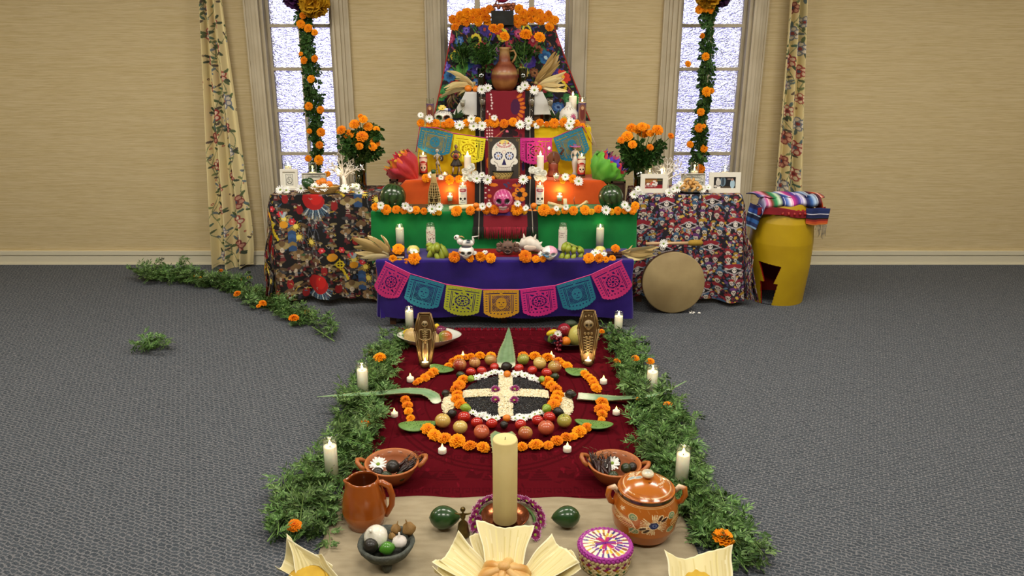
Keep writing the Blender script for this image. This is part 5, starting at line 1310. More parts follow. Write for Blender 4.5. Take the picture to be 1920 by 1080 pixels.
def skull_thing(px, py_b, wpx, z, label, col, name='sugar_skull', rotz=0, hgt=1.0, m=None):
    p, r = base_at(px, py_b, z, wpx); g = thing(name, label, 'skull ornament', (p.x, p.y, z), (0, 0, rotz))
    o = skull_mesh(col).build('skull', m or CER, g); o.scale = (r, r, r*hgt); o.location = (0, 0, 1.15*r*hgt); return g, p, r
def ex_pink(x, y, z, fr):
    if z > .2 and fr and abs(math.sin(x*9+z*5)) < .25: return 'e088b0'
    if fr and .0 > z > -.35 and abs(x) > .5 and abs(math.sin(x*40)) < .4: return 'f4d8e4'
    if z < -1.0: return 'b8385c'
g, p, r = skull_thing(943, 400, 37, T[2][0], 'pink painted sugar skull at the centre of the green step', skcol('b8407c', '1c0c14', extra=ex_pink), hgt=1.08)
MB().lathe([(r*.62, 0), (r*.66, .004), (r*.62, r*.5), (0, r*.5)], 20, 'c0404c').build('skull_base', CER, g)
def ex_w(x, y, z, fr):
    if fr and (x+.75)**2+(z-.1)**2 < .02: return 'd8702c'
    if z > .75 and abs(x) < .6: return '3c3c44'
g, p, r = skull_thing(874, 489, 30, T[1][0], 'white skull carrying a small white rabbit, beside the bananas on the purple step', skcol('efece6', '16140f', extra=ex_w), hgt=.86)
def ex_a(x, y, z, fr):
    if x > -.05 and z > .1: return 'e8a8c0'
    if x < -.1 and -.55 < z < 0: return '3c9ad0'
    if fr and abs(z-.25*abs(math.sin(x*4))-.12) < .05: return '50606c'
skull_thing(1031, 491, 30, T[1][0], 'white skull painted pink and blue beside the spiny shell on the purple step', skcol('efedea', '8a98a0', extra=ex_a), hgt=.86)
# rabbit riding the white skull
z0 = T[1][0]+2.0*r*.86; rb = thing('rabbit_figurine', 'small white painted rabbit riding on top of the white skull', 'figurine', (p.x, p.y, z0)); s = mpp(p)
b = MB(); b.ell((2*s, 0, 5*s), (13*s, 7*s, 7*s), 16, 10, lambda v: lin('26323e' if v.x > -1*s and v.x < 6*s and v.z > 1.5*s else 'ece8e2'))
b.tube([(-8*s, 0, 6*s), (-12*s, 0, 9*s), (-14*s, 0, 13*s)], [6*s, 6*s, 4.5*s], 10, 'ece8e2'); b.ell((-17*s, 0, 16*s), (6*s, 4.5*s, 5*s), 14, 10, 'f0ece6')
b.ell((-19*s, -4*s, 17.5*s), (1.6*s, 1.2*s, 1.6*s), 8, 6, '14100e'); b.build('body', CER, rb)
MB().tube([(-13*s, -2.5*s, 19*s), (-8*s, -3*s, 19*s), (-3*s, -3*s, 16*s)], [1.4*s, 2.4*s, 1*s], 8, 'c89a5c', flat=.5).build('ear', CER, rb)
MB().tube([(13*s, 0, 6*s), (13*s, 0, 13*s), (12*s, 0, 17*s), (18*s, 0, 18*s), (24*s, 0, 19*s)], [2.8*s, 2.2*s, 1.6*s, 1.3*s, .6*s], 8, 'e4e0da').build('tail', CER, rb)
# flowered white skull and painted gourd on the yellow step
def ex_f(x, y, z, fr):
    if fr:
        for cx_, c1 in ((-.4, '4c7a3c'), (.4, '7a4028')):
            d = math.hypot(x-cx_, z+.02)
            if .24 < d < .36: return c1
        if z > .4 and abs(math.sin(x*14)*math.sin(z*16)) > .75: return '2c3058'
g, p, r = skull_thing(832, 229, 34, T[4][0], 'round white skull crowned with a painted flower and dark ribbon on the yellow step', skcol('e8e4da', '20140f', extra=ex_f), hgt=.78)
fp_ = daisy_petals(9, 11, 'e8d060', 'd8c04c', .1, .2).build('painted_flower', CER, g); fp_.scale = (r*.45,)*3; fp_.location = (-r*.1, -r*.2, r*1.75); fp_.rotation_euler = (.9, 0, 0)
MB().tube([(-r*.75, -r*.5, r*1.25), (-r*.2, -r*.72, r*1.62), (r*.5, -r*.6, r*1.55)], [r*.05, r*.09, r*.05], 6, '3c1c28', flat=.5).build('ribbon', CER, g)
for (q, w_) in ((.35, .25), (.62, .2)): MB().ell((q*r, -r*.5, r*1.65), (r*w_, r*.1, r*w_*.8), 10, 8, '2c3474' if q > .5 else 'e8e8ee').build('petal_relief', CER, g)
p, r = base_at(1066, 226, T[4][0], 35)
g = thing('painted_gourd', 'round white vase painted with two colourful rosettes on the yellow step', 'ornament', (p.x, p.y, T[4][0]))
c = Canvas(120, 90, 'e6e3d8')
for (x, y, q, a, b_) in ((40, 62, 15, '2c5a4c', 'c8b83c'), (76, 56, 13, 'a83c64', 'c05c84')): c.burst(x, y, q, 16, a, 1.8); c.flower(x, y, q*.8, 8, b_, '2c3c6c')
for k in range(14): rr_ = random.Random(k); c.line([(20+k*6, 20+8*math.sin(k)), (24+k*6, 26+8*math.sin(k*2))], 2.2, rr_.choice(('1c2450', '8c2440', '2c2c34', '3c6a50')))
prof = [(0.0, 0), (.5, .0), (.85, .3), (1.0, .8), (.93, 1.25), (.7, 1.6), (.42, 1.8), (.3, 2.0), (.27, 2.3)]
pr = np.array(prof)
def gf(U, V):
    zz = np.interp(1-V, np.linspace(0, 1, len(pr)), pr[:, 1]); rr_ = np.interp(1-V, np.linspace(0, 1, len(pr)), pr[:, 0]); a = (U-.5)*2*PI
    return rr_*r*np.sin(a), -rr_*r*np.cos(a), zz*r
W2 = Canvas(240, 90, 'e6e3d8'); W2.a[:, 60:180] = c.a
gridobj('vase_body', 160, 90, gf, CER, g, W2)
# ================================================================== JUGS, BOWLS AND BASKETS
CLAY = mat('clay', attr=True, rough=.45, coat=.15, var='d8cfc4', vs=20)
GLAZE = mat('glazed_terracotta', attr=True, rough=.22, coat=.5)
UNGL = mat('unglazed_terracotta', attr=True, rough=.5, coat=.15)
p, r = base_at(946, 171, T[5][0]+.002, 50); p.y = 6.05; r = 25*mpp(p)
g = thing('striped_clay_jug', 'round striped clay jug with a tall neck at the top centre', 'jug', (p.x, p.y, T[5][0]+.002))
c1, c2, c3, c4 = 'a06a38', '7c3c24', '9c5a3c', 'b08a54'
MB().lathe([(0, 0), (r*.55, 0), (r*.85, r*.35), (r*.97, r*.7), (r, r*1.0), (r*.99, r*1.15), (r*.97, r*1.3), (r*.9, r*1.55), (r*.7, r*1.85), (r*.5, r*2.05), (r*.42, r*2.2), (r*.42, r*2.4), (r*.36, r*2.8), (r*.36, r*3.0), (r*.44, r*3.15), (r*.36, r*3.1), (r*.3, r*2.6), (0, r*2.5)], 36,
           [c1, c1, c1, c1, c2, c2, c4, c3, c2, c3, c2, c3, c4, c4, c4, c2, c2, c2]).build('body', CLAY, g)
MB().tube([(r*.38, 0, r*2.85), (r*.7, 0, r*2.9), (r*.85, 0, r*2.6), (r*.72, 0, r*2.25), (r*.55, 0, r*2.05)], r*.08, 8, c4).build('handle', CLAY, g)

def bowl_handles(cx, rim_y, wpx, base_y, z, label, rotz, group):
    p = atz(cx, base_y, z); r = wpx/2*mpp(p)*.98; p.y += r*.62
    g = thing('clay_bowl', label, 'bowl', (p.x, p.y, z), (0, 0, rotz), group); h = r*.78
    MB().lathe([(0, .004), (r*.42, .002), (r*.5, 0), (r*.72, h*.3), (r*.92, h*.72), (r*.98, h*.92), (r*1.02, h*.97), (r, h*1.02), (r*.93, h), (r*.85, h*.7), (r*.62, h*.28), (r*.3, h*.14), (0, h*.12)], 48,
               ['8a4a24']*5+['a8602c', 'b46a34', 'b46a34', 'a8602c']+['9c5426']*4).build('body', UNGL, g)
    for s in (-1, 1):
        MB().tube([(s*r*.98, -r*.30, h*.86), (s*r*1.14, -r*.26, h*1.02), (s*r*1.26, -r*.1, h*1.14), (s*r*1.27, r*.1, h*1.14), (s*r*1.14, r*.26, h*1.02), (s*r*.97, r*.30, h*.86)], r*.085, 10, 'a8602c').build('handle', UNGL, g)
    wv = MB()
    for k in range(26):
        a0 = .25+k*.105; pts = []
        for q in range(5): a = a0+q*.026; pts.append((math.cos(a)*r*.895, math.sin(a)*r*.895, h*(.80+.06*math.sin(a*12))))
        wv.tube(pts, r*.012, 4, '3c2010', cap=False)
    wv.build('wavy_glaze_line', GLAZE, g)
    return g, p, r, h
AVC = mat('avocado_skin', '20301a', rough=.35, var='2c3c1c', vs=30, bump=.35, bs=70, coat=.15)
AVD = mat('dark_avocado_skin', '1c1712', rough=.4, var='26231a', vs=30, bump=.5, bs=80, coat=.1)
AVG = mat('smooth_green_avocado', '1a3d1a', rough=.3, var='234a20', vs=14, bump=.1, bs=60, coat=.5)
def pear(r, L_, k=.32):
    """profile along x of a pear-like fruit, as tube points and radii"""
    pts = []; rr_ = []
    for i in range(15):
        t = i/14; x = (t-.5)*L_; q = math.sin(PI*t)**.62*(1-k*t); pts.append((x, 0, 0)); rr_.append(max(r*q*1.12, .0004))
    return pts, rr_
def avocado(px, py, wpx, z, label, m, rotz=0, group=None, ratio=1.32, hpx=None, up=None, cat='avocado', tag_=True):
    p = atz(px, py, z); L_ = wpx*mpp(p); r = L_/ratio/2; p = atz(px, py, z+r)
    pts, rr_ = pear(r, L_); o = MB().tube(pts, rr_, 20).build('avocado', m, None, loc=p); o.rotation_euler = (0, up or 0, rotz)
    st_ = MB().tube([(L_*.46, 0, 0), (L_*.5, 0, 0)], r*.1, 8, '6a5a34').build('stem_end', DULL, o)
    return tag(o, label, cat, group)
avocado(834, 970, 58, .012, 'large green avocado on the linen beside the brass figure bell', AVG, .05, 'large avocados', 1.28)
avocado(1061, 969, 54, .012, 'large green avocado on the linen between wreath and woven basket', AVG, PI+.1, 'large avocados', 1.28)
for (px, py, w_, m_, lb, rz) in ((950, 687, 22, AVD, 'dark avocado at the foot of the far aloe leaf', .3), (945, 796, 19, AVD, 'dark avocado in front of the near tangerine', 1.5), (864, 703, 18, AVC, 'dark green avocado at the far left of the tomato row', 0),
     (1040, 706, 18, AVC, 'dark green avocado at the far right of the tomato row', 3.1), (836, 737, 17, AVD, 'dark avocado at the tip of the aloe leaf, inner left side', .4), (848, 775, 21, AVD, 'dark avocado beside the lime, near left', .8),
     (1070, 739, 22, AVD, 'dark avocado at the butt of the aloe leaf, inner right side', 0), (1047, 772, 22, AVD, 'dark avocado beside the lime, near right', -.4)):
    avocado(px, py, w_, .012, lb, m_, rz, 'dark avocados of the mandala', 1.2)
# contents helper: a round or oval fruit resting at given height
def fruit(name, px, py, dpx, z, label, m, cat, sq=(1, 1, 1), rot=(0, 0, 0), group=None, mb=None, stem=None, top=None):
    p = atz(px, py, z); r = dpx/2*mpp(p); p = atz(px, py, z+r*sq[2]*.95); r = dpx/2*mpp(p)
    o = (mb or MB().ell((0, 0, 0), sq, 22, 14)).build(name, m, None, loc=p); o.scale = (r,)*3; o.rotation_euler = rot
    if stem:
        s_ = MB().tube([(0, 0, .78), (.03, .02, .95), (.09, .03, 1.14)], [.05, .035, .045], 6, stem).build('stem', DULL, o)
    return tag(o, label, cat, group)
def apple_mb(c_a, c_b, seed, stripes=False, green=None):
    r = random.Random(seed); mb = MB(); ph = r.uniform(0, 6); A, B = lin(c_a), lin(c_b)
    def cf(v):
        a = math.atan2(v.y, v.x); q = .5+.5*math.sin(a+ph)*.9+.25*v.z; 
        if stripes: q += .5*math.sin(a*16+ph)*math.sin(a*7)
        q = min(1, max(0, q)); return tuple(A[k]*(1-q)+B[k]*q for k in range(3))
    vs = []; fs = []; nu, nv = 26, 18
    for j in range(nv+1):
        t = PI*j/nv
        for i in range(nu):
            a = 2*PI*i/nu; rr_ = 1+.03*math.cos(5*a)*math.sin(t/2)**4*(1 if t < 1.2 else .4)
            x, y, z = rr_*math.sin(t)*math.cos(a), rr_*math.sin(t)*math.sin(a), -math.cos(t)*.92
            if z > 0: z -= .34*math.exp(-(x*x+y*y)/.05)
            else: z += .15*math.exp(-(x*x+y*y)/.05); x *= 1-.1*(-z); y *= 1-.1*(-z)
            vs.append((x, y, z))
    for j in range(nv):
        for i in range(nu):
            p = j*nu+i; q = j*nu+(i+1) % nu; fs.append((p, q, q+nu, p+nu))
    return mb.add(vs, fs, [cf(Vector(v)) for v in vs])
APL = mat('apple_skin', attr=True, rough=.28, coat=.35, var='efe0c8', vs=18)
AP = {'red': ('b84a34', 'c86a4a'), 'striped': ('a03428', 'c8985c'), 'yellow': ('c8a858', 'd8c070'), 'green': ('8a9a3c', 'b0a850'), 'mixed': ('b8543c', 'b8a054')}
for i, (px, py, d, k, lb) in enumerate(((862, 684, 26, 'striped', 'red striped apple at the far left of the apple ring'), (890, 680, 22, 'striped', 'dark striped apple second along the far row from the left'), (920, 675, 23, 'mixed', 'red and yellow apple beside the far aloe leaf, left of it'),
        (981, 674, 23, 'green', 'green apple just right of the far aloe leaf'), (1012, 681, 25, 'yellow', 'pale yellow apple in the middle of the far right apples'), (1040, 688, 26, 'mixed', 'yellow and red apple at the far right of the apple ring'),
        (830, 789, 30, 'yellow', 'yellow apple blushed pink beside the near left cactus pad'), (863, 801, 28, 'yellow', 'small pale yellow apple before the near left tomatoes'), (903, 810, 30, 'red', 'reddish apple left of the pillar candle'),
        (985, 812, 28, 'mixed', 'dull reddish apple right of the pillar candle'), (1024, 802, 31, 'red', 'largest red apple, near right of the mandala'), (1058, 789, 28, 'green', 'green apple with a dark stripe beside the near right cactus pad'))):
    fruit('apple', px, py, d, .012, lb, APL, 'apple', rot=(R.uniform(-.3, .1), R.uniform(-.25, .25), R.uniform(0, 6)), group='apples of the mandala', mb=apple_mb(*AP[k], i, k == 'striped'), stem='5a4428')
TOM = mat('tomato_skin', 'c02a20', rough=.2, var='b02218', vs=4, coat=.5)
for i, (px, py, d, lb) in enumerate(((883, 697, 19, 'outermost of the three far tomatoes left of the aloe'), (903, 695, 19, 'middle of the three far tomatoes left of the aloe'), (927, 688, 18, 'far tomato touching the aloe leaf from the left'),
        (973, 690, 19, 'far tomato touching the aloe leaf from the right'), (998, 694, 19, 'middle of the three far tomatoes right of the aloe'), (1025, 699, 21, 'outermost of the three far tomatoes right of the aloe'),
        (870, 782, 25, 'outermost near tomato on the left, under the lime'), (894, 792, 23, 'middle near tomato on the left'), (922, 794, 22, 'near tomato just left of the dark avocado'), (976, 796, 23, 'near tomato just right of the dark avocado'), (1008, 788, 23, 'middle near tomato on the right'), (1030, 782, 24, 'outermost near tomato on the right, under the lime'))):
    fruit('tomato', px, py, d, .012, 'red plum tomato, '+lb, TOM, 'tomato', (1.0, .86, .84), (0, 0, R.uniform(-.6, .6)), 'tomatoes of the mandala')
LIME = mat('lime_skin', '7c9c28', rough=.3, var='92ac34', vs=10, bump=.15, bs=120, coat=.2)
def lime_mb():
    mb = MB(); pts, rr_ = [], []
    for i in range(13): t = i/12; pts.append(((t-.5)*2.3, 0, 0)); rr_.append(max(.02, .9*math.sin(PI*t)**.8+(.06 if i in (1, 11) else 0)))
    return mb.tube(pts, rr_, 18)
for (px, py, d, lb) in ((883, 710, 16, 'lime at the far left corner of the seed cross'), (873, 765, 21, 'bright lime at the near left corner of the seed cross'), (1016, 711, 15, 'lime at the far right corner of the seed cross'), (1025, 766, 21, 'bright lime at the near right corner of the seed cross')):
    fruit('lime', px, py, d*.95, .015, lb, LIME, 'lime', rot=(0, 0, R.uniform(0, 3)), group='limes of the mandala', mb=lime_mb())
TAN = mat('tangerine_peel', 'e8861a', rough=.4, var='e07a12', vs=9, bump=.25, bs=160)
for (px, py, d, z, lb) in ((951, 701, 14, .02, 'tangerine at the far end of the seed cross'), (950, 784, 15, .015, 'tangerine at the near end of the seed cross')):
    fruit('tangerine', px, py, d, z, lb, TAN, 'tangerine', (1, 1, .9), group='tangerines of the mandala')
for (px, py, d, z, lb) in ((893, 385.5, 12, .745, 'small orange stacked on another at the left of the runner, green step'), (897, 394, 11, .722, 'small orange at the bottom of the stack left of the runner, green step'), (1001, 386, 12.5, .745, 'small orange stacked on top at the right of the runner, green step'),
        (1003, 397, 10, .722, 'small orange under the stacked one right of the runner'), (994, 396, 9, .722, 'tiniest orange beside the stack right of the runner'), (924, 334, 9.5, .892, 'small orange beside the clay bowl, left side'), (992, 334, 9, .892, 'small orange beside the clay bowl, right side'),
        (878, 166, 14, 1.462, 'larger orange on the left corner of the white top step'), (892, 167, 12.5, 1.462, 'second orange on the white top step, next to the daisies'), (990, 165, 13, 1.462, 'orange half hidden by daisies on the white top step'), (1010, 165, 13, 1.462, 'orange at the right corner of the white top step')):
    o = fruit('small_orange', px, py, d, z, lb, TAN, 'orange', (1, 1, .94), group='small oranges on the steps')
    ty_ = {745: 5.262, 722: 5.262, 892: 5.51, 1462: 5.965}[round(z*1000) if z < 1.4 else 1462]
    q = aty(px, py, ty_+(.014 if z > .74 and z < .75 else .0)); o.location = (q.x, q.y, q.z)
CORN = mat('pale_kernel', 'd8c8a0', rough=.5, var='c8b488', vs=30); BEAN = mat('black_bean', '17171a', rough=.3, rnd=0, coat=.3); SEED = mat('white_seed', attr=True, rough=.6)
# seed cross ---------------------------------------------------------------------
cc_ = atz(948, 742, .012); s = mpp(cc_)
ea = 80*s; near = atz(948, 782, .012).y; far = atz(948, 703, .012).y; eb = (far-near)/2; cyy = (far+near)/2; cxx = cc_.x
g = thing('seed_cross', 'round bed of black beans divided by a cross of white seeds at the mandala centre', 'seed design', (0, 0, 0))
r = random.Random(6); hw = 13*s; hwy = 7.5*s*2.1
bb = MB(); bb.ell((cxx, cyy, .006), (ea, eb, .014), 48, 8, '141416')
def oct_(mb, p, a, b_, c_, rz, col):
    ca, sa = math.cos(rz), math.sin(rz)
    vs = [(p[0]+a*ca, p[1]+a*sa, p[2]), (p[0]-b_*sa, p[1]+b_*ca, p[2]), (p[0]-a*ca, p[1]-a*sa, p[2]), (p[0]+b_*sa, p[1]-b_*ca, p[2]), (p[0], p[1], p[2]+c_), (p[0], p[1], p[2]-c_)]
    mb.add(vs, [(0, 1, 4), (1, 2, 4), (2, 3, 4), (3, 0, 4), (1, 0, 5), (2, 1, 5), (3, 2, 5), (0, 3, 5)], col)
n = 0
while n < 5200:
    x, y = r.uniform(-1, 1), r.uniform(-1, 1)
    if x*x+y*y > .97 or abs(x*ea) < hw*.8 or abs(y*eb) < hwy*.8: n += .3; continue
    zz = .006+.014*math.sqrt(1-x*x-y*y); oct_(bb, (cxx+x*ea, cyy+y*eb, zz+.001), .0052, .0032, .0028, r.uniform(0, 3), lin(r.choice(('101012', '1a1a1c', '242426')))); n += 1
tag(bb.build('black_beans', BEAN, g, smooth=False), kind='stuff')
wb_ = MB()
def seeds(x0, x1, y0, y1, N, zf=.022, ellip=None):
    for _ in range(N):
        x, y = r.uniform(x0, x1), r.uniform(y0, y1)
        if ellip:
            d = ((x-ellip[0])/ellip[2])**2+((y-ellip[1])/ellip[3])**2
            if d > 1: continue
            zt = ellip[4]*math.sqrt(1-d)+.006
        else:
            q = max(0, 1-((x-cxx)/ea)**2-((y-cyy)/eb)**2); zt = .006+.014*math.sqrt(q)+.006
        oct_(wb_, (x, y, zt+r.uniform(0, .003)), .0062, .0048, .0022, r.uniform(0, 3), lin(r.choice(('e8dcb8', 'ded0a8', 'f0e8cc', 'cfc090', 'e4d8b4'))))
wb_.box(cxx-hw*.9, cxx+hw*.9, cyy-eb*.97, cyy+eb*.97, .01, .019, 'd8cca8'); wb_.box(cxx-ea*.97, cxx+ea*.97, cyy-hwy*.85, cyy+hwy*.85, .01, .019, 'd8cca8')
seeds(cxx-hw, cxx+hw, cyy-eb*1.0, cyy+eb*1.0, 1900); seeds(cxx-ea, cxx+ea, cyy-hwy, cyy+hwy, 1900)
tag(wb_.build('white_seeds', SEED, g, smooth=False), kind='stuff')
for (px, py, wx, wy, lb) in ((841, 757, 12, 24, 'small heap of white seeds outside the inner arc on the pitcher side'), (1061, 757, 13, 28, 'small heap of white seeds outside the inner arc on the pot side')):
    q = atz(px, py, .01); wb_ = MB(); a_, b2 = wx*s, wy*s*1.6
    wb_.ell((q.x, q.y, .006), (a_*.95, b2*.95, .014), 20, 8, 'd0c4a0'); seeds(q.x-a_, q.x+a_, q.y-b2, q.y+b2, 900, ellip=(q.x, q.y, a_, b2, .016))
    tag(wb_.build('seed_heap', SEED, None, smooth=False), lb, 'seeds', 'seed heaps', 'stuff')
# ------------------------------------------------------------------ aloe leaves and cactus pads
ALOE = mat('aloe_skin', attr=True, rough=.35, var='dce8d8', vs=20, coat=.1)
def aloe(label, pts, wpx, zs, tip0=True, white=.9, spines=True):
    """pts: pixels from tip to cut end; wpx: widths in pixels"""
    P_ = [atz(px, py, z) for (px, py), z in zip(pts, zs)]; n = 34; g = thing('aloe_leaf', label, 'leaf', (0, 0, 0), group='aloe leaves')
    t_ = np.linspace(0, 1, len(P_)); T_ = np.linspace(0, 1, n)
    X = np.interp(T_, t_, [q.x for q in P_]); Y = np.interp(T_, t_, [q.y for q in P_]); Z = np.interp(T_, t_, zs); W_ = np.interp(T_, t_, [w_*mpp(q)/2 for w_, q in zip(wpx, P_)])
    k = np.array([.25, .5, .25])
    for arr in (X, Y, Z, W_): arr[1:-1] = np.convolve(arr, k, 'valid')
    mb = MB(); vs = []; cs = []; m = 9; sp_ = MB()
    for i in range(n):
        d = Vector((X[min(i+1, n-1)]-X[max(i-1, 0)], Y[min(i+1, n-1)]-Y[max(i-1, 0)], 0)).normalized(); nr = Vector((-d.y, d.x, 0))
        for top in (1, 0):
            for j in range(m):
                u = j/(m-1)*2-1
                if not top: u = -u
                z = Z[i]+W_[i]*(.30*u*u) + (.0 if top else -W_[i]*.32*(1-u*u)-.001)
                q = Vector((X[i], Y[i], 0))+nr*W_[i]*u; vs.append((q.x, q.y, max(z, .008)))
                tt = i/(n-1); f = (tt-white+.06*(1-u*u))/.10; f = max(0, min(1, f)); A, B = lin('7f9f78' if abs(u) < .85 else 'a4b084'), lin('e0e4cc'); A = tuple(A[k_]*(1-.12*math.sin(u*9)) for k_ in range(3))
                cs.append(tuple(A[k_]*(1-f)+B[k_]*f for k_ in range(3)))
        if spines and i % 2 == 0 and i > 3:
            for u in (-1, 1):
                q = Vector((X[i], Y[i], Z[i]+W_[i]*.3))+nr*W_[i]*u; sp_.add([q-d*.004, q+d*.004, q+nr*u*.006-d*.002], [(0, 1, 2)], 'b09a60')
    R_ = 2*m; fs = [(i*R_+j, i*R_+(j+1) % R_, (i+1)*R_+(j+1) % R_, (i+1)*R_+j) for i in range(n-1) for j in range(R_)]
    fs += [tuple(range(R_))[::-1], tuple((n-1)*R_+j for j in range(R_))]
    mb.add(vs, fs, cs).build('leaf_blade', ALOE, g)
    if spines: tag(sp_.build('spines', DULL, g, smooth=False), kind='stuff')
aloe('long aloe leaf lying across the foliage toward the mandala, pitcher side', [(594, 744), (640, 742), (700, 740), (760, 735), (795, 737), (812, 744), (819, 756)], [2, 10, 19, 24, 27, 25, 18], [.09, .10, .085, .04, .03, .02, .012], white=.9)
aloe('long aloe leaf lying across the foliage toward the mandala, pot side', [(1288, 714), (1260, 729), (1225, 742), (1200, 746), (1150, 749), (1115, 748), (1083, 745)], [2, 5, 9, 13, 21, 27, 26], [.10, .10, .09, .075, .03, .02, .02], white=.86)
aloe('upright pointing aloe leaf at the far side of the mandala', [(954, 614), (953, 640), (950, 660), (949, 678), (949, 690)], [2, 16, 28, 35, 34], [.02, .02, .02, .02, .02], white=.84)
aloe('broad aloe leaf under the tall pillar candle at the near side', [(946, 925), (944, 890), (943, 850), (943, 822), (944, 812)], [8, 26, 40, 48, 30], [.02, .02, .025, .03, .03], white=1.3)
NOP = mat('cactus_skin', attr=True, rough=.5, var='d8e4c8', vs=26)
def nopal(label, cx, cy, lpx, wpx, ang, z=.012):
    p = atz(cx, cy, z); s_ = mpp(p); g = thing('cactus_pad', label, 'cactus', (p.x, p.y, z+.012), (.1, .08, ang), group='cactus pads'); a_, b_ = lpx*s_/2, wpx*s_/2*1.9
    mb = MB(); mb.ell((0, 0, 0), (a_, b_, .011), 32, 10, lambda v: lin('6a9048') if v.z > -.002 else lin('4c7030'))
    for i, v in enumerate(mb.v): mb.v[i] = (v[0], v[1]*(1-.28*v[0]/a_), v[2]+.012*(v[0]/a_)**2)
    mb.build('pad', NOP, g); sp_ = MB()
    for i in range(46):
        r_ = random.Random(i); x, y = r_.uniform(-.85, .85), r_.uniform(-.8, .8)
        if x*x+y*y < .72: sp_.ell((x*a_, y*b_*(1-.28*x), .011*math.sqrt(1-x*x-y*y)+.012*x*x+.0005), (.0022, .0022, .0016), 5, 3, '2c3c18')
    tag(sp_.build('spine_nubs', NOP, g), kind='stuff')
nopal('cactus pad at the far left of the mandala under the short marigold arc', 829, 696, 48, 14, -.25)
nopal('cactus pad at the far right of the mandala under the short marigold arc', 1080, 701, 44, 16, .3)
nopal('cactus pad at the near left of the mandala beside the yellow apple', 784, 803, 76, 18, .35)
nopal('cactus pad at the near right of the mandala beside the green apple', 1113, 800, 76, 21, PI-.45)

# ------------------------------------------------------------------ foreground vessels
p = atz(680, 1001, .012); s = mpp(p); r = 42.5*s; p.y += r*.8
zt = aty(687, 893, p.y).z-.01; h = zt-.012
g = thing('glazed_pitcher', 'glazed brown terracotta pitcher with spout and big handle on the linen', 'pitcher', (p.x, p.y, .012), (0, 0, 0))
prof = [(0, .0), (r*.72, 0), (r*.78, h*.01), (r*.93, h*.2), (r*1.0, h*.34), (r*.995, h*.345), (r*1.0, h*.45), (r*.93, h*.64), (r*.80, h*.82), (r*.70, h*.94), (r*.67, h), (r*.63, h*1.003), (r*.64, h*.94), (r*.76, h*.78), (r*.9, h*.45), (r*.7, h*.1), (0, h*.06)]
def spout(a, z):
    d = abs((a-rad(190)+PI) % (2*PI)-PI)
    return 1+.30*math.exp(-(d/.22)**2)*max(0, (z/h-.86)/.14)
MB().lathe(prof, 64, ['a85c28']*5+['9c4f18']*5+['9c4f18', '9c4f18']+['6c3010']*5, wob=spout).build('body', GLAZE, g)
MB().tube([(r*.60, -.004, h*.90), (r*.85, -.006, h*.93), (r*1.14, -.008, h*.86), (r*1.28, -.01, h*.66), (r*1.24, -.008, h*.45), (r*1.05, -.006, h*.28), (r*.93, -.004, h*.2)], [r*.14, r*.15, r*.15, r*.14, r*.13, r*.12, r*.13], 14, 'a05018').build('handle', GLAZE, g)
# lidded pot
p = atz(1214, 1026, .012); s = mpp(p); r = 63*s; p.y += r*.72
g = thing('lidded_pot', 'painted terracotta pot with lid, two loop handles and a blue-eyed flower', 'pot', (p.x, p.y, .012))
h = aty(1212, 913, p.y).z-.012
pr = np.array([(.0, 0), (.62, 0), (.80, .07), (.95, .28), (1.0, .5), (.97, .68), (.88, .84), (.83, .92), (.85, .97), (.86, 1.0)])
PC = Canvas(320, 135, 'b4641e')
PC.rect(0, 0, 420, 12, '3a2410'); PC.line([(0, 14), (420, 14)], 1.6, 'e8cc98'); PC.line([(0, 18), (420, 18)], 1.2, 'e0bc80')
x0, y0 = 164, 58
for k in range(34):
    a = 2*PI*k/34
    if .9 < (a % PI) < 1.35 or 2.2 < (a % PI) < 2.6: continue
    PC.line([(x0+9*math.cos(a), y0+11*math.sin(a)), (x0+21*math.cos(a), y0+27*math.sin(a))], 1.5, 'ecd8a8')
for (dx, dy, a) in ((11, -17, -1.0), (17, -12, -.7), (-11, 15, 2.2), (-17, 10, 2.5)): PC.ell(x0+dx, y0+dy, 9, 4.4, 'ecd0a0', a); PC.ell(x0+dx, y0+dy, 7, 3, '3c1c0c', a)
PC.ell(x0, y0, 8.5, 10, 'ecd8b0'); PC.ell(x0, y0, 7.3, 8.6, '28305c'); PC.ell(x0+1.5, y0, 3.2, 4, '7c8cb4', ring=.4)
for sx_ in (-1, 1):
    for k in range(13):
        t = k/12; bx = x0+sx_*(30+t*36); by = y0+4-t*12
        PC.line([(bx, by), (bx+sx_*8, by-13+t*4)], 1.8, 'd8b078'); PC.line([(bx, by+1), (bx+sx_*6, by+14-t*6)], 1.4, 'e0bc84')
    PC.line([(x0+sx_*24, y0+6), (x0+sx_*50, y0+2), (x0+sx_*68, y0-10)], 1.6, '8a4a18')
    for (dx, dy) in ((33, -16), (30, 20)): PC.ell(x0+sx_*dx, y0+dy, 8, 9, 'e4cc98'); PC.ell(x0+sx_*dx, y0+dy, 6.6, 7.4, '708c68'); PC.ell(x0+sx_*dx+1, y0+dy, 3.4, 4, 'd8c890', ring=.3)
PC.line([(x0-64, y0+4), (x0-50, y0-6), (x0-34, y0-4), (x0-27, y0+12), (x0-38, y0+32)], 1.8, 'ecd8a8')
PC.line([(106, 28), (112, 36)], 1.6, 'ecd8b0'); PC.line([(113, 27), (107, 37)], 1.6, 'ecd8b0'); PC.line([(104, 33), (115, 31)], 1.4, 'ecd8b0')
for k in range(5): PC.line([(140+k*14, 21), (140+k*14+3, 29)], 1, 'c88848')
def potf(U, V):
    tt = np.linspace(0, 1, len(pr)); rr_ = np.interp(1-V, pr[:, 1], pr[:, 0]); 
    k = np.array([1, 2, 1])/4
    a = (U-.5)*2*PI; return rr_*r*np.sin(a), -rr_*r*np.cos(a), (1-V)*h
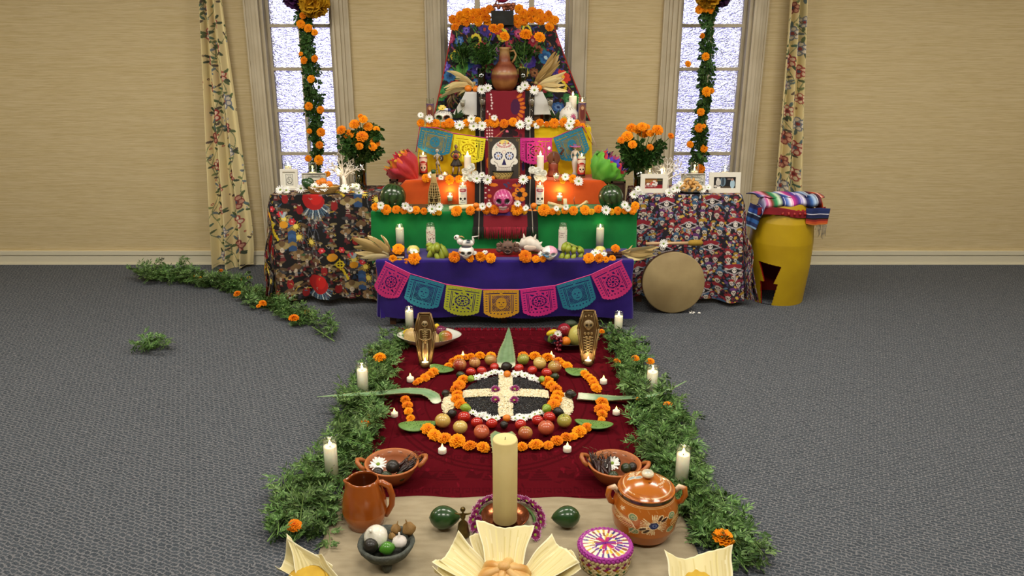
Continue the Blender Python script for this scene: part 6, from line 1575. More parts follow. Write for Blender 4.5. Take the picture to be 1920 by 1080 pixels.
gridobj('body', 300, 130, potf, GLAZE, g, PC)
MB().lathe([(0, .001), (r*.62, .001)], 40, 'a8602c').build('foot', UNGL, g)
MB().lathe([(r*.86, h*.985), (r*.85, h*1.0), (r*.80, h*.985), (r*.8, h*.8)], 48, 'b4641e').build('rim', GLAZE, g)
for s_ in (-1, 1):
    MB().tube([(s_*r*.85, 0, h*.90), (s_*r*.98, -.01, h*1.04), (s_*r*1.12, -.015, h*1.02), (s_*r*1.16, -.015, h*.88), (s_*r*1.08, -.01, h*.74), (s_*r*.94, 0, h*.66)], [r*.07, r*.085, r*.09, r*.085, r*.08, r*.08], 12, ['e4d0b0', 'e4d0b0', 'b4641e', 'b4641e', 'b4641e', 'b4641e']).build('handle', GLAZE, g)
lid = thing('lid', None, None); lid.parent = g; lid.location = (0, 0, h*1.0); lid.rotation_euler = (.06, .03, 0)
LC = Canvas(180, 180, 'b8681f'); LC.ell(90, 90, 89, 89, '9c5216', ring=.06); LC.ell(90, 90, 80, 80, 'ecd4a4', ring=.018); LC.ell(90, 90, 74, 74, 'a85c1c', ring=.02)
for k in range(16):
    t = k/15; LC.line([(52+t*12, 62-t*34+10), (30+t*16, 58-t*26)], 1.7, 'e4cca0'); LC.line([(54+t*12, 62-t*34+10), (72+t*8, 50-t*22)], 1.5, 'e4cca0')
LC.line([(50, 74), (60, 24)], 2, '8a3c1c')
for (x, y) in ((60, 84), (38, 78)): LC.ell(x, y, 14, 9, 'e4d4b4'); LC.ell(x, y, 11, 6.6, '9cacac')
for k in range(14):
    a = -.7+k*.12; LC.line([(90+58*math.cos(a), 84+58*math.sin(a)), (90+44*math.cos(a+.05), 86+44*math.sin(a+.05))], 2, 'ecdcbc')
LC.ell(92, 116, 3, 2.4, '2c140a'); LC.ell(112, 114, 3, 2.4, '2c140a')
def lidf(U, V):
    rr_ = V; a = U*2*PI; return rr_*r*.79*np.cos(a), rr_*r*.79*np.sin(a), r*(.30*(1-rr_**2.2)+.03)+0*a
lo = gridobj('lid_top', 96, 40, lidf, GLAZE, None, None)
me = lo.data; at = me.color_attributes['Col']; arr = np.ones((len(me.vertices), 4), np.float32); co = np.empty(len(me.vertices)*3, np.float32); me.vertices.foreach_get('co', co); co = co.reshape(-1, 3)
xi = np.clip((co[:, 0]/(r*.79)*.5+.5)*179, 0, 179).astype(int); yi = np.clip((.5-co[:, 1]/(r*.79)*.5)*179, 0, 179).astype(int); arr[:, :3] = LC.a[yi, xi]; at.data.foreach_set('color', arr.ravel())
def kidmat(): return None
lo.parent = lid
MB().lathe([(r*.79, r*.03), (r*.82, r*.02), (r*.83, -r*.03), (r*.79, -r*.07), (r*.74, -r*.05), (0, -r*.04)], 64, ['9c5216', 'c07430', 'c07430', '9c5216', '9c5216', '9c5216']).build('lid_rim', GLAZE, lid)
MB().lathe([(r*.10, r*.30), (r*.10, r*.38), (r*.17, r*.42), (r*.19, r*.48), (r*.16, r*.53), (r*.0, r*.54)], 24, ['b4641e', 'b4641e', 'e8d8b4', 'e8d8b4', 'ded0b0', 'a8b0a8']).build('knob', GLAZE, lid)
# the two handled clay bowls with avocados and dried chillies
def chillies(label, P0, r, h, n, seed, spread, up=0.6, grp='bunches of dried chillies'):
    g = thing('dried_chilli_bunch', label, 'chillies', P0, group=grp); rr_ = random.Random(seed); m = bpy.data.materials.get('dried_chilli') or mat('dried_chilli', attr=True, rough=.35)
    for k in range(n):
        a = spread[0]+(spread[1]-spread[0])*rr_.random(); x, y = rr_.uniform(-.45, .45)*r, rr_.uniform(-.35, .35)*r; L_ = r*rr_.uniform(.7, 1.15); bd = rr_.uniform(-.2, .2)
        pts = [Vector((x, y, 0))+Vector((math.cos(a)*t*L_*(1-.0*up), math.sin(a)*t*L_*.8, up*t*L_+bd*L_*t*(1-t)+h*.03*k/n)) for t in (0, .25, .5, .75, 1)]
        MB().tube(pts, [.003, r*.10, r*.12, r*.09, r*.03], 7, rr_.choice(('28100c', '180a08', '34120e')), flat=.6).build('chilli', m, g)
        e_ = pts[-1]; MB().tube([e_, e_+Vector((rr_.uniform(-.01, .01), 0, r*.16)), e_+Vector((rr_.uniform(-.03, .03), 0, r*.28))], [.0014, .0011, .001], 4, '6c5034').build('stem', m, g)
g, p, r, h = bowl_handles(732, 870, 104, 917, .012, 'handled clay bowl of avocados and chillies behind the pitcher', .12, 'handled clay bowls')
pb = p.copy()
for (px, py, w_, lb, m_) in ((736, 874, 32, 'dark avocado in the middle of the bowl behind the pitcher', AVD), (708, 886, 26, 'dark avocado at the rim of the bowl behind the pitcher', AVD), (724, 892, 22, 'greenish avocado at the front of the bowl behind the pitcher', AVC), (752, 893, 22, 'dark green avocado under the chillies behind the pitcher', AVC)):
    avocado(px, py, w_, .012+h*.42, lb, m_, R.uniform(0, 3), 'avocados in the handled bowls', 1.2)
q = atz(709, 871, .012+h*.8); flower('daisy', q, (0, -.4, 1), 17*mpp(q), 'large white daisy lying in the clay bowl behind the pitcher', 'daisies in the handled bowls')
q = atz(752, 884, .012+h*.55); chillies('bunch of dark dried chillies in the bowl behind the pitcher', q, r*.62, h, 24, 1, (.2, 1.2), .5)
g, p, r, h = bowl_handles(1155, 870, 102, 918, .012, 'handled clay bowl of avocados and chillies behind the lidded pot', -.25, 'handled clay bowls')
for (px, py, w_, lb, m_) in ((1150, 893, 26, 'greenish avocado at the front of the bowl behind the lidded pot', AVC), (1174, 877, 24, 'green avocado in the bowl behind the lidded pot', AVC), (1186, 875, 22, 'dark avocado at the right of the bowl behind the lidded pot', AVD), (1152, 866, 26, 'dark avocado under the daisy in the bowl behind the lidded pot', AVD)):
    avocado(px, py, w_, .012+h*.42, lb, m_, R.uniform(0, 3), 'avocados in the handled bowls', 1.2)
q = atz(1148, 869, .012+h*.9); flower('daisy', q, (-.2, -.5, 1), 16*mpp(q), 'large white daisy lying in the clay bowl behind the lidded pot', 'daisies in the handled bowls')
q = atz(1130, 890, .012+h*.55); chillies('bunch of long dark dried chillies standing in the bowl behind the lidded pot', q, r*.66, h, 26, 2, (1.2, 2.4), .75)
# stone mortar with onion, garlic, lime, avocado and husk tomatoes
STONE = mat('volcanic_stone', '545850', rough=.9, var='3c403a', vs=60, bump=.9, bs=120)
p = atz(722, 1072, .012); s = mpp(p); r = 54*s; p.y += r*.55; h = aty(722, 1014, p.y).z-.012
g = thing('stone_mortar', 'grey volcanic stone mortar on three feet holding vegetables, on the linen', 'mortar', (p.x, p.y, .012))
MB().lathe([(0, h*.28), (r*.5, h*.28), (r*.78, h*.5), (r*.96, h*.8), (r*1.0, h*.97), (r*.95, h), (r*.86, h*.98), (r*.78, h*.75), (r*.55, h*.52), (0, h*.45)], 40, wob=lambda a, z: 1+.012*math.sin(a*7+z*90)).build('bowl', STONE, g)
for k in range(3):
    a = -PI/2+.12+k*2*PI/3; MB().lathe([(0, 0), (r*.12, 0), (r*.16, h*.06), (r*.22, h*.42), (0, h*.42)], 14, T=Matrix.Translation((math.cos(a)*r*.5, math.sin(a)*r*.5, 0))).build('foot', STONE, g)
zi = .012+h*.62
ONI = mat('onion_skin', 'eeebe0', rough=.3, var='e2e0cc', vs=6, vstretch=(1, 1, .2), coat=.3)
def onion_mb(): return MB().lathe([(0, -.95), (.15, -.97), (.5, -.84), (.85, -.45), (1, 0), (.88, .45), (.55, .78), (.2, .95), (.1, 1.12), (.13, 1.25), (0, 1.27)], 24)
fruit('white_onion', 705, 1007, 46, zi, 'large white onion at the back of the stone mortar', ONI, 'onion', rot=(.5, -.3, 0), mb=onion_mb())
avocado(696, 1022, 33, zi+.01, 'near-black avocado standing at the left of the stone mortar', AVD, 1.3, None, 1.12)
fruit('lime', 726, 1028, 28, zi, 'green lime at the front of the stone mortar', mat('green_lime', '3f7c1c', rough=.3, var='4f8c26', vs=8, coat=.2), 'lime', mb=lime_mb(), rot=(0, 0, .4))
GAR = mat('garlic_skin', 'ece8e0', rough=.4, var='ddd2cc', vs=12)
fruit('garlic_bulb', 749, 1015, 27, zi+.01, 'white garlic bulb at the right of the stone mortar', GAR, 'garlic', mb=MB().lathe([(0, -.8), (.4, -.85), (.85, -.5), (1, -.05), (.85, .4), (.4, .7), (.14, 1.0), (.12, 1.4), (0, 1.42)], 30, wob=lambda a, z: 1+.07*abs(math.sin(a*4))), rot=(0, 0, 0))
HUSK = mat('papery_husk', '9c7a44', rough=.7, var='7c5c30', vs=14)
for (px, py, d, lb) in ((742, 993, 20, 'dry husk tomato with a thin stalk at the back of the mortar'), (767, 992, 26, 'larger dry husk tomato at the right back of the mortar'), (735, 1006, 14, 'small dry husk tomato between onion and garlic')):
    fruit('husk_tomato', px, py, d, zi+.03, lb, HUSK, 'husk tomato', mb=MB().lathe([(0, -1.2), (.3, -1.0), (.8, -.4), (1, .1), (.8, .6), (.4, 1.0), (.1, 1.3), (.07, 1.9), (0, 1.95)], 20, wob=lambda a, z: 1+.09*math.cos(a*5)), group='husk tomatoes in the mortar', rot=(R.uniform(-.3, .3), R.uniform(-.3, .3), 0))
# woven lidded basket
p = atz(1138, 1079, .012); s = mpp(p); r = 51*s; p.y += r*.72; h = aty(1138, 1020, p.y-0).z-.012
g = thing('woven_basket', 'round woven palm basket with purple lid patterned in radiating colours', 'basket', (p.x, p.y, .012))
PALM = mat('palm_weave', attr=True, rough=.6)
rows_ = [('d8c89c', .90), ('2c5c2c', .915), ('d8c89c', .93), ('b08a1c', .94), ('8c1440', .95), ('7a1464', .96), ('cbb888', .965)]
for k, (cl, rr_) in enumerate(rows_):
    wv = MB(); zc = h*(.06+.62*k/6)
    for q in range(34):
        a = 2*PI*(q+.5*(k % 2))/34; Tm = Matrix.Translation((math.cos(a)*r*rr_, math.sin(a)*r*rr_, zc))@Matrix.Rotation(a+PI/2, 4, 'Z')@Matrix.Rotation(.45 if k % 2 else -.45, 4, 'Y')
        wv.ell((0, 0, 0), (r*.105, r*.035, h*.075), 8, 6, cl if q % 2 else 'd0c094', Tm)
    wv.build('woven_band', PALM, g)
MB().lathe([(0, .002), (r*.86, .002), (r*.92, h*.5), (r*.93, h*.7), (0, h*.7)], 40, 'a89464').build('basket_wall', PALM, g)
lid = thing('lid', None, None); lid.parent = g; lid.location = (0, 0, h*.78)
for k, (cl, rr_, zc) in enumerate((('c8b484', 1.0, .0), ('9c2c8c', 1.01, h*.13), ('a8349c', .97, h*.22))):
    wv = MB()
    for q in range(38):
        a = 2*PI*(q+.5*(k % 2))/38; Tm = Matrix.Translation((math.cos(a)*r*rr_, math.sin(a)*r*rr_, zc))@Matrix.Rotation(a+PI/2, 4, 'Z')@Matrix.Rotation(.5 if k % 2 else -.5, 4, 'Y')
        wv.ell((0, 0, 0), (r*.10, r*.045, h*.075), 8, 6, cl if (q % 3 or k) else 'e4d4a8', Tm)
    wv.build('lid_band', PALM, lid)
BC = Canvas(200, 200, 'ece0c8'); cols = ('5c2084', '9c1c5c', 'c8b01c', '7a1c94', '2c2878', 'c89a2c', '8c4a2c')
BC.ell(100, 100, 99, 99, '9c2c8c', ring=.10)
for k in range(24):
    a = 2*PI*k/24; ca, sa = math.cos(a), math.sin(a)
    for (r0, r1, w_, off) in ((70, 86, 6.5, 0), (48, 63, 6, 1)):
        BC.line([(100+r0*ca, 100+r0*sa), (100+r1*ca, 100+r1*sa)], w_*1.5, cols[(k*3+off) % 7])
for k in range(12):
    a = 2*PI*k/12+.13; ca, sa = math.cos(a), math.sin(a); BC.line([(100, 100), (100+42*ca, 100+42*sa)], 9, cols[(k*2+1) % 7])
for k in range(3):
    a = .9+k*PI/3; BC.line([(100-36*math.cos(a), 100-36*math.sin(a)), (100+36*math.cos(a), 100+36*math.sin(a))], 13, ('c01c64', 'b01c70', '7c1c8c')[k])
def discf(rad_, dome, zc):
    return lambda U, V: (V*rad_*np.cos(U*2*PI), V*rad_*np.sin(U*2*PI), zc+dome*(1-V**2)+.0012*np.sin(U*2*PI*24))
def polar_paint(o, C_, rad_):
    me = o.data; arr = np.ones((len(me.vertices), 4), np.float32); co = np.empty(len(me.vertices)*3, np.float32); me.vertices.foreach_get('co', co); co = co.reshape(-1, 3)
    n_ = C_.W-1; xi = np.clip((co[:, 0]/rad_*.5+.5)*n_, 0, n_).astype(int); yi = np.clip((.5-co[:, 1]/rad_*.5)*n_, 0, n_).astype(int); arr[:, :3] = C_.a[yi, xi]; me.color_attributes['Col'].data.foreach_set('color', arr.ravel())
lo = gridobj('lid_top', 120, 50, discf(r*.95, h*.03, h*.26), PALM, lid); polar_paint(lo, BC, r*.95)
# copper bowl, chrysanthemum wreath
p = atz(947, 985, .02); s = mpp(p); cb = Vector((p.x, p.y+.035, .012)); r = 46*s
COP = mat('copper', '9c5a38', rough=.22, metal=.9, var='8a4a2c', vs=20, bump=.5, bs=30)
g = thing('copper_bowl', 'shallow hammered copper bowl under the tall pillar candle', 'bowl', cb)
MB().lathe([(0, .004), (r*.6, .0), (r*.8, .004), (r*.96, .028), (r*1.0, .034), (r*.97, .036), (r*.78, .014), (r*.5, .01), (0, .012)], 48).build('bowl', COP, g)
mw = [(903, 990), (898, 978), (893, 966), (895, 955), (903, 945), (914, 938), (926, 935), (972, 936), (986, 940), (998, 947), (1008, 957), (1013, 968), (1013, 979), (1005, 990), (888, 975), (1003, 1003), (906, 1001), (892, 988)]
for i, (px, py) in enumerate(sorted(mw)):
    q = atz(px, py, .03); a = math.atan2(q.y-cb.y, q.x-cb.x)
    flower('mum', q, (math.cos(a)*.9, math.sin(a)*.6-.5, .9), 12*mpp(q), 'purple white-tipped chrysanthemum, %s in the wreath round the copper bowl' % nth(i, len(mw)), 'chrysanthemum wreath')
wr = MB(); wr.tube([(cb.x+math.cos(a)*r*1.22, cb.y+math.sin(a)*r*1.22, .02) for a in [k*2*PI/30 for k in range(31)]], .006, 6, '4c6a34'); tag(wr.build('wreath_hoop', LEAF), 'green stem hoop carrying the purple chrysanthemums', 'wreath')
# brass figure bell
BR = mat('aged_brass', '7a6a3c', rough=.3, metal=.85, var='5c4c28', vs=30)
p = atz(868, 1012, .012); s = mpp(p); p.y += .03
g = thing('brass_bell', 'small brass hand bell shaped as a figure with outstretched arms', 'bell', (p.x, p.y, .012)); H_ = aty(868, 951, p.y).z-.012
MB().lathe([(0, .001), (12*s, 0), (13*s, H_*.04), (11*s, H_*.2), (9*s, H_*.42), (4*s, H_*.52), (3*s, H_*.56), (5*s, H_*.66), (5*s, H_*.74), (2*s, H_*.80), (1.6*s, H_*.84)], 20).build('skirt', BR, g)
MB().ell((0, 0, H_*.92), (5*s, 5*s, H_*.085), 14, 10).build('head', BR, g)
for k in (-1, 1): MB().tube([(k*3*s, 0, H_*.74), (k*9*s, 0, H_*.76), (k*15*s, -.002, H_*.80)], [2.2*s, 1.7*s, 1.3*s], 8).build('arm', BR, g)

# ------------------------------------------------------------------ corn husks, bread and tortillas nearest the camera
HSK = mat('pale_corn_husk', attr=True, rough=.6)
def husk(label, corners, zs, seed, curl=.02, cup=.03, name='corn_husk', fold=True, yel=.35):
    """corners px: left-tip, right-tip, right-root, left-root; zs heights"""
    A, B, C_, D = [atz(px, py, z) for (px, py), z in zip(corners, zs)]; r = random.Random(seed); ph = r.uniform(0, 6)
    cv = Canvas(90, 120, 'ded19a')
    for k in range(60):
        x = r.uniform(0, 90); cv.line([(x, r.uniform(0, 60)), (x, r.uniform(70, 120))], r.uniform(.4, 1.2), r.choice(('e8dfb4', 'd8ca90', 'd4c486', 'e4d898', 'cfbf7c')))
    cv.line([(1, 0), (1, 119)], 3, 'efe8c4'); cv.line([(88, 0), (88, 119)], 3, 'efe8c4'); cv.line([(0, 1), (90, 1)], 3, 'efe6bc')
    def bl(U, V, k): return (A[k]*(1-U)+B[k]*U)*(1-V)+(D[k]*(1-U)+C_[k]*U)*V
    def fn(U, V):
        e_ = 1-V
        X = bl(U, V, 0)+.006*np.sin(V*8+ph)*(U-.5); Y = bl(U, V, 1)+.010*np.sin(U*9+ph)*e_**3
        Z = bl(U, V, 2)+cup*np.abs(2*U-1)**2*(.4+.6*V)-cup*.3+.0011*np.sin(U*46+ph)+curl*np.sin(U*5+ph)*e_**2
        return X, Y, np.maximum(Z, .012)
    return tag(gridobj(name, 60, 60, fn, HSK, None, cv, thick=.0015), label, 'corn husk', 'large corn husks')
husk('tall central corn husk standing behind the bread', ((893, 981), (1001, 984), (975, 1085), (915, 1085)), (.17, .17, .05, .05), 1, curl=.006, cup=.03)
husk('narrow corn husk tucked behind the central one', ((879, 1004), (940, 1000), (940, 1080), (905, 1075)), (.13, .13, .05, .05), 2, curl=.004, cup=.01)
husk('wide corn husk fanning out on the left of the bread', ((811, 1068), (858, 994), (915, 1070), (900, 1110)), (.10, .15, .05, .05), 3, cup=.03)
husk('folded corn husk with a rolled edge lying left of the bread', ((812, 1075), (822, 1048), (880, 1095), (870, 1120)), (.11, .12, .05, .05), 4, cup=.02)
husk('wide corn husk fanning out on the right of the bread', ((1034, 994), (1088, 1062), (990, 1110), (980, 1075)), (.15, .10, .05, .05), 5, cup=.03)
husk('crumpled corn husk at the far right of the fan', ((1060, 1016), (1092, 1068), (1040, 1100), (1030, 1060)), (.12, .09, .05, .05), 6, cup=.02)
husk('corn husk holding tortillas before the foliage, pitcher side', ((517, 1075), (538, 1012), (626, 1075), (600, 1120)), (.06, .15, .05, .03), 7, cup=.05)
husk('corn husk folded at the back of the pitcher-side tortillas', ((538, 1014), (602, 1038), (640, 1100), (560, 1095)), (.15, .12, .03, .04), 8, cup=.03)
husk('broad corn husk holding tortillas on the drum side', ((1246, 1036), (1372, 1028), (1372, 1120), (1262, 1120)), (.12, .13, .03, .03), 9, cup=.03)
BRD = mat('bread_crust', 'c48a3c', rough=.5, var='e0c080', vs=9, bump=.3, bs=30, coat=.1)
q = atz(945, 1088, .06); g = thing('sweet_bread', 'round golden sweet bread with crossed dough strips among the husks', 'bread', q)
MB().ell((0, 0, 0), (.095, .085, .05), 28, 14).build('loaf', BRD, g)
for a in (.3, 1.35, 2.4): MB().tube([(math.cos(a)*.092*t, math.sin(a)*.082*t, .052*math.sqrt(max(0, 1-t*t*.96))-.006) for t in (-1, -.8, -.6, -.4, -.2, 0, .2, .4, .6, .8, 1)], [.012, .019, .018, .015, .014, .015, .014, .015, .018, .019, .012], 10).build('dough_strip', BRD, g)
MB().ell((0, 0, .058), (.022, .022, .016), 14, 8).build('dough_knob', BRD, g)
TOR = mat('tortilla', 'c8a42c', rough=.75, var='b8901c', vs=18, bump=.4, bs=60)
def tortillas(cx, cy, wpx, where, n=3):
    for k in range(n):
        z = .055+.004*k; p = atz(cx+R.uniform(-3, 3), cy-3*k, z); r_ = wpx/2*mpp(p); r2 = random.Random(k)
        o = MB().lathe([(0, 0), (r_*.9, 0), (r_, .0015), (r_*.9, .003), (0, .0035)], 40, wob=lambda a, zz: 1+.02*math.sin(a*5+k)+.01*math.sin(a*13)).build('tortilla', TOR, None, loc=p)
        o.rotation_euler = (.25, 0, 0); tag(o, 'yellow corn tortilla, %s of the pile on the %s husk' % (('bottom', 'middle', 'top')[k], where), 'tortilla', 'yellow tortillas')
tortillas(576, 1098, 78, 'pitcher-side'); tortillas(1305, 1092, 92, 'drum-side')
# ================================================================== THINGS ON THE STEPS
def melon(px, py, w_, label, flip):
    z = T[2][0]; p = atz(px, py+24, z); r = w_/2*mpp(p); p.y += r*.7; ym = min(p.y, 5.49-r*.2); p.x = aty(px, py, ym).x
    def cf(v):
        a = math.atan2(v.y, v.x); q = abs(math.sin(a*5.5+.35*math.sin(v.z/r*7+a*3))); k = .5+.5*math.sin(v.z/r*26+a*17)
        t_ = min(1, q*1.1)*(.6+.4*k); A, B = lin('12240f'), lin('35522a'); return tuple(A[j]*(1-t_)+B[j]*t_ for j in range(3))
    g = thing('watermelon', label, 'watermelon', (p.x, ym, z+r*.98), (0, .2*flip, 0), 'watermelons on the green step')
    MB().ell((0, 0, 0), (r, r*.95, r*1.0), 72, 30, cf).build('rind', mat('melon_rind', attr=True, rough=.25, coat=.4) if 'melon_rind' not in bpy.data.materials else bpy.data.materials['melon_rind'], g)
    MB().tube([(0, 0, r*.96), (0, -.004, r*1.08)], r*.05, 6, '6a6a3a').build('stem', DULL, g)
melon(737, 371, 49, 'dark watermelon at the left end of the green step', 1); melon(1145, 371, 47, 'dark watermelon at the right end of the green step', -1)
# tissue flowers
TIS = mat('tissue_paper', attr=True, rough=.6, sheen=.2)
def tissue(px, py, w_, h_, y, label, cols, tilt, seed):
    """cols: from the base outwards; a gathered, ruffled bloom leaning on its side"""
    p = aty(px, py, y); s = mpp(p); r = random.Random(seed); g = thing('tissue_flower', label, 'paper flower', p, (0, tilt, 0), 'big tissue paper flowers')
    H_, W_ = h_*s, w_*s
    for li, (c1, c2, r0, h0, op) in enumerate(cols):
        mb = MB(); n = 60; m = 9; vs = []; cs = []; ph = r.uniform(0, 6)
        for j in range(m):
            t = j/(m-1)
            for i in range(n):
                a = 2*PI*i/n; ruf = (.09*math.sin(a*4+ph+t*3)+.07*math.sin(a*11+ph*2+t*4)+.04*math.sin(a*23+t*7))*t; rad_ = W_/2*r0*(math.sin(min(t*op, 1.75)))*(1+ruf+r.uniform(-.05, .05)*t)+.002
                vs.append((rad_*math.cos(a), rad_*.8*math.sin(a), -H_*.42+H_*h0*t+H_*.05*math.sin(a*5+ph)*t+H_*.04*math.sin(a*13+ph*3)*t+H_*r.uniform(-.035, .035)*t)); q = min(1, max(0, t*1.1+.3*math.sin(a*9+ph)*t-.15)); A, B = lin(c1), lin(c2); cs.append(tuple(A[k]*(1-q)+B[k]*q for k in range(3)))
        mb.add(vs, [(j*n+i, j*n+(i+1) % n, (j+1)*n+(i+1) % n, (j+1)*n+i) for j in range(m-1) for i in range(n)], cs).build('petal_layer', TIS, g)
    return g
tissue(764, 321, 62, 66, 5.58, 'big red, orange and yellow tissue flower at the left of the orange cloth', [('c02414', 'a81830', 1.0, .80, 1.9), ('d84010', 'e06020', .85, .86, 1.7), ('e06a18', 'e8b018', .72, .9, 1.5), ('b81830', 'c8203c', .5, .95, 1.4)], -.75, 1)
tissue(1132, 325, 66, 66, 5.58, 'big green, purple and red tissue flower at the right of the orange cloth', [('3c8a18', '5ca828', 1.05, .72, 1.9), ('4c981c', '68b82c', .95, .8, 1.8), ('a81c3c', 'c82438', .86, .86, 1.6), ('3c2ca0', '4834b8', .78, .92, 1.5), ('3450a0', 'b82858', .45, .98, 1.4)], .75, 2)
CUBO = mat('dark_frame_wood', '3c2216', rough=.5)
for (x0, y0, x1, y1, lb) in ((730, 336, 747, 352, 'small dark wooden frame peeping out behind the left watermelon'), (1146, 340, 1172, 362, 'small dark wooden frame peeping out behind the right watermelon')):
    a = aty(x0, y0, 5.47); b_ = aty(x1, y1, 5.47); o = MB()
    z1 = a.z; z0_ = T[2][0]; w2 = b_.x-a.x
    for q in ((a.x, a.x+.012, z0_, z1), (b_.x-.012, b_.x, z0_, z1), (a.x, b_.x, z1-.012, z1), (a.x, b_.x, z0_, z0_+.012)): o.box(q[0], q[1], 5.465, 5.478, q[2], q[3])
    o.box(a.x+.01, b_.x-.01, 5.474, 5.478, z0_+.01, z1-.01, '8a7458')
    tag(o.build('wooden_photo_stand', CUBO, None, smooth=False), lb, 'picture frame', 'small wooden frames')
# wicker bottle
p, r = base_at(814, 391, T[2][0], 23); s = mpp(p); h = aty(814, 323, p.y).z-T[2][0]
g = thing('wicker_bottle', 'slender bottle covered in pale woven cane on the green step', 'bottle', (p.x, p.y, T[2][0]))
WK = mat('cane', 'c8ac70', rough=.6, var='a88a50', vs=30)
bp_ = [(0, .005), (.80, 0), (.95, .06), (1, .2), (.95, .38), (.72, .58), (.46, .72), (.36, .85), (.34, .97), (.42, 1.0), (0, 1.0)]
MB().lathe([(a*r*.93, b_*h) for a, b_ in bp_], 28, '2c2214').build('glass', mat('dark_bottle', '3a2c18', rough=.15, coat=.5), g)
def bpr(z): return float(np.interp(z, [q[1] for q in bp_[1:-1]], [q[0] for q in bp_[1:-1]]))
wk = MB()
for k in range(14):
    a0 = 2*PI*k/14; wk.tube([(r*bpr(z)*1.0*math.cos(a0+tw), r*bpr(z)*1.0*math.sin(a0+tw), z*h) for z, tw in [(q/16, 0 if q > 6 else (q-6)*.12*(1 if k % 2 else -1)) for q in range(16)]], r*.06, 5)
for z in (.04, .1, .17, .3, .36, .42, .5, .58, .66, .72, .76, .8): wk.tube([(r*bpr(z)*1.03*math.cos(a), r*bpr(z)*1.03*math.sin(a), z*h) for a in [q*2*PI/24 for q in range(25)]], r*.05, 5)
MB().lathe([(r*.5, h*.72), (r*.42, h*.82), (r*.36, h*.97), (0, h*.98)], 20).build('neck_wrap', WK, g)
tag(wk.build('cane_weave', WK, g), kind='stuff')
MB().lathe([(0, h*.97), (r*.36, h*.97), (r*.4, h*1.0), (r*.38, h*1.07), (0, h*1.08)], 16).build('stopper', mat('green_cap', '1c4a24', rough=.3), g)
# flat basket plate, tamale roll, wooden flute pieces, sticks
def lay(name, px, py, y, z, label, cat, builder, rot=(0, 0, 0), group=None, m=DULL):
    p = aty(px, py, y); p.z = z; g = builder(mpp(p)).build(name, m, None, loc=p); g.rotation_euler = rot; return tag(g, label, cat, group)
lay('straw_plate', 784, 386, 5.37, T[2][0], 'shallow brown straw plate beside the left watermelon', 'plate', lambda s: MB().lathe([(0, 0), (14*s, 0), (19*s, 4*s), (17.5*s, 4.2*s), (0, 1.5*s)], 28, '5c4424'))
lay('candle_roll', 872, 389, 5.30, T[2][0]+.018, 'long pale candle lying on the green step before the skull candle', 'candle', lambda s: MB().tube([(-30*s, 0, 0), (-28*s, 0, 0), (24*s, 0, 2*s), (30*s, 0, 2.3*s)], [4.6*s, 5*s, 4.8*s, 4.4*s], 14, 'e4d2a4'), rot=(0, -.04, .05))
def flute(s): return MB().tube([(-16*s, 0, 0), (16*s, 0, 0)], 3.2*s, 10, 'd8c492').box(-15*s, -12*s, -1.4*s, 1.4*s, 2.4*s, 3.4*s, '8a6c40')
for (px, py, z, ry, rz, lb) in ((1042, 379, .03, .32, .3, 'upper pale wooden stick lying slanted on the green step'), (1040, 387, .012, -.06, -.1, 'lower pale wooden stick lying flat on the green step'), (1060, 379, .03, 1.5, 0, 'short upright pale wooden block beside the slanted sticks')):
    lay('wooden_stick', px, py, 5.33 if rz else 5.36, T[2][0]+z, lb, 'stick', (lambda s: MB().tube([(-10*s, 0, 0), (10*s, 0, 0)], 3.6*s, 10, 'dccb9c')) if rz == 0 else flute, rot=(0, ry, rz), group='pale wooden sticks')
def sheaf(s):
    mb = MB(); r = random.Random(4)
    for k in range(16): a = r.uniform(.3, 1.0); mb.tube([(-10*s+r.uniform(-3, 3)*s, r.uniform(-3, 3)*s, 0), (4*s, r.uniform(-3, 3)*s, 9*s), (4*s+13*s*math.cos(a), r.uniform(-4, 4)*s, 9*s+13*s*math.sin(a)*.7)], [1.6*s, 1.3*s, .8*s], 5, r.choice(('d0b880', 'bca068', 'dcc898')))
    mb.tube([(-9*s, 0, 8*s), (-12*s, -2*s, 18*s), (-10*s, -3*s, 24*s)], [1.4*s, 1.2*s, .6*s], 5, 'c86a4c'); return mb
lay('straw_figure', 1087, 388, 5.34, T[2][0], 'small tied sheaf of straw with a red tip on the green step', 'straw ornament', sheaf)
row('daisy', [(820, 475, 9)], 5.2, 'behind the speckled candle on the purple step', 'flowers along the purple step edge')
# white roses round the two pillar candles
def rosebunch(cx, cy, pts, side):
    for i, (px, py, d) in enumerate(pts):
        p = aty(px, py, 5.505); r = d/2*mpp(p); mb = MB(); rr_ = random.Random(i+int(cx))
        for (a, b_, z0, z1, wv) in ((.2, 1, 0, .25, 5), (.18, .85, .1, .5, 4), (.14, .66, .2, .66, 5), (.1, .45, .3, .72, 3)): ruffle(mb, a, b_, z0, z1, 26, wv, .12, lin('dcdcd0'), lin('f6f6ee'), rr_, 4)
        mb.ell((0, 0, .5), (.2, .2, .2), 8, 6, 'e8e8de'); o = mb.build('white_rose', PET, None, loc=p); o.scale = (r,)*3; o.rotation_euler = facing(jn((0, -1, .5), .5)); tag(o, 'white paper rose, %s round the pillar candle %s' % (nth(i, len(pts)), side), 'paper flower', 'white paper roses')
rosebunch(880, 325, sorted([(873, 322, 15), (885, 314, 16), (871, 334, 14), (882, 334, 16), (891, 326, 13)]), 'on the bottle side')
rosebunch(1013, 325, sorted([(998, 319, 15), (1009, 322, 18), (1019, 326, 15), (1007, 333, 15), (1018, 334, 14)]), 'near the clay figure')
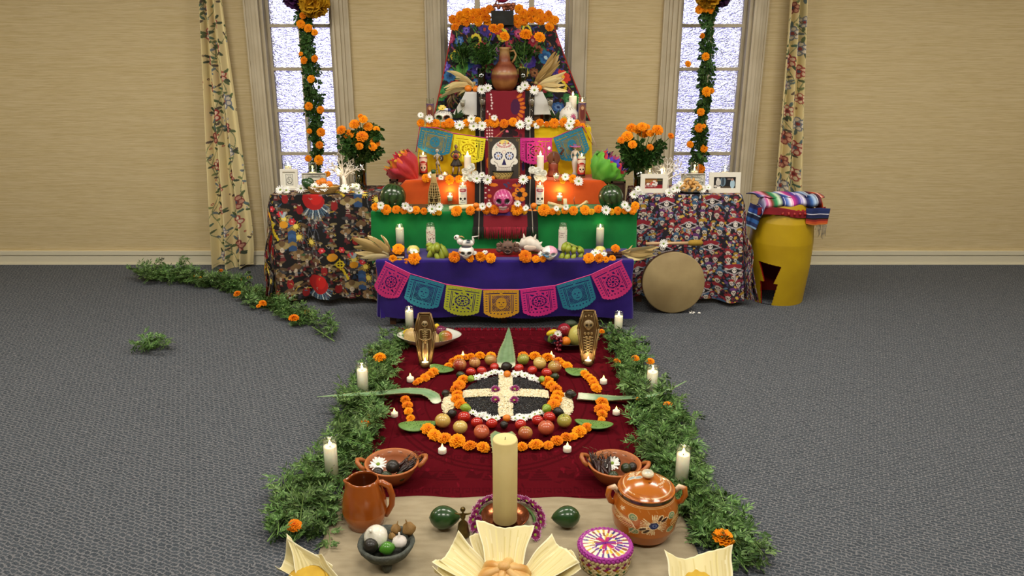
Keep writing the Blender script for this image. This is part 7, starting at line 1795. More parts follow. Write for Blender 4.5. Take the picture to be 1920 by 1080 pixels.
# clay bowl below the painting
p = aty(943, 342, 5.515); s = mpp(p)
g = thing('patterned_bowl', 'small cream and black patterned bowl in front of the skull painting', 'bowl', (p.x, 5.525, T[3][0]))
pb_ = Canvas(160, 40, 'c8b46c')
for k in range(22): pb_.line([(k*8+2, 8), (k*8+8, 16)], 2.2, '2a2414'); pb_.ell(k*8+3, 28, 1.6, 2, '2a2414')
for k in range(8): pb_.line([(k*20, 34), (k*20+14, 18)], 1.6, '3a3018')
pb_.rect(0, 0, 160, 6, '1c2018')
R0 = 20*s; H0 = 17*s
gridobj('body', 120, 30, lambda U, V: (R0*(.45+.55*np.sqrt(1-V))*np.sin((U-.5)*2*PI), -R0*.55*(.45+.55*np.sqrt(1-V))*np.cos((U-.5)*2*PI), H0*(1-V)), CER, g, pb_)
MB().lathe([(R0*.98, H0), (R0*.9, H0*.96), (R0*.6, H0*.5), (0, H0*.4)], 28, '1c2018').build('dark_interior', CER, g).scale = (1, .55, 1)
# ------------------------------------------------------------------ figurines (one continuous skinned surface each)
def skin(name, verts, edges, radii, m, parent, sub=1):
    me = bpy.data.meshes.new(name); me.from_pydata(verts, edges, []); me.update()
    o = link(name, me, parent); me.materials.append(m)
    md = o.modifiers.new('skin', 'SKIN'); sk = me.skin_vertices[0].data if me.skin_vertices else None
    if sk is None:
        bpy.context.view_layer.objects.active = o; o.select_set(True)
        bpy.ops.mesh.customdata_skin_add(); sk = me.skin_vertices[0].data
    for i, rr_ in enumerate(radii): sk[i].radius = (rr_, rr_)
    sk[0].use_root = True; md.use_smooth_shade = True; o.modifiers.new('sub', 'SUBSURF').levels = sub; o.modifiers['sub'].render_levels = sub
    return o
def figure(loc, H, arms, legs_, mbody, root, waist=.055):
    """H total height; arms: two (elbow, hand); legs_: two (knee, foot) as unit offsets"""
    V = [(0, 0, .52), (0, 0, .62), (0, 0, .74), (0, 0, .82), (0, 0, .86)]; E = [(0, 1), (1, 2), (2, 3), (3, 4)]; Rr = [.05, .035, .06, .03, .022]
    for s_, (el, ha) in zip((-1, 1), arms): k = len(V); V += [(s_*.085, 0, .78), el, ha]; E += [(2, k), (k, k+1), (k+1, k+2)]; Rr += [.024, .018, .014]
    for s_, (kn, ft) in zip((-1, 1), legs_): k = len(V); V += [(s_*.045, 0, .48), kn, ft, (ft[0], ft[1]-.05, ft[2])]; E += [(0, k), (k, k+1), (k+1, k+2), (k+2, k+3)]; Rr += [.035, .022, .015, .014]
    return skin('body', [tuple(c_*H for c_ in v) for v in V], E, [q*H for q in Rr], mbody, root)
def fig_base(px, pyb, pyt, z, label, y=None):
    p = atz(px, pyb, z); p.y = y or p.y; p.x = aty(px, pyb, p.y).x; H = aty(px, pyt, p.y).z-z; return thing('figurine', label, 'figurine', (p.x, p.y, z), group='figurines on the orange step'), H
BONE = mat('bone_black', 'b8b0a0', rough=.5, var='2c2622', vs=70, detail=1)
g, H = fig_base(821, 333, 279, T[3][0], 'thin bone-white skeleton figurine with crossed arms near the left paper flower', 5.66)
figure(None, H, (((-.13, -.05, .66), (-.02, -.12, .66)), ((.15, -.03, .66), (.12, -.12, .60))), (((-.02, -.02, .26), (.02, 0, .02)), ((.10, -.02, .26), (.16, 0, .02))), BONE, g)
sk_ = skull_mesh(skcol('c8c0b0', '1a1614'), nu=32, nv=24).build('head', CER, g); sk_.scale = (H*.062,)*3; sk_.location = (0, 0, H*.935)
MB().lathe([(0, 0), (H*.2, 0), (H*.2, H*.02), (0, H*.02)], 20, '3c3028').build('base', DULL, g)
MB().ell((H*.15, H*.03, H*.66), (H*.07, H*.03, H*.12), 14, 8, '2a2420').build('guitar', DULL, g)
DKF = mat('dark_figure', '2c2220', rough=.4, var='4a3a34', vs=40)
g, H = fig_base(856, 334, 271, T[3][0], 'dark skeleton dancer figurine with a brown drum and flared skirt', 5.68)
figure(None, H, (((-.17, -.03, .68), (-.10, -.14, .60)), ((.17, -.03, .68), (.10, -.14, .60))), (((-.10, -.03, .26), (-.14, 0, .02)), ((.07, -.03, .26), (.02, 0, .02))), DKF, g)
MB().ell((0, 0, H*.93), (H*.055, H*.05, H*.075), 16, 12, '6a5040').build('head', CER, g)
MB().lathe([(H*.06, H*.58), (H*.10, H*.5), (H*.17, H*.38), (H*.19, H*.33), (H*.16, H*.34), (H*.05, H*.5)], 32, '201a1c', wob=lambda a, z: 1+.08*math.sin(a*7)).build('skirt', DULL, g)
MB().tube([(0, -H*.10, H*.65), (0, -H*.17, H*.65)], H*.10, 20, '8a4434').build('drum', DULL, g)
MB().tube([(0, -H*.172, H*.65), (0, -H*.176, H*.65)], H*.055, 16, '3a1814').build('drum_skin', DULL, g)
for k in (-1, 1): MB().tube([(k*H*.09, -H*.04, H*.30), (k*H*.10, -H*.04, H*.12)], [H*.03, H*.02], 8, 'd8cec0').build('shin_bone', DULL, g)
MB().lathe([(0, 0), (H*.22, 0), (H*.2, H*.02), (0, H*.02)], 20, '2c2420').build('base', DULL, g)
g, H = fig_base(1037, 335, 272, T[3][0], 'clay figurine holding a round brown dish behind its shoulders', 5.66)
CLB = mat('brown_clay', '6a4030', rough=.5, var='4c2a20', vs=30)
MB().tube([(0, 0, H*.5), (0, 0, H*.78)], [H*.12, H*.12], 12).build('torso', CLB, g); MB().ell((-H*.14, 0, H*.90), (H*.05, H*.05, H*.055), 14, 10).build('head', DULL, g)
MB().lathe([(0, 0), (H*.215, 0), (H*.21, H*.03), (H*.19, H*.035), (0, H*.03)], 36, '6a3c24', T=Matrix.Translation((0, -H*.08, H*.60))@Matrix.Rotation(PI/2, 4, 'X')).build('round_dish', CLAY, g)
MB().tube([(H*.22, 0, H*.7), (H*.32, -.0, H*.86), (H*.22, -.01, H*.92)], [H*.04, H*.035, H*.03], 10).build('arm', CLB, g)
MB().lathe([(0, 0), (H*.17, 0), (H*.19, H*.08), (H*.15, H*.24), (H*.16, H*.40), (H*.12, H*.48), (0, H*.5)], 24, ['8c4028', '8c4028', 'a85a3c', '7a2c20', '94442c', '5c2a1c', '5c2a1c']).build('legs_block', CLAY, g)
g, H = fig_base(1077, 335, 270, T[3][0], 'elegant skeleton lady figurine in a pale dress and wide pink hat', 5.68)
PALE = mat('pale_dress', 'd0c8bc', rough=.5, var='b4aca0', vs=40)
figure(None, H, (((-.12, -.02, .64), (-.09, -.08, .54)), ((.14, -.03, .66), (.17, -.10, .56))), (((-.02, 0, .24), (-.02, 0, .03)), ((.03, 0, .24), (.02, 0, .03))), PALE, g)
MB().lathe([(H*.045, H*.62), (H*.085, H*.5), (H*.10, H*.42), (H*.07, H*.26), (H*.05, H*.14), (H*.09, H*.04), (H*.10, 0), (0, 0)], 24, ['d8d0c4']*5+['6c88a0', '4c6c90', '4c6c90']).build('dress', CER, g)
sk_ = skull_mesh(skcol('d8d0c4', '1a1614'), nu=28, nv=20).build('head', CER, g); sk_.scale = (H*.042,)*3; sk_.location = (0, 0, H*.88)
MB().lathe([(0, H*.99), (H*.05, H*.98), (H*.06, H*.94), (H*.13, H*.925), (H*.18, H*.94), (H*.17, H*.915), (0, H*.92)], 32, ['8c2c6c', 'a83c8c', '3c7ca0', 'c84490', 'd86aa0', 'c03c80', '8c2c6c'], wob=lambda a, z: 1+.06*math.sin(a*6)).build('hat', CER, g)
# ------------------------------------------------------------------ bananas
BAN = mat('banana_peel', attr=True, rough=.4)
def bananas(cx, cy, label, specs, y0):
    g = thing('banana_bunch', label, 'bananas', (0, 0, 0), group='banana bunches')
    for (ax, ay, bx, by, w_, dy) in specs:
        A = aty(ax, ay, y0-dy*.6); B = aty(bx, by, y0-dy); s = mpp(B); mid = (A+B)/2+Vector((.004*(1 if bx > ax else -1), -.028, .012)); pts = []; n = 9
        for k in range(n):
            t = k/(n-1); pts.append(A*(1-t)**2+mid*2*t*(1-t)+B*t*t)
        rr_ = [w_*s*q for q in (.18, .30, .44, .5, .52, .5, .42, .25, .12)]
        MB().tube(pts, rr_, 10, ['74802c', '80902a', '8a9c2c', '94a22e', '98a430', '96a02e', '90982c', '808030', '3c3a1c']).build('banana', BAN, g)
    return g
g = bananas(0, 0, 'bunch of small green-yellow bananas on the purple step, rabbit side', [(818, 462, 800, 470, 12, .02), (818, 460, 801, 489, 11, .05), (812, 458, 799, 462, 9, .0), (815, 458, 813, 478, 11, .06), (819, 455, 815, 473, 10, .05), (821, 456, 820, 474, 11, .07), (824, 462, 832, 495, 11, .06), (826, 458, 841, 488, 12, .05), (815, 468, 824, 497, 10, .07), (814, 470, 806, 490, 9, .04)], 5.08)
MB().tube([aty(818, 458, 5.08), aty(834, 464, 5.10)], [.012, .009], 8, '8a9440').build('stalk', BAN, g)
g = bananas(0, 0, 'bunch of small green-yellow bananas on the purple step beside the pink and blue skull', [(1061, 455, 1055, 474, 11, .05), (1068, 458, 1063, 476, 11, .06), (1077, 462, 1074, 477, 11, .05), (1088, 466, 1086, 475, 10, .04), (1058, 472, 1048, 494, 10, .06), (1067, 474, 1060, 493, 10, .07), (1078, 474, 1072, 492, 10, .06), (1092, 474, 1085, 488, 9, .04), (1084, 462, 1094, 477, 9, .02)], 5.08)
MB().tube([aty(1062, 456, 5.08), aty(1092, 468, 5.10)], [.012, .009], 8, '8a9440').build('stalk', BAN, g)
# ------------------------------------------------------------------ corn husk bundles
DH = mat('dry_husk', attr=True, rough=.65)
def husk_bundle(label, root_px, tips, y, seed, w_=.018, cols=('d8c488', 'c8b074', 'e4d4a0', 'b89c60')):
    g = thing('corn_husk_bundle', label, 'corn husks', (0, 0, 0), group='dry corn husk bundles'); r = random.Random(seed); O = aty(*root_px, y)
    for (px, py) in tips:
        for q in range(2):
            B = aty(px+r.uniform(-5, 5)*q, py+r.uniform(-5, 5)*q, y+r.uniform(-.06, .04)); n = 12; d = B-O; L_ = d.length; d.normalize(); side = d.cross(Vector((0, 1, 0))).normalized(); side = (side+Vector((0, r.uniform(-.8, .8), 0))).normalized(); cu = r.uniform(-.06, .09)*L_
            vs = []; cs = []; c_ = lin(r.choice(cols))
            for k in range(n):
                t = k/(n-1); c0 = O+d*L_*t+Vector((0, -.02*math.sin(PI*t), cu*math.sin(PI*t)))+side*.006*math.sin(t*7+q)
                ww = w_*L_/.2*(math.sin(PI*min(t*.92+.06, 1))**.7)*.75*r.uniform(.9, 1.05)
                nrm = side.cross(d)
                for u in (-1, 0, 1): vs.append(c0+side*ww*u+nrm*(-.25*ww*(1-abs(u)))); cs.append(tuple(v_*(1 if u else .82) for v_ in c_))
            MB().add(vs, [(k*3+j, k*3+j+1, (k+1)*3+j+1, (k+1)*3+j) for k in range(n-1) for j in range(2)], cs).build('husk', DH, g)
    MB().tube([O-Vector((0, 0, 0)), O+(aty(*tips[0], y)-O)*.08], [.014, .016], 8, 'b09458').build('tied_end', DH, g)
    return g
husk_bundle('pale dry husk bundle fanned over the left end of the purple step', (737, 478), [(664, 445), (690, 441), (664, 462), (668, 474), (700, 448), (676, 482), (715, 440), (690, 486), (704, 470), (700, 495), (720, 456), (698, 483)], 5.03, 1, .022)
husk_bundle('pale dry husk bundle fanned over the right end of the purple step', (1163, 476), [(1232, 462), (1226, 474), (1215, 484), (1222, 468), (1200, 470), (1205, 486), (1185, 466), (1228, 480)], 5.03, 2, .020)
husk_bundle('dry husk bundle spread left of the oranges on the white top step', (891, 158), [(838, 132), (834, 172), (826, 182), (852, 148), (845, 160), (870, 150), (832, 164), (860, 176)], 6.02, 3, .020)
husk_bundle('tall dry husk bundle pointing up beside the striped jug', (1003, 158), [(1045, 100), (1048, 108), (1038, 112), (1046, 118), (1030, 122), (1050, 115)], 6.05, 4, .018, ('b8985c', 'a8884c', 'c8a86c'))
husk_bundle('dry husk bundle spread right of the oranges on the white top step', (1008, 162), [(1062, 135), (1058, 148), (1064, 172), (1048, 170), (1040, 146), (1060, 160), (1035, 158)], 6.0, 5, .020)
husk_bundle('dark dry corn husks hanging beside the white cloth, left side', (846, 172), [(838, 196), (848, 200), (856, 194), (862, 186), (842, 204)], 6.05, 6, .014, ('6c5430', '5a4424', '7c6238'))
# cinnamon bark, sugar rings, mask, shell, plate
BARK = mat('cinnamon_bark', '3c1c14', rough=.6, var='5a2c1c', vs=40, vstretch=(6, 1, 1))
for (px, py, lb) in ((744, 477, 'bundle of dark cinnamon sticks beside the left corn husks'), (1152, 476, 'bundle of dark cinnamon sticks beside the right corn husks')):
    p = aty(px, py, 5.0); s = mpp(p); g = thing('cinnamon_bundle', lb, 'cinnamon', (p.x, p.y, T[1][0]+.004), group='cinnamon bundles')
    for k in range(6): MB().tube([(-14*s, (k % 3)*4*s, 3.0*s+(k//3)*4.6*s), (14*s, (k % 3)*4*s, 3.2*s+(k//3)*4.6*s)], 2.7*s, 10).build('stick', BARK, g)
    if px < 900: MB().tube([(-14*s, -5*s, 2*s), (14*s, -5*s, 2*s)], 1.8*s, 8, 'e8dcc0').build('pale_stick', DULL, g)
for (px, py, d, lb, grp) in ((747, 467, 23, 'orange marigold lying on the left cinnamon sticks', 'marigolds on the cinnamon'), (1154, 466, 17, 'orange marigold lying on the right cinnamon sticks', 'marigolds on the cinnamon')):
    p = aty(px, py, 4.99); flower('marigold', p, (0, -.8, .8), d/2*mpp(p), lb, grp)
for (px, py, w_, lb) in ((775, 476, 24, 'yellow sugar-paste ornament with white petals, left candle side'), (1125, 474, 22, 'yellow sugar-paste ornament with white petals, before the right candle')):
    p = aty(px, py, 5.11); s = mpp(p); g = thing('sugar_ornament', lb, 'ornament', (p.x, p.y, T[1][0]), group='yellow sugar ornaments')
    MB().lathe([(0, 0), (w_*.45*s, 0), (w_*.5*s, 3*s), (w_*.48*s, w_*.4*s), (w_*.3*s, w_*.62*s), (0, w_*.68*s)], 24, ['c8b43c', 'c8b43c', 'd8c850', 'd8c850', 'e0d878', 'e8dca0'], wob=lambda a, z: 1+.04*math.sin(a*8)).build('mound', CER, g)
    for k, cl in enumerate(('a88cb8', 'd8a0a8', 'f0ece0', 'c0a0c8')): MB().ell(((-6+4*k)*s, -w_*.42*s, (6+2*(k % 2))*s), (2.6*s, 1.4*s, 2.4*s), 10, 6, cl).build('icing_petal', CER, g)
ls = Canvas(2, 2, '9c1420'); p0 = atz(940, 473, T[1][0]); 
g = tag(MB().box(aty(873, 470, 5.2).x, aty(1032, 470, 5.2).x, 5.03, 5.20, T[1][0]+.001, T[1][0]+.012, '9c1420').build('red_tray', CER, None, smooth=False), 'flat red lacquered tray under the stone mask at the back of the purple step', 'tray')
MSK = mat('brown_stone', '5c4238', rough=.6, var='7a5c4c', vs=30, bump=.3, bs=60)
p = aty(952, 488, 5.04); s = mpp(p); g = thing('stone_mask', 'brown carved stone mask with open mouth and wide ear discs', 'mask', (p.x, p.y, T[1][0]+.013))
MB().ell((0, 0, 14*s), (13*s, 8*s, 13*s), 28, 20).build('face', MSK, g)
for k in (-1, 1):
    for (dx, dz, q) in ((16, 11, 6), (17, 19, 4.5)): MB().lathe([(0, 0), (q*s, 0), (q*s, 2*s), (q*.5*s, 3*s), (0, 2*s)], 18, T=Matrix.Translation((k*dx*s, -1*s, dz*s))@Matrix.Rotation(PI/2, 4, 'X')).build('ear_disc', MSK, g)
    MB().ell((k*5*s, -7.4*s, 17*s), (2.6*s, 1.6*s, 1.7*s), 12, 8).build('eye', mat('mask_dark', '2a1a14') if 'mask_dark' not in bpy.data.materials else bpy.data.materials['mask_dark'], g)
MB().tube([(-6*s, -6.6*s, 8*s), (-3*s, -8*s, 11*s), (0, -8.6*s, 11.6*s), (3*s, -8*s, 11*s), (6*s, -6.6*s, 8*s), (3*s, -7.6*s, 5*s), (-3*s, -7.6*s, 5*s), (-6*s, -6.6*s, 8*s)], 1.5*s, 8).build('open_mouth', MSK, g)
MB().ell((0, -7.2*s, 8*s), (4*s, 1.8*s, 2.6*s), 12, 8).build('mouth_hollow', bpy.data.materials['mask_dark'], g)
MB().ell((0, -8.4*s, 15*s), (1.8*s, 2.4*s, 3*s), 10, 8).build('nose', MSK, g)
for k in range(5): MB().lathe([(2.6*s, 0), (2.0*s, 5*s), (0, 9*s)], 10, T=Matrix.Translation(((k-2)*5.2*s, 0, (22-abs(k-2)*1.6)*s))@Matrix.Rotation((k-2)*.28, 4, 'Y')).build('crown_point', MSK, g)
SHL = mat('sea_shell', 'e8e2d6', rough=.4, var='d0c4b4', vs=20)
p = aty(996, 486, 5.08); s = mpp(p); g = thing('spiny_shell', 'large white spiny sea shell beside the stone mask', 'shell', (p.x, p.y, T[1][0]+.01))
MB().tube([(-22*s, 0, 12*s), (-14*s, 0, 20*s), (-4*s, 0, 21*s), (6*s, 0, 16*s), (16*s, 0, 8*s), (22*s, 0, 3*s)], [5*s, 10*s, 13*s, 12*s, 7*s, 2*s], 18).build('shell_body', SHL, g)
for (x, z, dx, dz, l_) in ((-12, 27, -.25, 1, 12), (4, 26, .35, 1, 12), (-22, 20, -1, .3, 9), (13, 18, 1, .8, 7), (-20, 10, -1, -.5, 6), (19, 10, .9, .6, 5)): MB().tube([(x*s, -2*s, (z-4)*s), ((x+dx*l_*.5)*s, -3*s, (z+dz*l_*.4)*s), ((x+dx*l_)*s, -3*s, (z+dz*l_)*s)], [4.2*s, 2.6*s, .6*s], 8).build('spine', SHL, g)
MB().ell((-3*s, -11*s, 14*s), (12*s, 2.5*s, 6*s), 18, 10).build('shell_lip', mat('shell_pink', 'e4d0bc', rough=.3), g)
# box and ornament at the very top
tag(MB().box(aty(921, 30, 6.13).x, aty(963, 30, 6.13).x, 6.13, 6.24, 1.929, aty(940, 20, 6.13).z, '16181a').build('black_box', mat('black_lacquer', '17191a', rough=.25, var='24282a', vs=20, coat=.3), None, smooth=False), 'black lacquered box at the centre of the top shelf', 'box')
for k, (x0, x1) in enumerate(((926, 933), (951, 956))):
    pass
p = aty(942, 20, 6.18); s = mpp(p); zb = aty(940, 20, 6.13).z; g = thing('copper_ornament', 'copper-coloured twisted ornament with a crimson top standing on the black box', 'ornament', (p.x, p.y, zb))
r = random.Random(5)
for k in range(22):
    x, z_ = r.uniform(-21, 21), r.uniform(3, 12); MB().ell((x*s, r.uniform(-7, 3)*s, z_*s), (r.uniform(2.5, 5)*s, 3.4*s, r.uniform(3, 4.5)*s), 10, 7).build('copper_bead', bpy.data.materials['copper_bead'] if 'copper_bead' in bpy.data.materials else mat('copper_bead', 'a8664c', rough=.35, metal=.5), g)
MB().ell((0, 0, 24*s), (13*s, 8*s, 10*s), 20, 12).build('crimson_top', mat('crimson_satin', '8c1c44', rough=.4), g)
MB().tube([(-13*s, -2*s, 12*s), (-10*s, -4*s, 19*s), (-6*s, -4*s, 14*s)], 1.6*s, 8).build('curl', bpy.data.materials['copper_bead'], g)

# ================================================================== SIDE TABLES
def daisies_on(pts, y, where, grp): row('daisy', pts, y, where, grp, n=(0, -.9, .6), j=.25)
daisies_on([(526, 356, 19), (537, 357, 16), (564, 354, 19)], 5.50, 'at the foot of the framed skull drawing', 'daisies on the black-cloth table')
daisies_on([(647, 354, 19), (669, 350, 13), (673, 362, 18)], 5.47, 'beside the small votive, black-cloth table', 'daisies on the black-cloth table')
daisies_on([(1189, 365, 17), (1196, 355, 13), (1202, 365, 16), (1254, 362, 17), (1262, 355, 13)], 5.445, 'round the dance party photo', 'daisies on the patterned-cloth table')
daisies_on([(1269, 352, 18), (1276, 345, 14), (1316, 355, 18), (1328, 352, 12)], 5.46, 'beside the plate of rolls', 'daisies on the patterned-cloth table')
def metal_tree(label, px, pyb, pyt, seed, y):
    p = aty(px, pyb, y); s = mpp(p); H = aty(px, pyt, y).z-ZS; g = thing('metal_tree', label, 'ornament', (p.x, y, ZS), group='white metal trees'); m = bpy.data.materials.get('white_metal') or mat('white_metal', 'e6e0d4', rough=.4)
    MB().lathe([(0, 0), (11*s, 0), (10*s, 2*s), (4*s, 5*s), (0, 5*s)], 20).build('foot', m, g)
    MB().tube([(0, 0, 0), (1*s, 0, H*.2), (0, 0, H*.42)], [7*s, 4.6*s, 3*s], 10).build('trunk', m, g); r = random.Random(seed)
    for k in range(9):
        a = -1.15+2.3*k/8+r.uniform(-.08, .08); L_ = H*(.62 if abs(a) < .6 else .56)*r.uniform(.85, 1.05); st_ = Vector((0, 0, H*r.uniform(.2, .42))); pts = [st_]; d = a*.5
        for q in range(4): d += a*.18; pts.append(pts[-1]+Vector((math.sin(d)*L_/4, r.uniform(-.1, .1)*L_/4, math.cos(d)*L_/4)))
        b_ = MB().tube(pts, [2.1*s, 1.7*s, 1.3*s, 1.1*s, .7*s], 6).build('branch', m, g)
        lf = MB()
        for q in (2, 3, 4, 4):
            for sg in (-1, 1):
                dd = Vector((math.sin(d+sg*.7), r.uniform(-.3, .3), math.cos(d+sg*.7))).normalized(); c_ = pts[q]
                Tm = Matrix.Translation(c_+dd*5*s)@dd.to_track_quat('Z', 'Y').to_matrix().to_4x4(); lf.tube([c_, c_+dd*3*s], .6*s, 4); lf.ell((0, 0, 0), (1.9*s, .8*s, 3.6*s), 8, 6, T=Tm)
        tag(lf.build('leaves', m, b_), kind='stuff')
    MB().tube([(-9*s, -2*s, H*.46), (-9*s, -2*s, H*.40)], [3.4*s, 3*s], 10).build('candle_cup', m, g)
    q = Vector((p.x-9*s, y-2*s, ZS+H*.55)); glow(q, .1)
    flame(g, H*.47, .022).location = (-9*s, -2*s, 0)
    return g
metal_tree('white metal leafy tree candle holder on the black-cloth table', 646, 358, 288, 1, 5.58)
metal_tree('white metal leafy tree candle holder behind the dance party photo', 1247, 362, 290, 2, 5.62)
WKB = mat('basket_cane', attr=True, rough=.6)
p = aty(604, 369, 5.47); s = mpp(p); g = thing('fruit_basket', 'shallow oval woven basket of fruit and daisies on the black-cloth table', 'basket', (p.x, 5.50, ZS+.001)); bh = 12*s
for k in range(6):
    t = k/5; MB().tube([((22+9.5*t)*s*math.cos(a), (11+5*t)*s*math.sin(a), 1.4*s+bh*t*.95+.0006*math.sin(a*22+k*PI)) for a in [q*2*PI/44 for q in range(45)]], 1.35*s, 6, 'b08a48' if k % 2 else 'c09a54').build('coil', WKB, g)
MB().ell((0, 0, 2*s), (22*s, 11*s, 1.6*s), 24, 6, '8a6a34').build('basket_floor', WKB, g)
for (px, py, w_, lb, m_, up) in ((578, 346, 30, 'long green avocado leaning out of the oval fruit basket', AVG, .7), (583, 342, 20, 'second dark green avocado behind in the oval fruit basket', AVG, 1.2)):
    q = aty(px, py, 5.49); L_ = w_*mpp(q); pts, rr_ = pear(L_/3.2, L_, .2); o = MB().tube(pts, rr_, 16).build('avocado', m_, None, loc=q); o.rotation_euler = (0, up, 0); tag(o, lb, 'avocado', 'avocados in the basket')
for (px, py, d, lb, nm) in ((598, 344, 14, 'orange at the left in the oval basket', 'small_orange'), (605, 341, 15, 'topmost orange in the oval basket', 'small_orange'), (617, 346, 14, 'tan orange at the right in the oval basket', 'small_orange')):
    q = aty(px, py, 5.50); o = MB().ell((0, 0, 0), 1, 18, 12).build(nm, TAN, None, loc=q); o.scale = (d/2*mpp(q),)*3; tag(o, lb, 'orange', 'oranges in the basket')
for (px, py, w_, lb) in ((622, 353, 17, 'brown nut bread roll at the right end of the oval basket'),):
    q = aty(px, py, 5.49); o = MB().ell((0, 0, 0), (1, .7, .5), 18, 12).build('bread_roll', BRD, None, loc=q); o.scale = (w_/2*mpp(q),)*3; tag(o, lb, 'bread')
row('daisy', [(590, 350, 17), (596, 355, 14), (608, 352, 17)], 5.455, 'in the oval fruit basket', 'daisies in the basket', n=(0, -.8, .7))
p = aty(1297, 362, 5.47); s = mpp(p); g = thing('black_plate', 'oval black plate piled with golden rolls on the patterned-cloth table', 'plate', (p.x, 5.50, ZS+.002))
MB().lathe([(0, 0), (18*s, 0), (26*s, 4*s), (25*s, 4.6*s), (17*s, 1.6*s), (0, 1.4*s)], 36, '17171b').build('dish', CER, g).scale = (1, .6, 1)
for k, (px, py) in enumerate(((1281, 352), (1289, 354), (1299, 354), (1309, 352), (1285, 346), (1294, 346), (1304, 346), (1289, 340), (1299, 340))):
    q = aty(px, py, 5.46+.02*(k//4)); s2 = mpp(q); pts = [(5.2*s2*math.cos(a), 1.5*s2*math.sin(a*2), 4.6*s2*math.sin(a)) for a in [j*1.6*PI/10 for j in range(11)]]
    o = MB().tube(pts, [2.2*s2]+[2.8*s2]*9+[2.0*s2], 8).build('twisted_roll', BRD, None, loc=q); o.rotation_euler = (.3, 0, k*.9); tag(o, 'golden twisted roll, %s, %s on the black plate' % ((nth(k, 4) if k < 4 else nth(k-4, 3) if k < 7 else nth(k-7, 2)), 'bottom row' if k < 4 else 'middle row' if k < 7 else 'top row'), 'bread', 'twisted rolls on the black plate')
# ================================================================== DRUMS
HIDE = mat('drum_hide', 'a89468', rough=.6, var='8c7850', vs=4, detail=8, bump=.1, bs=60)
yD = 5.20
cD = aty(1266, 516, yD); rD = 59*mpp(cD); p = aty(1266, 515, yD); zc = rD*1.0+.004
g = thing('frame_drum', 'round pale hide frame drum leaning against the patterned tablecloth', 'drum', (p.x, yD+.03, zc), (-.10, 0, 0), None)
MB().lathe([(0, 0), (rD*.97, 0), (rD, -.004), (rD, -.02), (rD*.98, -.02), (0, -.006)], 72, T=Matrix.Rotation(PI/2, 4, 'X')).build('drum_head', HIDE, g)
MB().lathe([(rD*.985, -.01), (rD*.985, -.07), (rD*.95, -.07), (rD*.95, -.01)], 72, T=Matrix.Rotation(PI/2, 4, 'X')).build('wooden_hoop', mat('hoop_wood', '6a4c2c', rough=.5), g)
a, b_ = aty(1211, 457, yD+.06), aty(1318, 455, yD+.06)
g = thing('drum_mallet', 'pale wooden mallet with yellow wrapped head resting on top of the frame drum', 'mallet', (0, 0, 0))
d = (b_-a); MB().tube([a, a+d*.75], .011, 12).build('handle', mat('pale_wood', 'c8a47c', rough=.5), g)
MB().tube([a+d*.74, a+d*.77, a+d*.85, a+d*.97, a+d*1.0], [.012, .019, .022, .02, .006], 14).build('wrapped_head', mat('mustard_wrap', 'a08028', rough=.8, bump=.4, bs=150), g)
q = aty(1244, 457, yD+.03); flower('daisy', q, (0, -1, .3), 9*mpp(q), 'single white daisy on the drum mallet handle', 'lone daisies')
# tall yellow drum with lightning openings
yC = 5.72; pb_ = atz(1461, 571, 0); rB = 49*mpp(pb_); yC = pb_.y+rB*.85; pc = aty(1462, 470, yC); s = mpp(pc)
zt = aty(1463, 372, yC).z; rB = 50*s; rM = 57*s; rT = 48*s
g = thing('tall_drum', 'tall yellow barrel drum with red-lined lightning-shaped openings', 'drum', (pc.x, yC, 0))
YEL = mat('yellow_paint', 'bc9c0e', rough=.45, var='b0900a', vs=5, bump=.1, bs=90); REDP = mat('red_lining', '9c1c10', rough=.5)
def prof_r(z): t = z/zt; return np.interp(t, [0, .15, .35, .6, .8, 1.0], [rB, rB*1.05, rM*.98, rM, rM*.95, rT*.9])
nu, nv = 280, 220
Uc, Vc = np.meshgrid((np.arange(nu)+.5)/nu, (np.arange(nv)+.5)/nv); zc_ = (1-Vc)*zt; ang = (Uc-.5)*2*PI; xx = np.sin(ang)*prof_r(zc_); fr = np.cos(ang) > 0
def inpoly(pts):
    m = np.zeros(xx.shape, bool)
    for i in range(len(pts)):
        x0, y0 = pts[i]; x1, y1 = pts[(i+1) % len(pts)]
        if y0 == y1: continue
        m ^= ((zc_ >= min(y0, y1)) & (zc_ < max(y0, y1)) & (xx < (x1-x0)*(zc_-y0)/(y1-y0)+x0))
    return m & fr
def dp(px, py): q = aty(px, py, yC-rB*.9); return (q.x-pc.x, q.z)
bolt = [dp(1427, 493), dp(1462, 498), dp(1449, 531), dp(1456, 531.5), (dp(1446, 569)[0], -.01), (dp(1431, 566)[0], -.01), dp(1429, 529), dp(1434, 529)]
hole = inpoly(bolt)
def drumf(k): return lambda U, V: (np.sin((U-.5)*2*PI)*prof_r((1-V)*zt)*k, -np.cos((U-.5)*2*PI)*prof_r((1-V)*zt)*k, (1-V)*zt)
gridobj('shell', nu, nv, drumf(1.0), YEL, g, None, ~hole); gridobj('inner_shell', nu, nv, drumf(.93), REDP, g, None, ~hole)
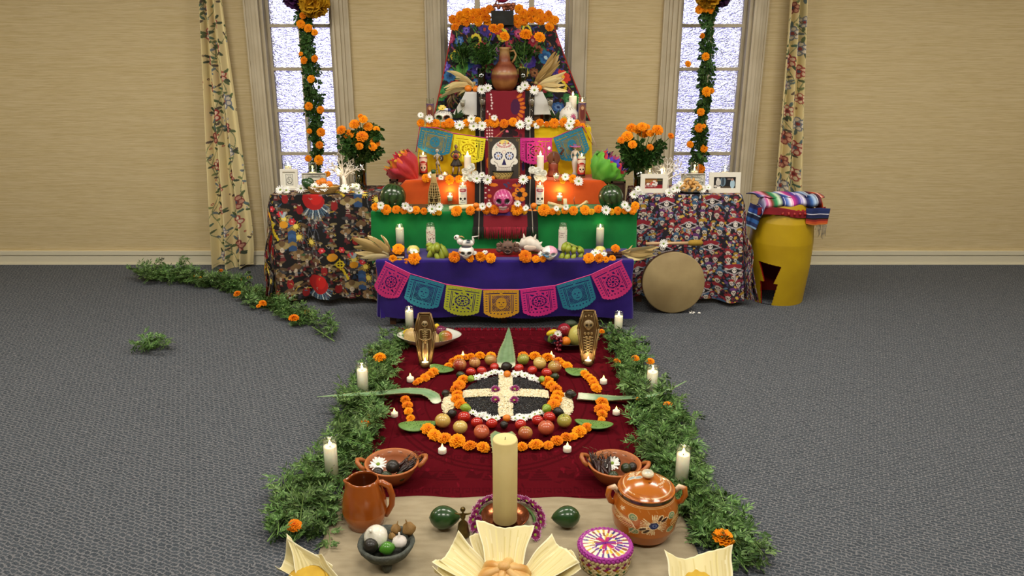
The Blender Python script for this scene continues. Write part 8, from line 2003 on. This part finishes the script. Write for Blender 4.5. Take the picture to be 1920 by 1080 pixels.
# the cut edge of the opening
ce = MB(); bb_ = bolt+[bolt[0]]
for (x0, z0_), (x1, z1_) in zip(bb_[:-1], bb_[1:]):
    z0_, z1_ = max(z0_, 0), max(z1_, 0)
    r0, r1 = float(prof_r(z0_)), float(prof_r(z1_)); y0, y1 = -math.sqrt(max(r0*r0-x0*x0, 0)), -math.sqrt(max(r1*r1-x1*x1, 0))
    ce.add([(x0, y0*1.0, z0_), (x1, y1, z1_), (x1*.93, y1*.93, z1_), (x0*.93, y0*.93, z0_)], [(0, 1, 2, 3)])
ce.build('opening_edge', REDP, g, smooth=False)
MB().lathe([(0, zt), (rT*.89, zt), (rT*.9, zt-.02)], 48, '8c7850').build('drum_head', HIDE, g)
for k in range(13):
    a = -PI/2+(k-6)*.19; MB().tube([(math.cos(a)*rT*.97, math.sin(a)*rT*.97, zt-.05), (math.cos(a)*rM*.97, math.sin(a)*rM*.97, zt-.075)], .009, 6).build('tension_peg', REDP, g)
# serape blanket over it
SER = mat('serape_wool', attr=True, rough=.85, bump=.3, bs=300)
sc_ = Canvas(260, 110, '1c2060')
bands = ['1c1c50', '2c2c78', 'b8b8d8', 'b83c8c', 'e8a0b8', '8c2420', '1c5c3c', '2c8c54', 'c8e0c0', '141440', '24489c', '6c88c8', 'f0e8f0', 'c83c94', '8c2070', '3c2c88', '7c6cc0', 'e0dcf0', '241c50', '14285c', '2c5c9c', 'a8c0dc', '101030', '5c1c20', 'b83c18', 'd8742c']
for k in range(26):
    for j in range(11):
        c1 = lin(bands[k]); c2 = lin(bands[(k+1) % 26]); t = j/11
        x = k*10+j*.91; sc_.a[:, int(x):int(x)+2] = [c1[q]*(1-t)+c2[q]*t for q in range(3)]
for k in range(9): sc_.line([(k*30+8, 0), (k*30+8, 110)], 1.6, 'e8e4ec')
g = thing('serape_blanket', 'folded rainbow-striped serape blanket draped over the yellow drum', 'blanket', (pc.x, yC, zt))
def serf(U, V):
    th = (V-.5)*PI*1.25; x = (U-.5)*2*62*s; rr_ = 14*s*(1+.06*np.sin(U*17))
    drop = np.where(np.abs(U-.5) > .40, (np.abs(U-.5)-.40)*10*22*s*(.6+.4*np.sin(U*40)**2), 0)
    return x*(1-.10*np.clip((np.abs(U-.5)-.40)*10, 0, 1)), -rT*.42-rr_*1.9*np.cos(th)*.9, rr_*np.sin(-th)*.75-2*s-drop+.006*np.sin(U*23)+x*.04
gridobj('front_roll', 170, 50, serf, SER, g, sc_, thick=.006)
gridobj('top_fold', 120, 60, lambda U, V: ((U-.5)*2*60*s, -rT*.6+V*rT*1.5, 7*s+.006*np.sin(U*19+V*5)-6*s*V**3+.0*U), SER, g, sc_, thick=.008)
lc = Canvas(60, 90, '14285c')
for (y0, c_) in ((0, '1c1c50'), (18, '24489c'), (34, 'a8c0dc'), (38, '101838'), (54, '2c5c9c'), (70, '1c2c5c'), (82, '88a8c8')): lc.rect(0, y0, 60, y0+14, c_)
gridobj('hanging_corner', 30, 44, lambda U, V: (-62*s-3*s*V+(U-.5)*26*s*(1-.15*V)-6*s*V, -rT*.55-.03-.01*np.sin(U*9), -6*s-40*s*V-10*s*(U-.5)), SER, g, lc, thick=.006)
rc_ = Canvas(60, 90, '18285c')
for (y0, c_) in ((0, '1c2c64'), (30, 'e0dcec'), (33, '141c48'), (52, '1c1010'), (60, '8c2418'), (70, 'c04a20'), (82, 'c8702c')): rc_.rect(0, y0, 60, y0+16, c_)
gridobj('hanging_corner', 40, 44, lambda U, V: (42*s+(U-.5)*42*s*(1-.1*V), -rT*.75-.05+.0*U-.012*np.sin(U*8), -8*s-32*s*V*(1-.25*np.abs(U-.5))), SER, g, rc_, thick=.006)
SASH = mat('red_sash', '8c1020', rough=.8, var='7a0c1a', vs=10)
gridobj('red_sash', 80, 16, lambda U, V: ((U-.5)*2*61*s, -rT*.45-.06-.06*np.cos((U-.5)*PI)+.004*np.sin(U*21), -10*s-13*s*V+3*s*np.sin(U*7)), SASH, g, None, thick=.008)
fr_ = MB(); r = random.Random(2)
for k in range(26):
    x = 50*s+r.uniform(0, 16)*s; z_ = -26*s+r.uniform(-6, 3)*s; y_ = -rT*.55-.04; fr_.tube([(x, y_, z_), (x+r.uniform(-2, 3)*s, y_-.004, z_-14*s), (x+r.uniform(-4, 5)*s, y_, z_-(22+r.uniform(0, 16))*s)], .0016, 4, 'd8ccb4')
tag(fr_.build('fringe', SER, g), kind='stuff')
# ================================================================== FLOOR: COFFINS AND DISHES BEHIND THE MANDALA
GOLD = mat('antique_gold', '8c7044', rough=.4, metal=.35, var='6a5028', vs=30); BONG = mat('bronze_relief', 'a08858', rough=.4, metal=.3)
def coffin(px, pyb, pyt, label, skullbig):
    p = atz(px, pyb, .012); s = mpp(p); H = (aty(px, pyt, p.y+.02).z-.012); tilt = .12; g = thing('coffin_holder', label, 'candle holder', (p.x, p.y, .012), (-tilt, 0, 0), 'coffin candle holders')
    W_ = 19.5*s; out = [(-10*s, 0), (10*s, 0), (W_, H*.66), (10.5*s, H), (-10.5*s, H), (-W_, H*.66)]
    MB().prism(out, .006, .02).build('back_panel', mat('coffin_inner', '6a4e2c', rough=.5, metal=.2) if 'coffin_inner' not in bpy.data.materials else bpy.data.materials['coffin_inner'], g, smooth=False)
    o2 = out+[out[0]]
    for (x0, z0_), (x1, z1_) in zip(o2[:-1], o2[1:]): MB().tube([(x0, .002, z0_), (x1, .002, z1_)], 2.0*s, 8).build('rim_bar', GOLD, g)
    for (x0, z0_), (x1, z1_) in zip(o2[:-1], o2[1:]): MB().tube([(x0*.8, .004, H*.04+z0_*.92), (x1*.8, .004, H*.04+z1_*.92)], .7*s, 6).build('inner_bar', BONG, g)
    sk_ = skull_mesh(skcol('8a7650', '241a10', '9a8660'), nu=40, nv=30).build('skull_relief', CER, g)
    q = (9.5 if skullbig else 6.2)*s; sk_.scale = (q, q*.6, q); sk_.location = (0, -.004, H*(.80 if not skullbig else .74))
    if not skullbig:
        MB().tube([(0, 0, H*.72), (0, -.002, H*.45)], 1.4*s, 8).build('spine', BONG, g)
        for k in range(5): MB().tube([(-7*s+k*.6*s, 0, H*(.655-k*.034)), (-3*s, -3*s, H*(.67-k*.034)), (0, -2*s, H*(.65-k*.034)), (3*s, -3*s, H*(.67-k*.034)), (7*s-k*.6*s, 0, H*(.655-k*.034))], .9*s, 6).build('rib', BONG, g)
        for k in (-1, 1):
            MB().tube([(0, -.001, H*.70), (k*10*s, -.001, H*.68), (k*11.5*s, -.002, H*.52), (k*4*s, -3.4*s, H*.49), (-k*5*s, -3.4*s, H*.50)], 1.4*s, 7).build('arm', BONG, g)
            MB().tube([(k*3*s, 0, H*.44), (k*4.6*s, -1.5*s, H*.26), (k*3.6*s, -1*s, H*.08)], [2*s, 1.6*s, 1.2*s], 8).build('leg', BONG, g)
        MB().ell((0, 0, H*.45), (6*s, 2*s, 3*s), 14, 8).build('pelvis', BONG, g)
    else:
        for k in range(3): MB().ell(((k-1)*6*s, -.001, H*.57), (2.6*s, 1.6*s, 3*s), 12, 8).build('rosette', BONG, g)
        for k in range(2): MB().ell(((k-.5)*7*s, -.001, H*.50), (3*s, 1.6*s, 2.4*s), 12, 8).build('rosette', BONG, g)
        for k in range(6):
            z0_ = H*(.18+.05*k); w2 = 7*s+k*.5*s; MB().tube([(-w2, 0, z0_), (w2, -.001, z0_+H*.07)], .9*s, 6).build('lattice_bar', BONG, g); MB().tube([(w2, 0, z0_), (-w2, -.001, z0_+H*.07)], .9*s, 6).build('lattice_bar', BONG, g)
        for k in (-1, 0, 1):
            MB().tube([(k*5.5*s, -.001, H*(.93-abs(k)*.02)), (k*5.5*s, -.001, H*(.88-abs(k)*.02))], .8*s, 6).build('cross_upright', BONG, g); MB().tube([(k*5.5*s-1.8*s, -.001, H*(.912-abs(k)*.02)), (k*5.5*s+1.8*s, -.001, H*(.912-abs(k)*.02))], .8*s, 6).build('cross_arm', BONG, g)
        for (x0, z0_), (x1, z1_) in zip(o2[:-1], o2[1:]):
            if abs(z0_-z1_) < H*.1: continue
            for t in (.15, .45, .75): MB().ell(((x0+(x1-x0)*t)*1.12, 0, z0_+(z1_-z0_)*t), 1.3*s, 8, 6).build('stud', GOLD, g)
    MB().lathe([(0, 0), (7.5*s, 0), (8*s, 6*s), (7*s, 7*s), (0, 6*s)], 22, T=Matrix.Translation((0, -7*s, -.004))).build('candle_cup', GOLD, g)
    MB().lathe([(0, 6*s), (6.6*s, 6*s), (6.6*s, 8*s), (0, 8*s)], 20, T=Matrix.Translation((0, -7*s, 0))).build('wax', WAX, g)
    f = flame(g, 8*s, .026); f.location = (0, -7*s, 0); glow((p.x, p.y-7*s, .012+15*s), .35)
coffin(798, 684, 589, 'bronze coffin-shaped candle holder with a full skeleton relief', False)
coffin(1102, 681, 584, 'bronze coffin-shaped candle holder with a large skull and studs', True)
PORC = mat('white_porcelain', 'd8d8cc', rough=.25, coat=.4)
p = atz(805, 635, .052); p.y -= .07; s = mpp(p); r = 56*s
g = thing('white_dish', 'large white pointed oval dish of fruit behind the skeleton coffin', 'dish', (p.x, p.y+.07, .012))
def point(a, z): return 1+.10*abs(math.cos(a))**8*(z/(16*s))
MB().lathe([(0, .002), (r*.4, .0), (r*.5, .004), (r*.82, 12*s), (r*.95, 20*s), (r*.97, 21*s), (r*.92, 20*s), (r*.6, 8*s), (0, 5*s)], 60, wob=point).build('dish_body', PORC, g).scale = (1, .78, 1)
SQ = mat('squash_skin', 'c8ac74', rough=.4, var='b89a60', vs=8); MAN = mat('mango_skin', attr=True, rough=.3, coat=.3)
def onplate(name, px, py, d, y, label, m, cat, sq=(1, 1, 1), rot=(0, 0, 0), mb=None, grp=None, stem=None):
    q = aty(px, py, y); o = (mb or MB().ell((0, 0, 0), sq, 24, 16)).build(name, m, None, loc=q); o.scale = (d/2*mpp(q),)*3; o.rotation_euler = rot; tag(o, label, cat, grp)
    if stem: MB().tube([(0, 0, .8), (0, 0, 1.1)], .09, 6, stem).build('stem', DULL, o)
    return o
yP = p.y+.07
onplate('butternut_squash', 779, 631, 46, yP-.01, 'tan butternut squash in the white dish', SQ, 'squash', mb=MB().tube([(-.95, 0, 0), (-.8, 0, 0), (-.4, 0, 0), (.1, 0, 0), (.6, 0, 0), (1.2, 0, .05), (1.32, 0, .05)], [.15, .5, .72, .62, .48, .46, .1], 24), rot=(0, .0, -.1))
onplate('squash_half', 812, 636, 26, yP-.03, 'pale squash end peeping out at the right of the skeleton coffin', SQ, 'squash', (1, .8, 1.0))
onplate('mango', 835, 631, 27, yP-.02, 'green mango blushed orange-red in the white dish', MAN, 'mango', mb=MB().ell((0, 0, 0), (1, .8, .86), 24, 16, lambda v: tuple(np.array(lin('7c8a34'))*(1-min(1, max(0, v.x*.8+.5)))+np.array(lin('c0542c'))*min(1, max(0, v.x*.8+.5)))))
onplate('red_onion', 827, 621, 22, yP+.05, 'red onion behind the mango in the white dish', mat('red_onion_skin', '5c1438', rough=.3, var='7a2450', vs=8, coat=.3), 'onion', mb=onion_mb(), rot=(.2, .9, 0))
onplate('yellow_squash', 763, 622, 14, yP+.03, 'small yellow squash at the left in the white dish', mat('yellow_squash_skin', 'd8b81c', rough=.35), 'squash', (1.2, .8, .7), (0, -.5, 0))
onplate('yellow_squash', 819, 612, 11, yP+.08, 'small yellow squash at the back of the white dish', bpy.data.materials['yellow_squash_skin'], 'squash', (.9, .9, 1))
p = atz(1068, 638, .045); s = mpp(p); r = 50*s; yQ = p.y
g = thing('black_bowl', 'shallow black bowl heaped with fruit behind the skull coffin', 'bowl', (p.x, yQ, .012))
MB().lathe([(0, .001), (r*.55, 0), (r*.62, 3*s), (r*.9, 11*s), (r*.97, 14*s), (r*.93, 14*s), (r*.6, 6*s), (0, 4*s)], 48, ['b0a898', 'b0a898']+['141212']*6).build('bowl_body', CER, g).scale = (1, .75, 1)
POM = mat('pomegranate_skin', '7c0f20', rough=.3, var='94182a', vs=7, coat=.3)
onplate('honeydew_melon', 1085, 630, 42, yQ+.0, 'pale yellow melon in the black bowl', mat('melon_skin', 'c8c068', rough=.35, var='bcb458', vs=10), 'melon', (.95, .95, 1.02))
onplate('pomegranate', 1058, 619, 26, yQ+.03, 'dark red pomegranate at the back of the black bowl', POM, 'pomegranate')
onplate('tangerine', 1061, 640, 18, yQ-.08, 'bright orange fruit at the front of the black bowl', TAN, 'orange')
onplate('yellow_squash', 1035, 624, 15, yQ+.02, 'yellow squash at the left tip of the black bowl', bpy.data.materials['yellow_squash_skin'], 'squash', (1.5, .8, .8), (0, -.35, 0))
onplate('green_pear', 1033, 635, 17, yQ-.05, 'green pear hanging at the left rim of the black bowl', mat('pear_skin', '5c7a30', rough=.35, var='6c8a3c', vs=8), 'pear', (.7, .7, 1.1), (0, .3, 0), stem='4a3a20')
onplate('dark_avocado', 1070, 607, 22, yQ+.10, 'dark green avocado at the very back of the black bowl', AVC, 'avocado', (1.1, .8, .7))
q = aty(1046, 627, yQ-.04); flower('daisy', q, (0, -.9, .5), 8*mpp(q), 'white daisy among the fruit of the black bowl', 'lone daisies')
g = thing('grape_bunch', 'bunch of red grapes spilling over the front of the black bowl', 'grapes', (0, 0, 0)); r = random.Random(1); GRM = mat('grape_skin', '6c0e20', rough=.25, var='84182c', vs=20, coat=.3); gd = None
for k in range(44):
    t = r.random(); px = 1044+t*4+r.uniform(-11, 11)*(1-t*.7); py = 630+t*34+r.uniform(-3, 3); q = aty(px, py, yQ-.085-.02*t+r.uniform(-.012, .012)); q.z = max(q.z, .024)
    if gd is None: o = MB().ell((0, 0, 0), 1, 10, 7).build('grape', GRM, g, loc=q); gd = o
    else: o = gd.copy(); COL.objects.link(o); o.location = q
    o.scale = (2.6*mpp(q),)*3
MB().tube([aty(1042, 628, yQ-.06), aty(1046, 645, yQ-.08), aty(1048, 662, yQ-.09)], .0025, 5, '5c6a30').build('stalk', LEAF, g)
# petals on the carpet, white and reddish scraps
pt = MB(); r = random.Random(9)
for (px, py) in ((1293, 585), (1297, 584), (1301, 586), (1306, 588), (1311, 587), (1299, 588), (1287, 584), (1295, 587)):
    q = atz(px, py, .004); a = r.uniform(0, 3); pt.add([(q.x+.013*math.cos(a), q.y+.013*math.sin(a), .004), (q.x-.006*math.sin(a), q.y+.006*math.cos(a), .010), (q.x-.013*math.cos(a), q.y-.013*math.sin(a), .004), (q.x+.006*math.sin(a), q.y-.006*math.cos(a), .004)], [(0, 1, 2, 3)], 'eceae2')
tag(pt.build('loose_petals', PET), 'scattering of white petals on the carpet before the frame drum', 'petals', None, 'stuff')
# dark vine leaves between frames on the yellow step
for (px, py, lb) in ((855, 222, 'dark green leaf sprig beside the flowered white skull'), (1040, 224, 'dark green leaf sprig between dark frame and painted gourd')):
    g = thing('leaf_sprig', lb, 'leaves', aty(px, py, 5.86), group='dark leaf sprigs'); r = random.Random(px)
    for k in range(8):
        a = r.uniform(-1.3, 1.3); o = MB().add([(0, 0, 0), (.010, -.004, .035), (0, -.01, .085), (-.010, -.004, .035)], [(0, 1, 2, 3)], '1f3a18').build('leaf', LEAF, g, smooth=False); o.rotation_euler = (r.uniform(-.6, .3), a, r.uniform(-.5, .5))
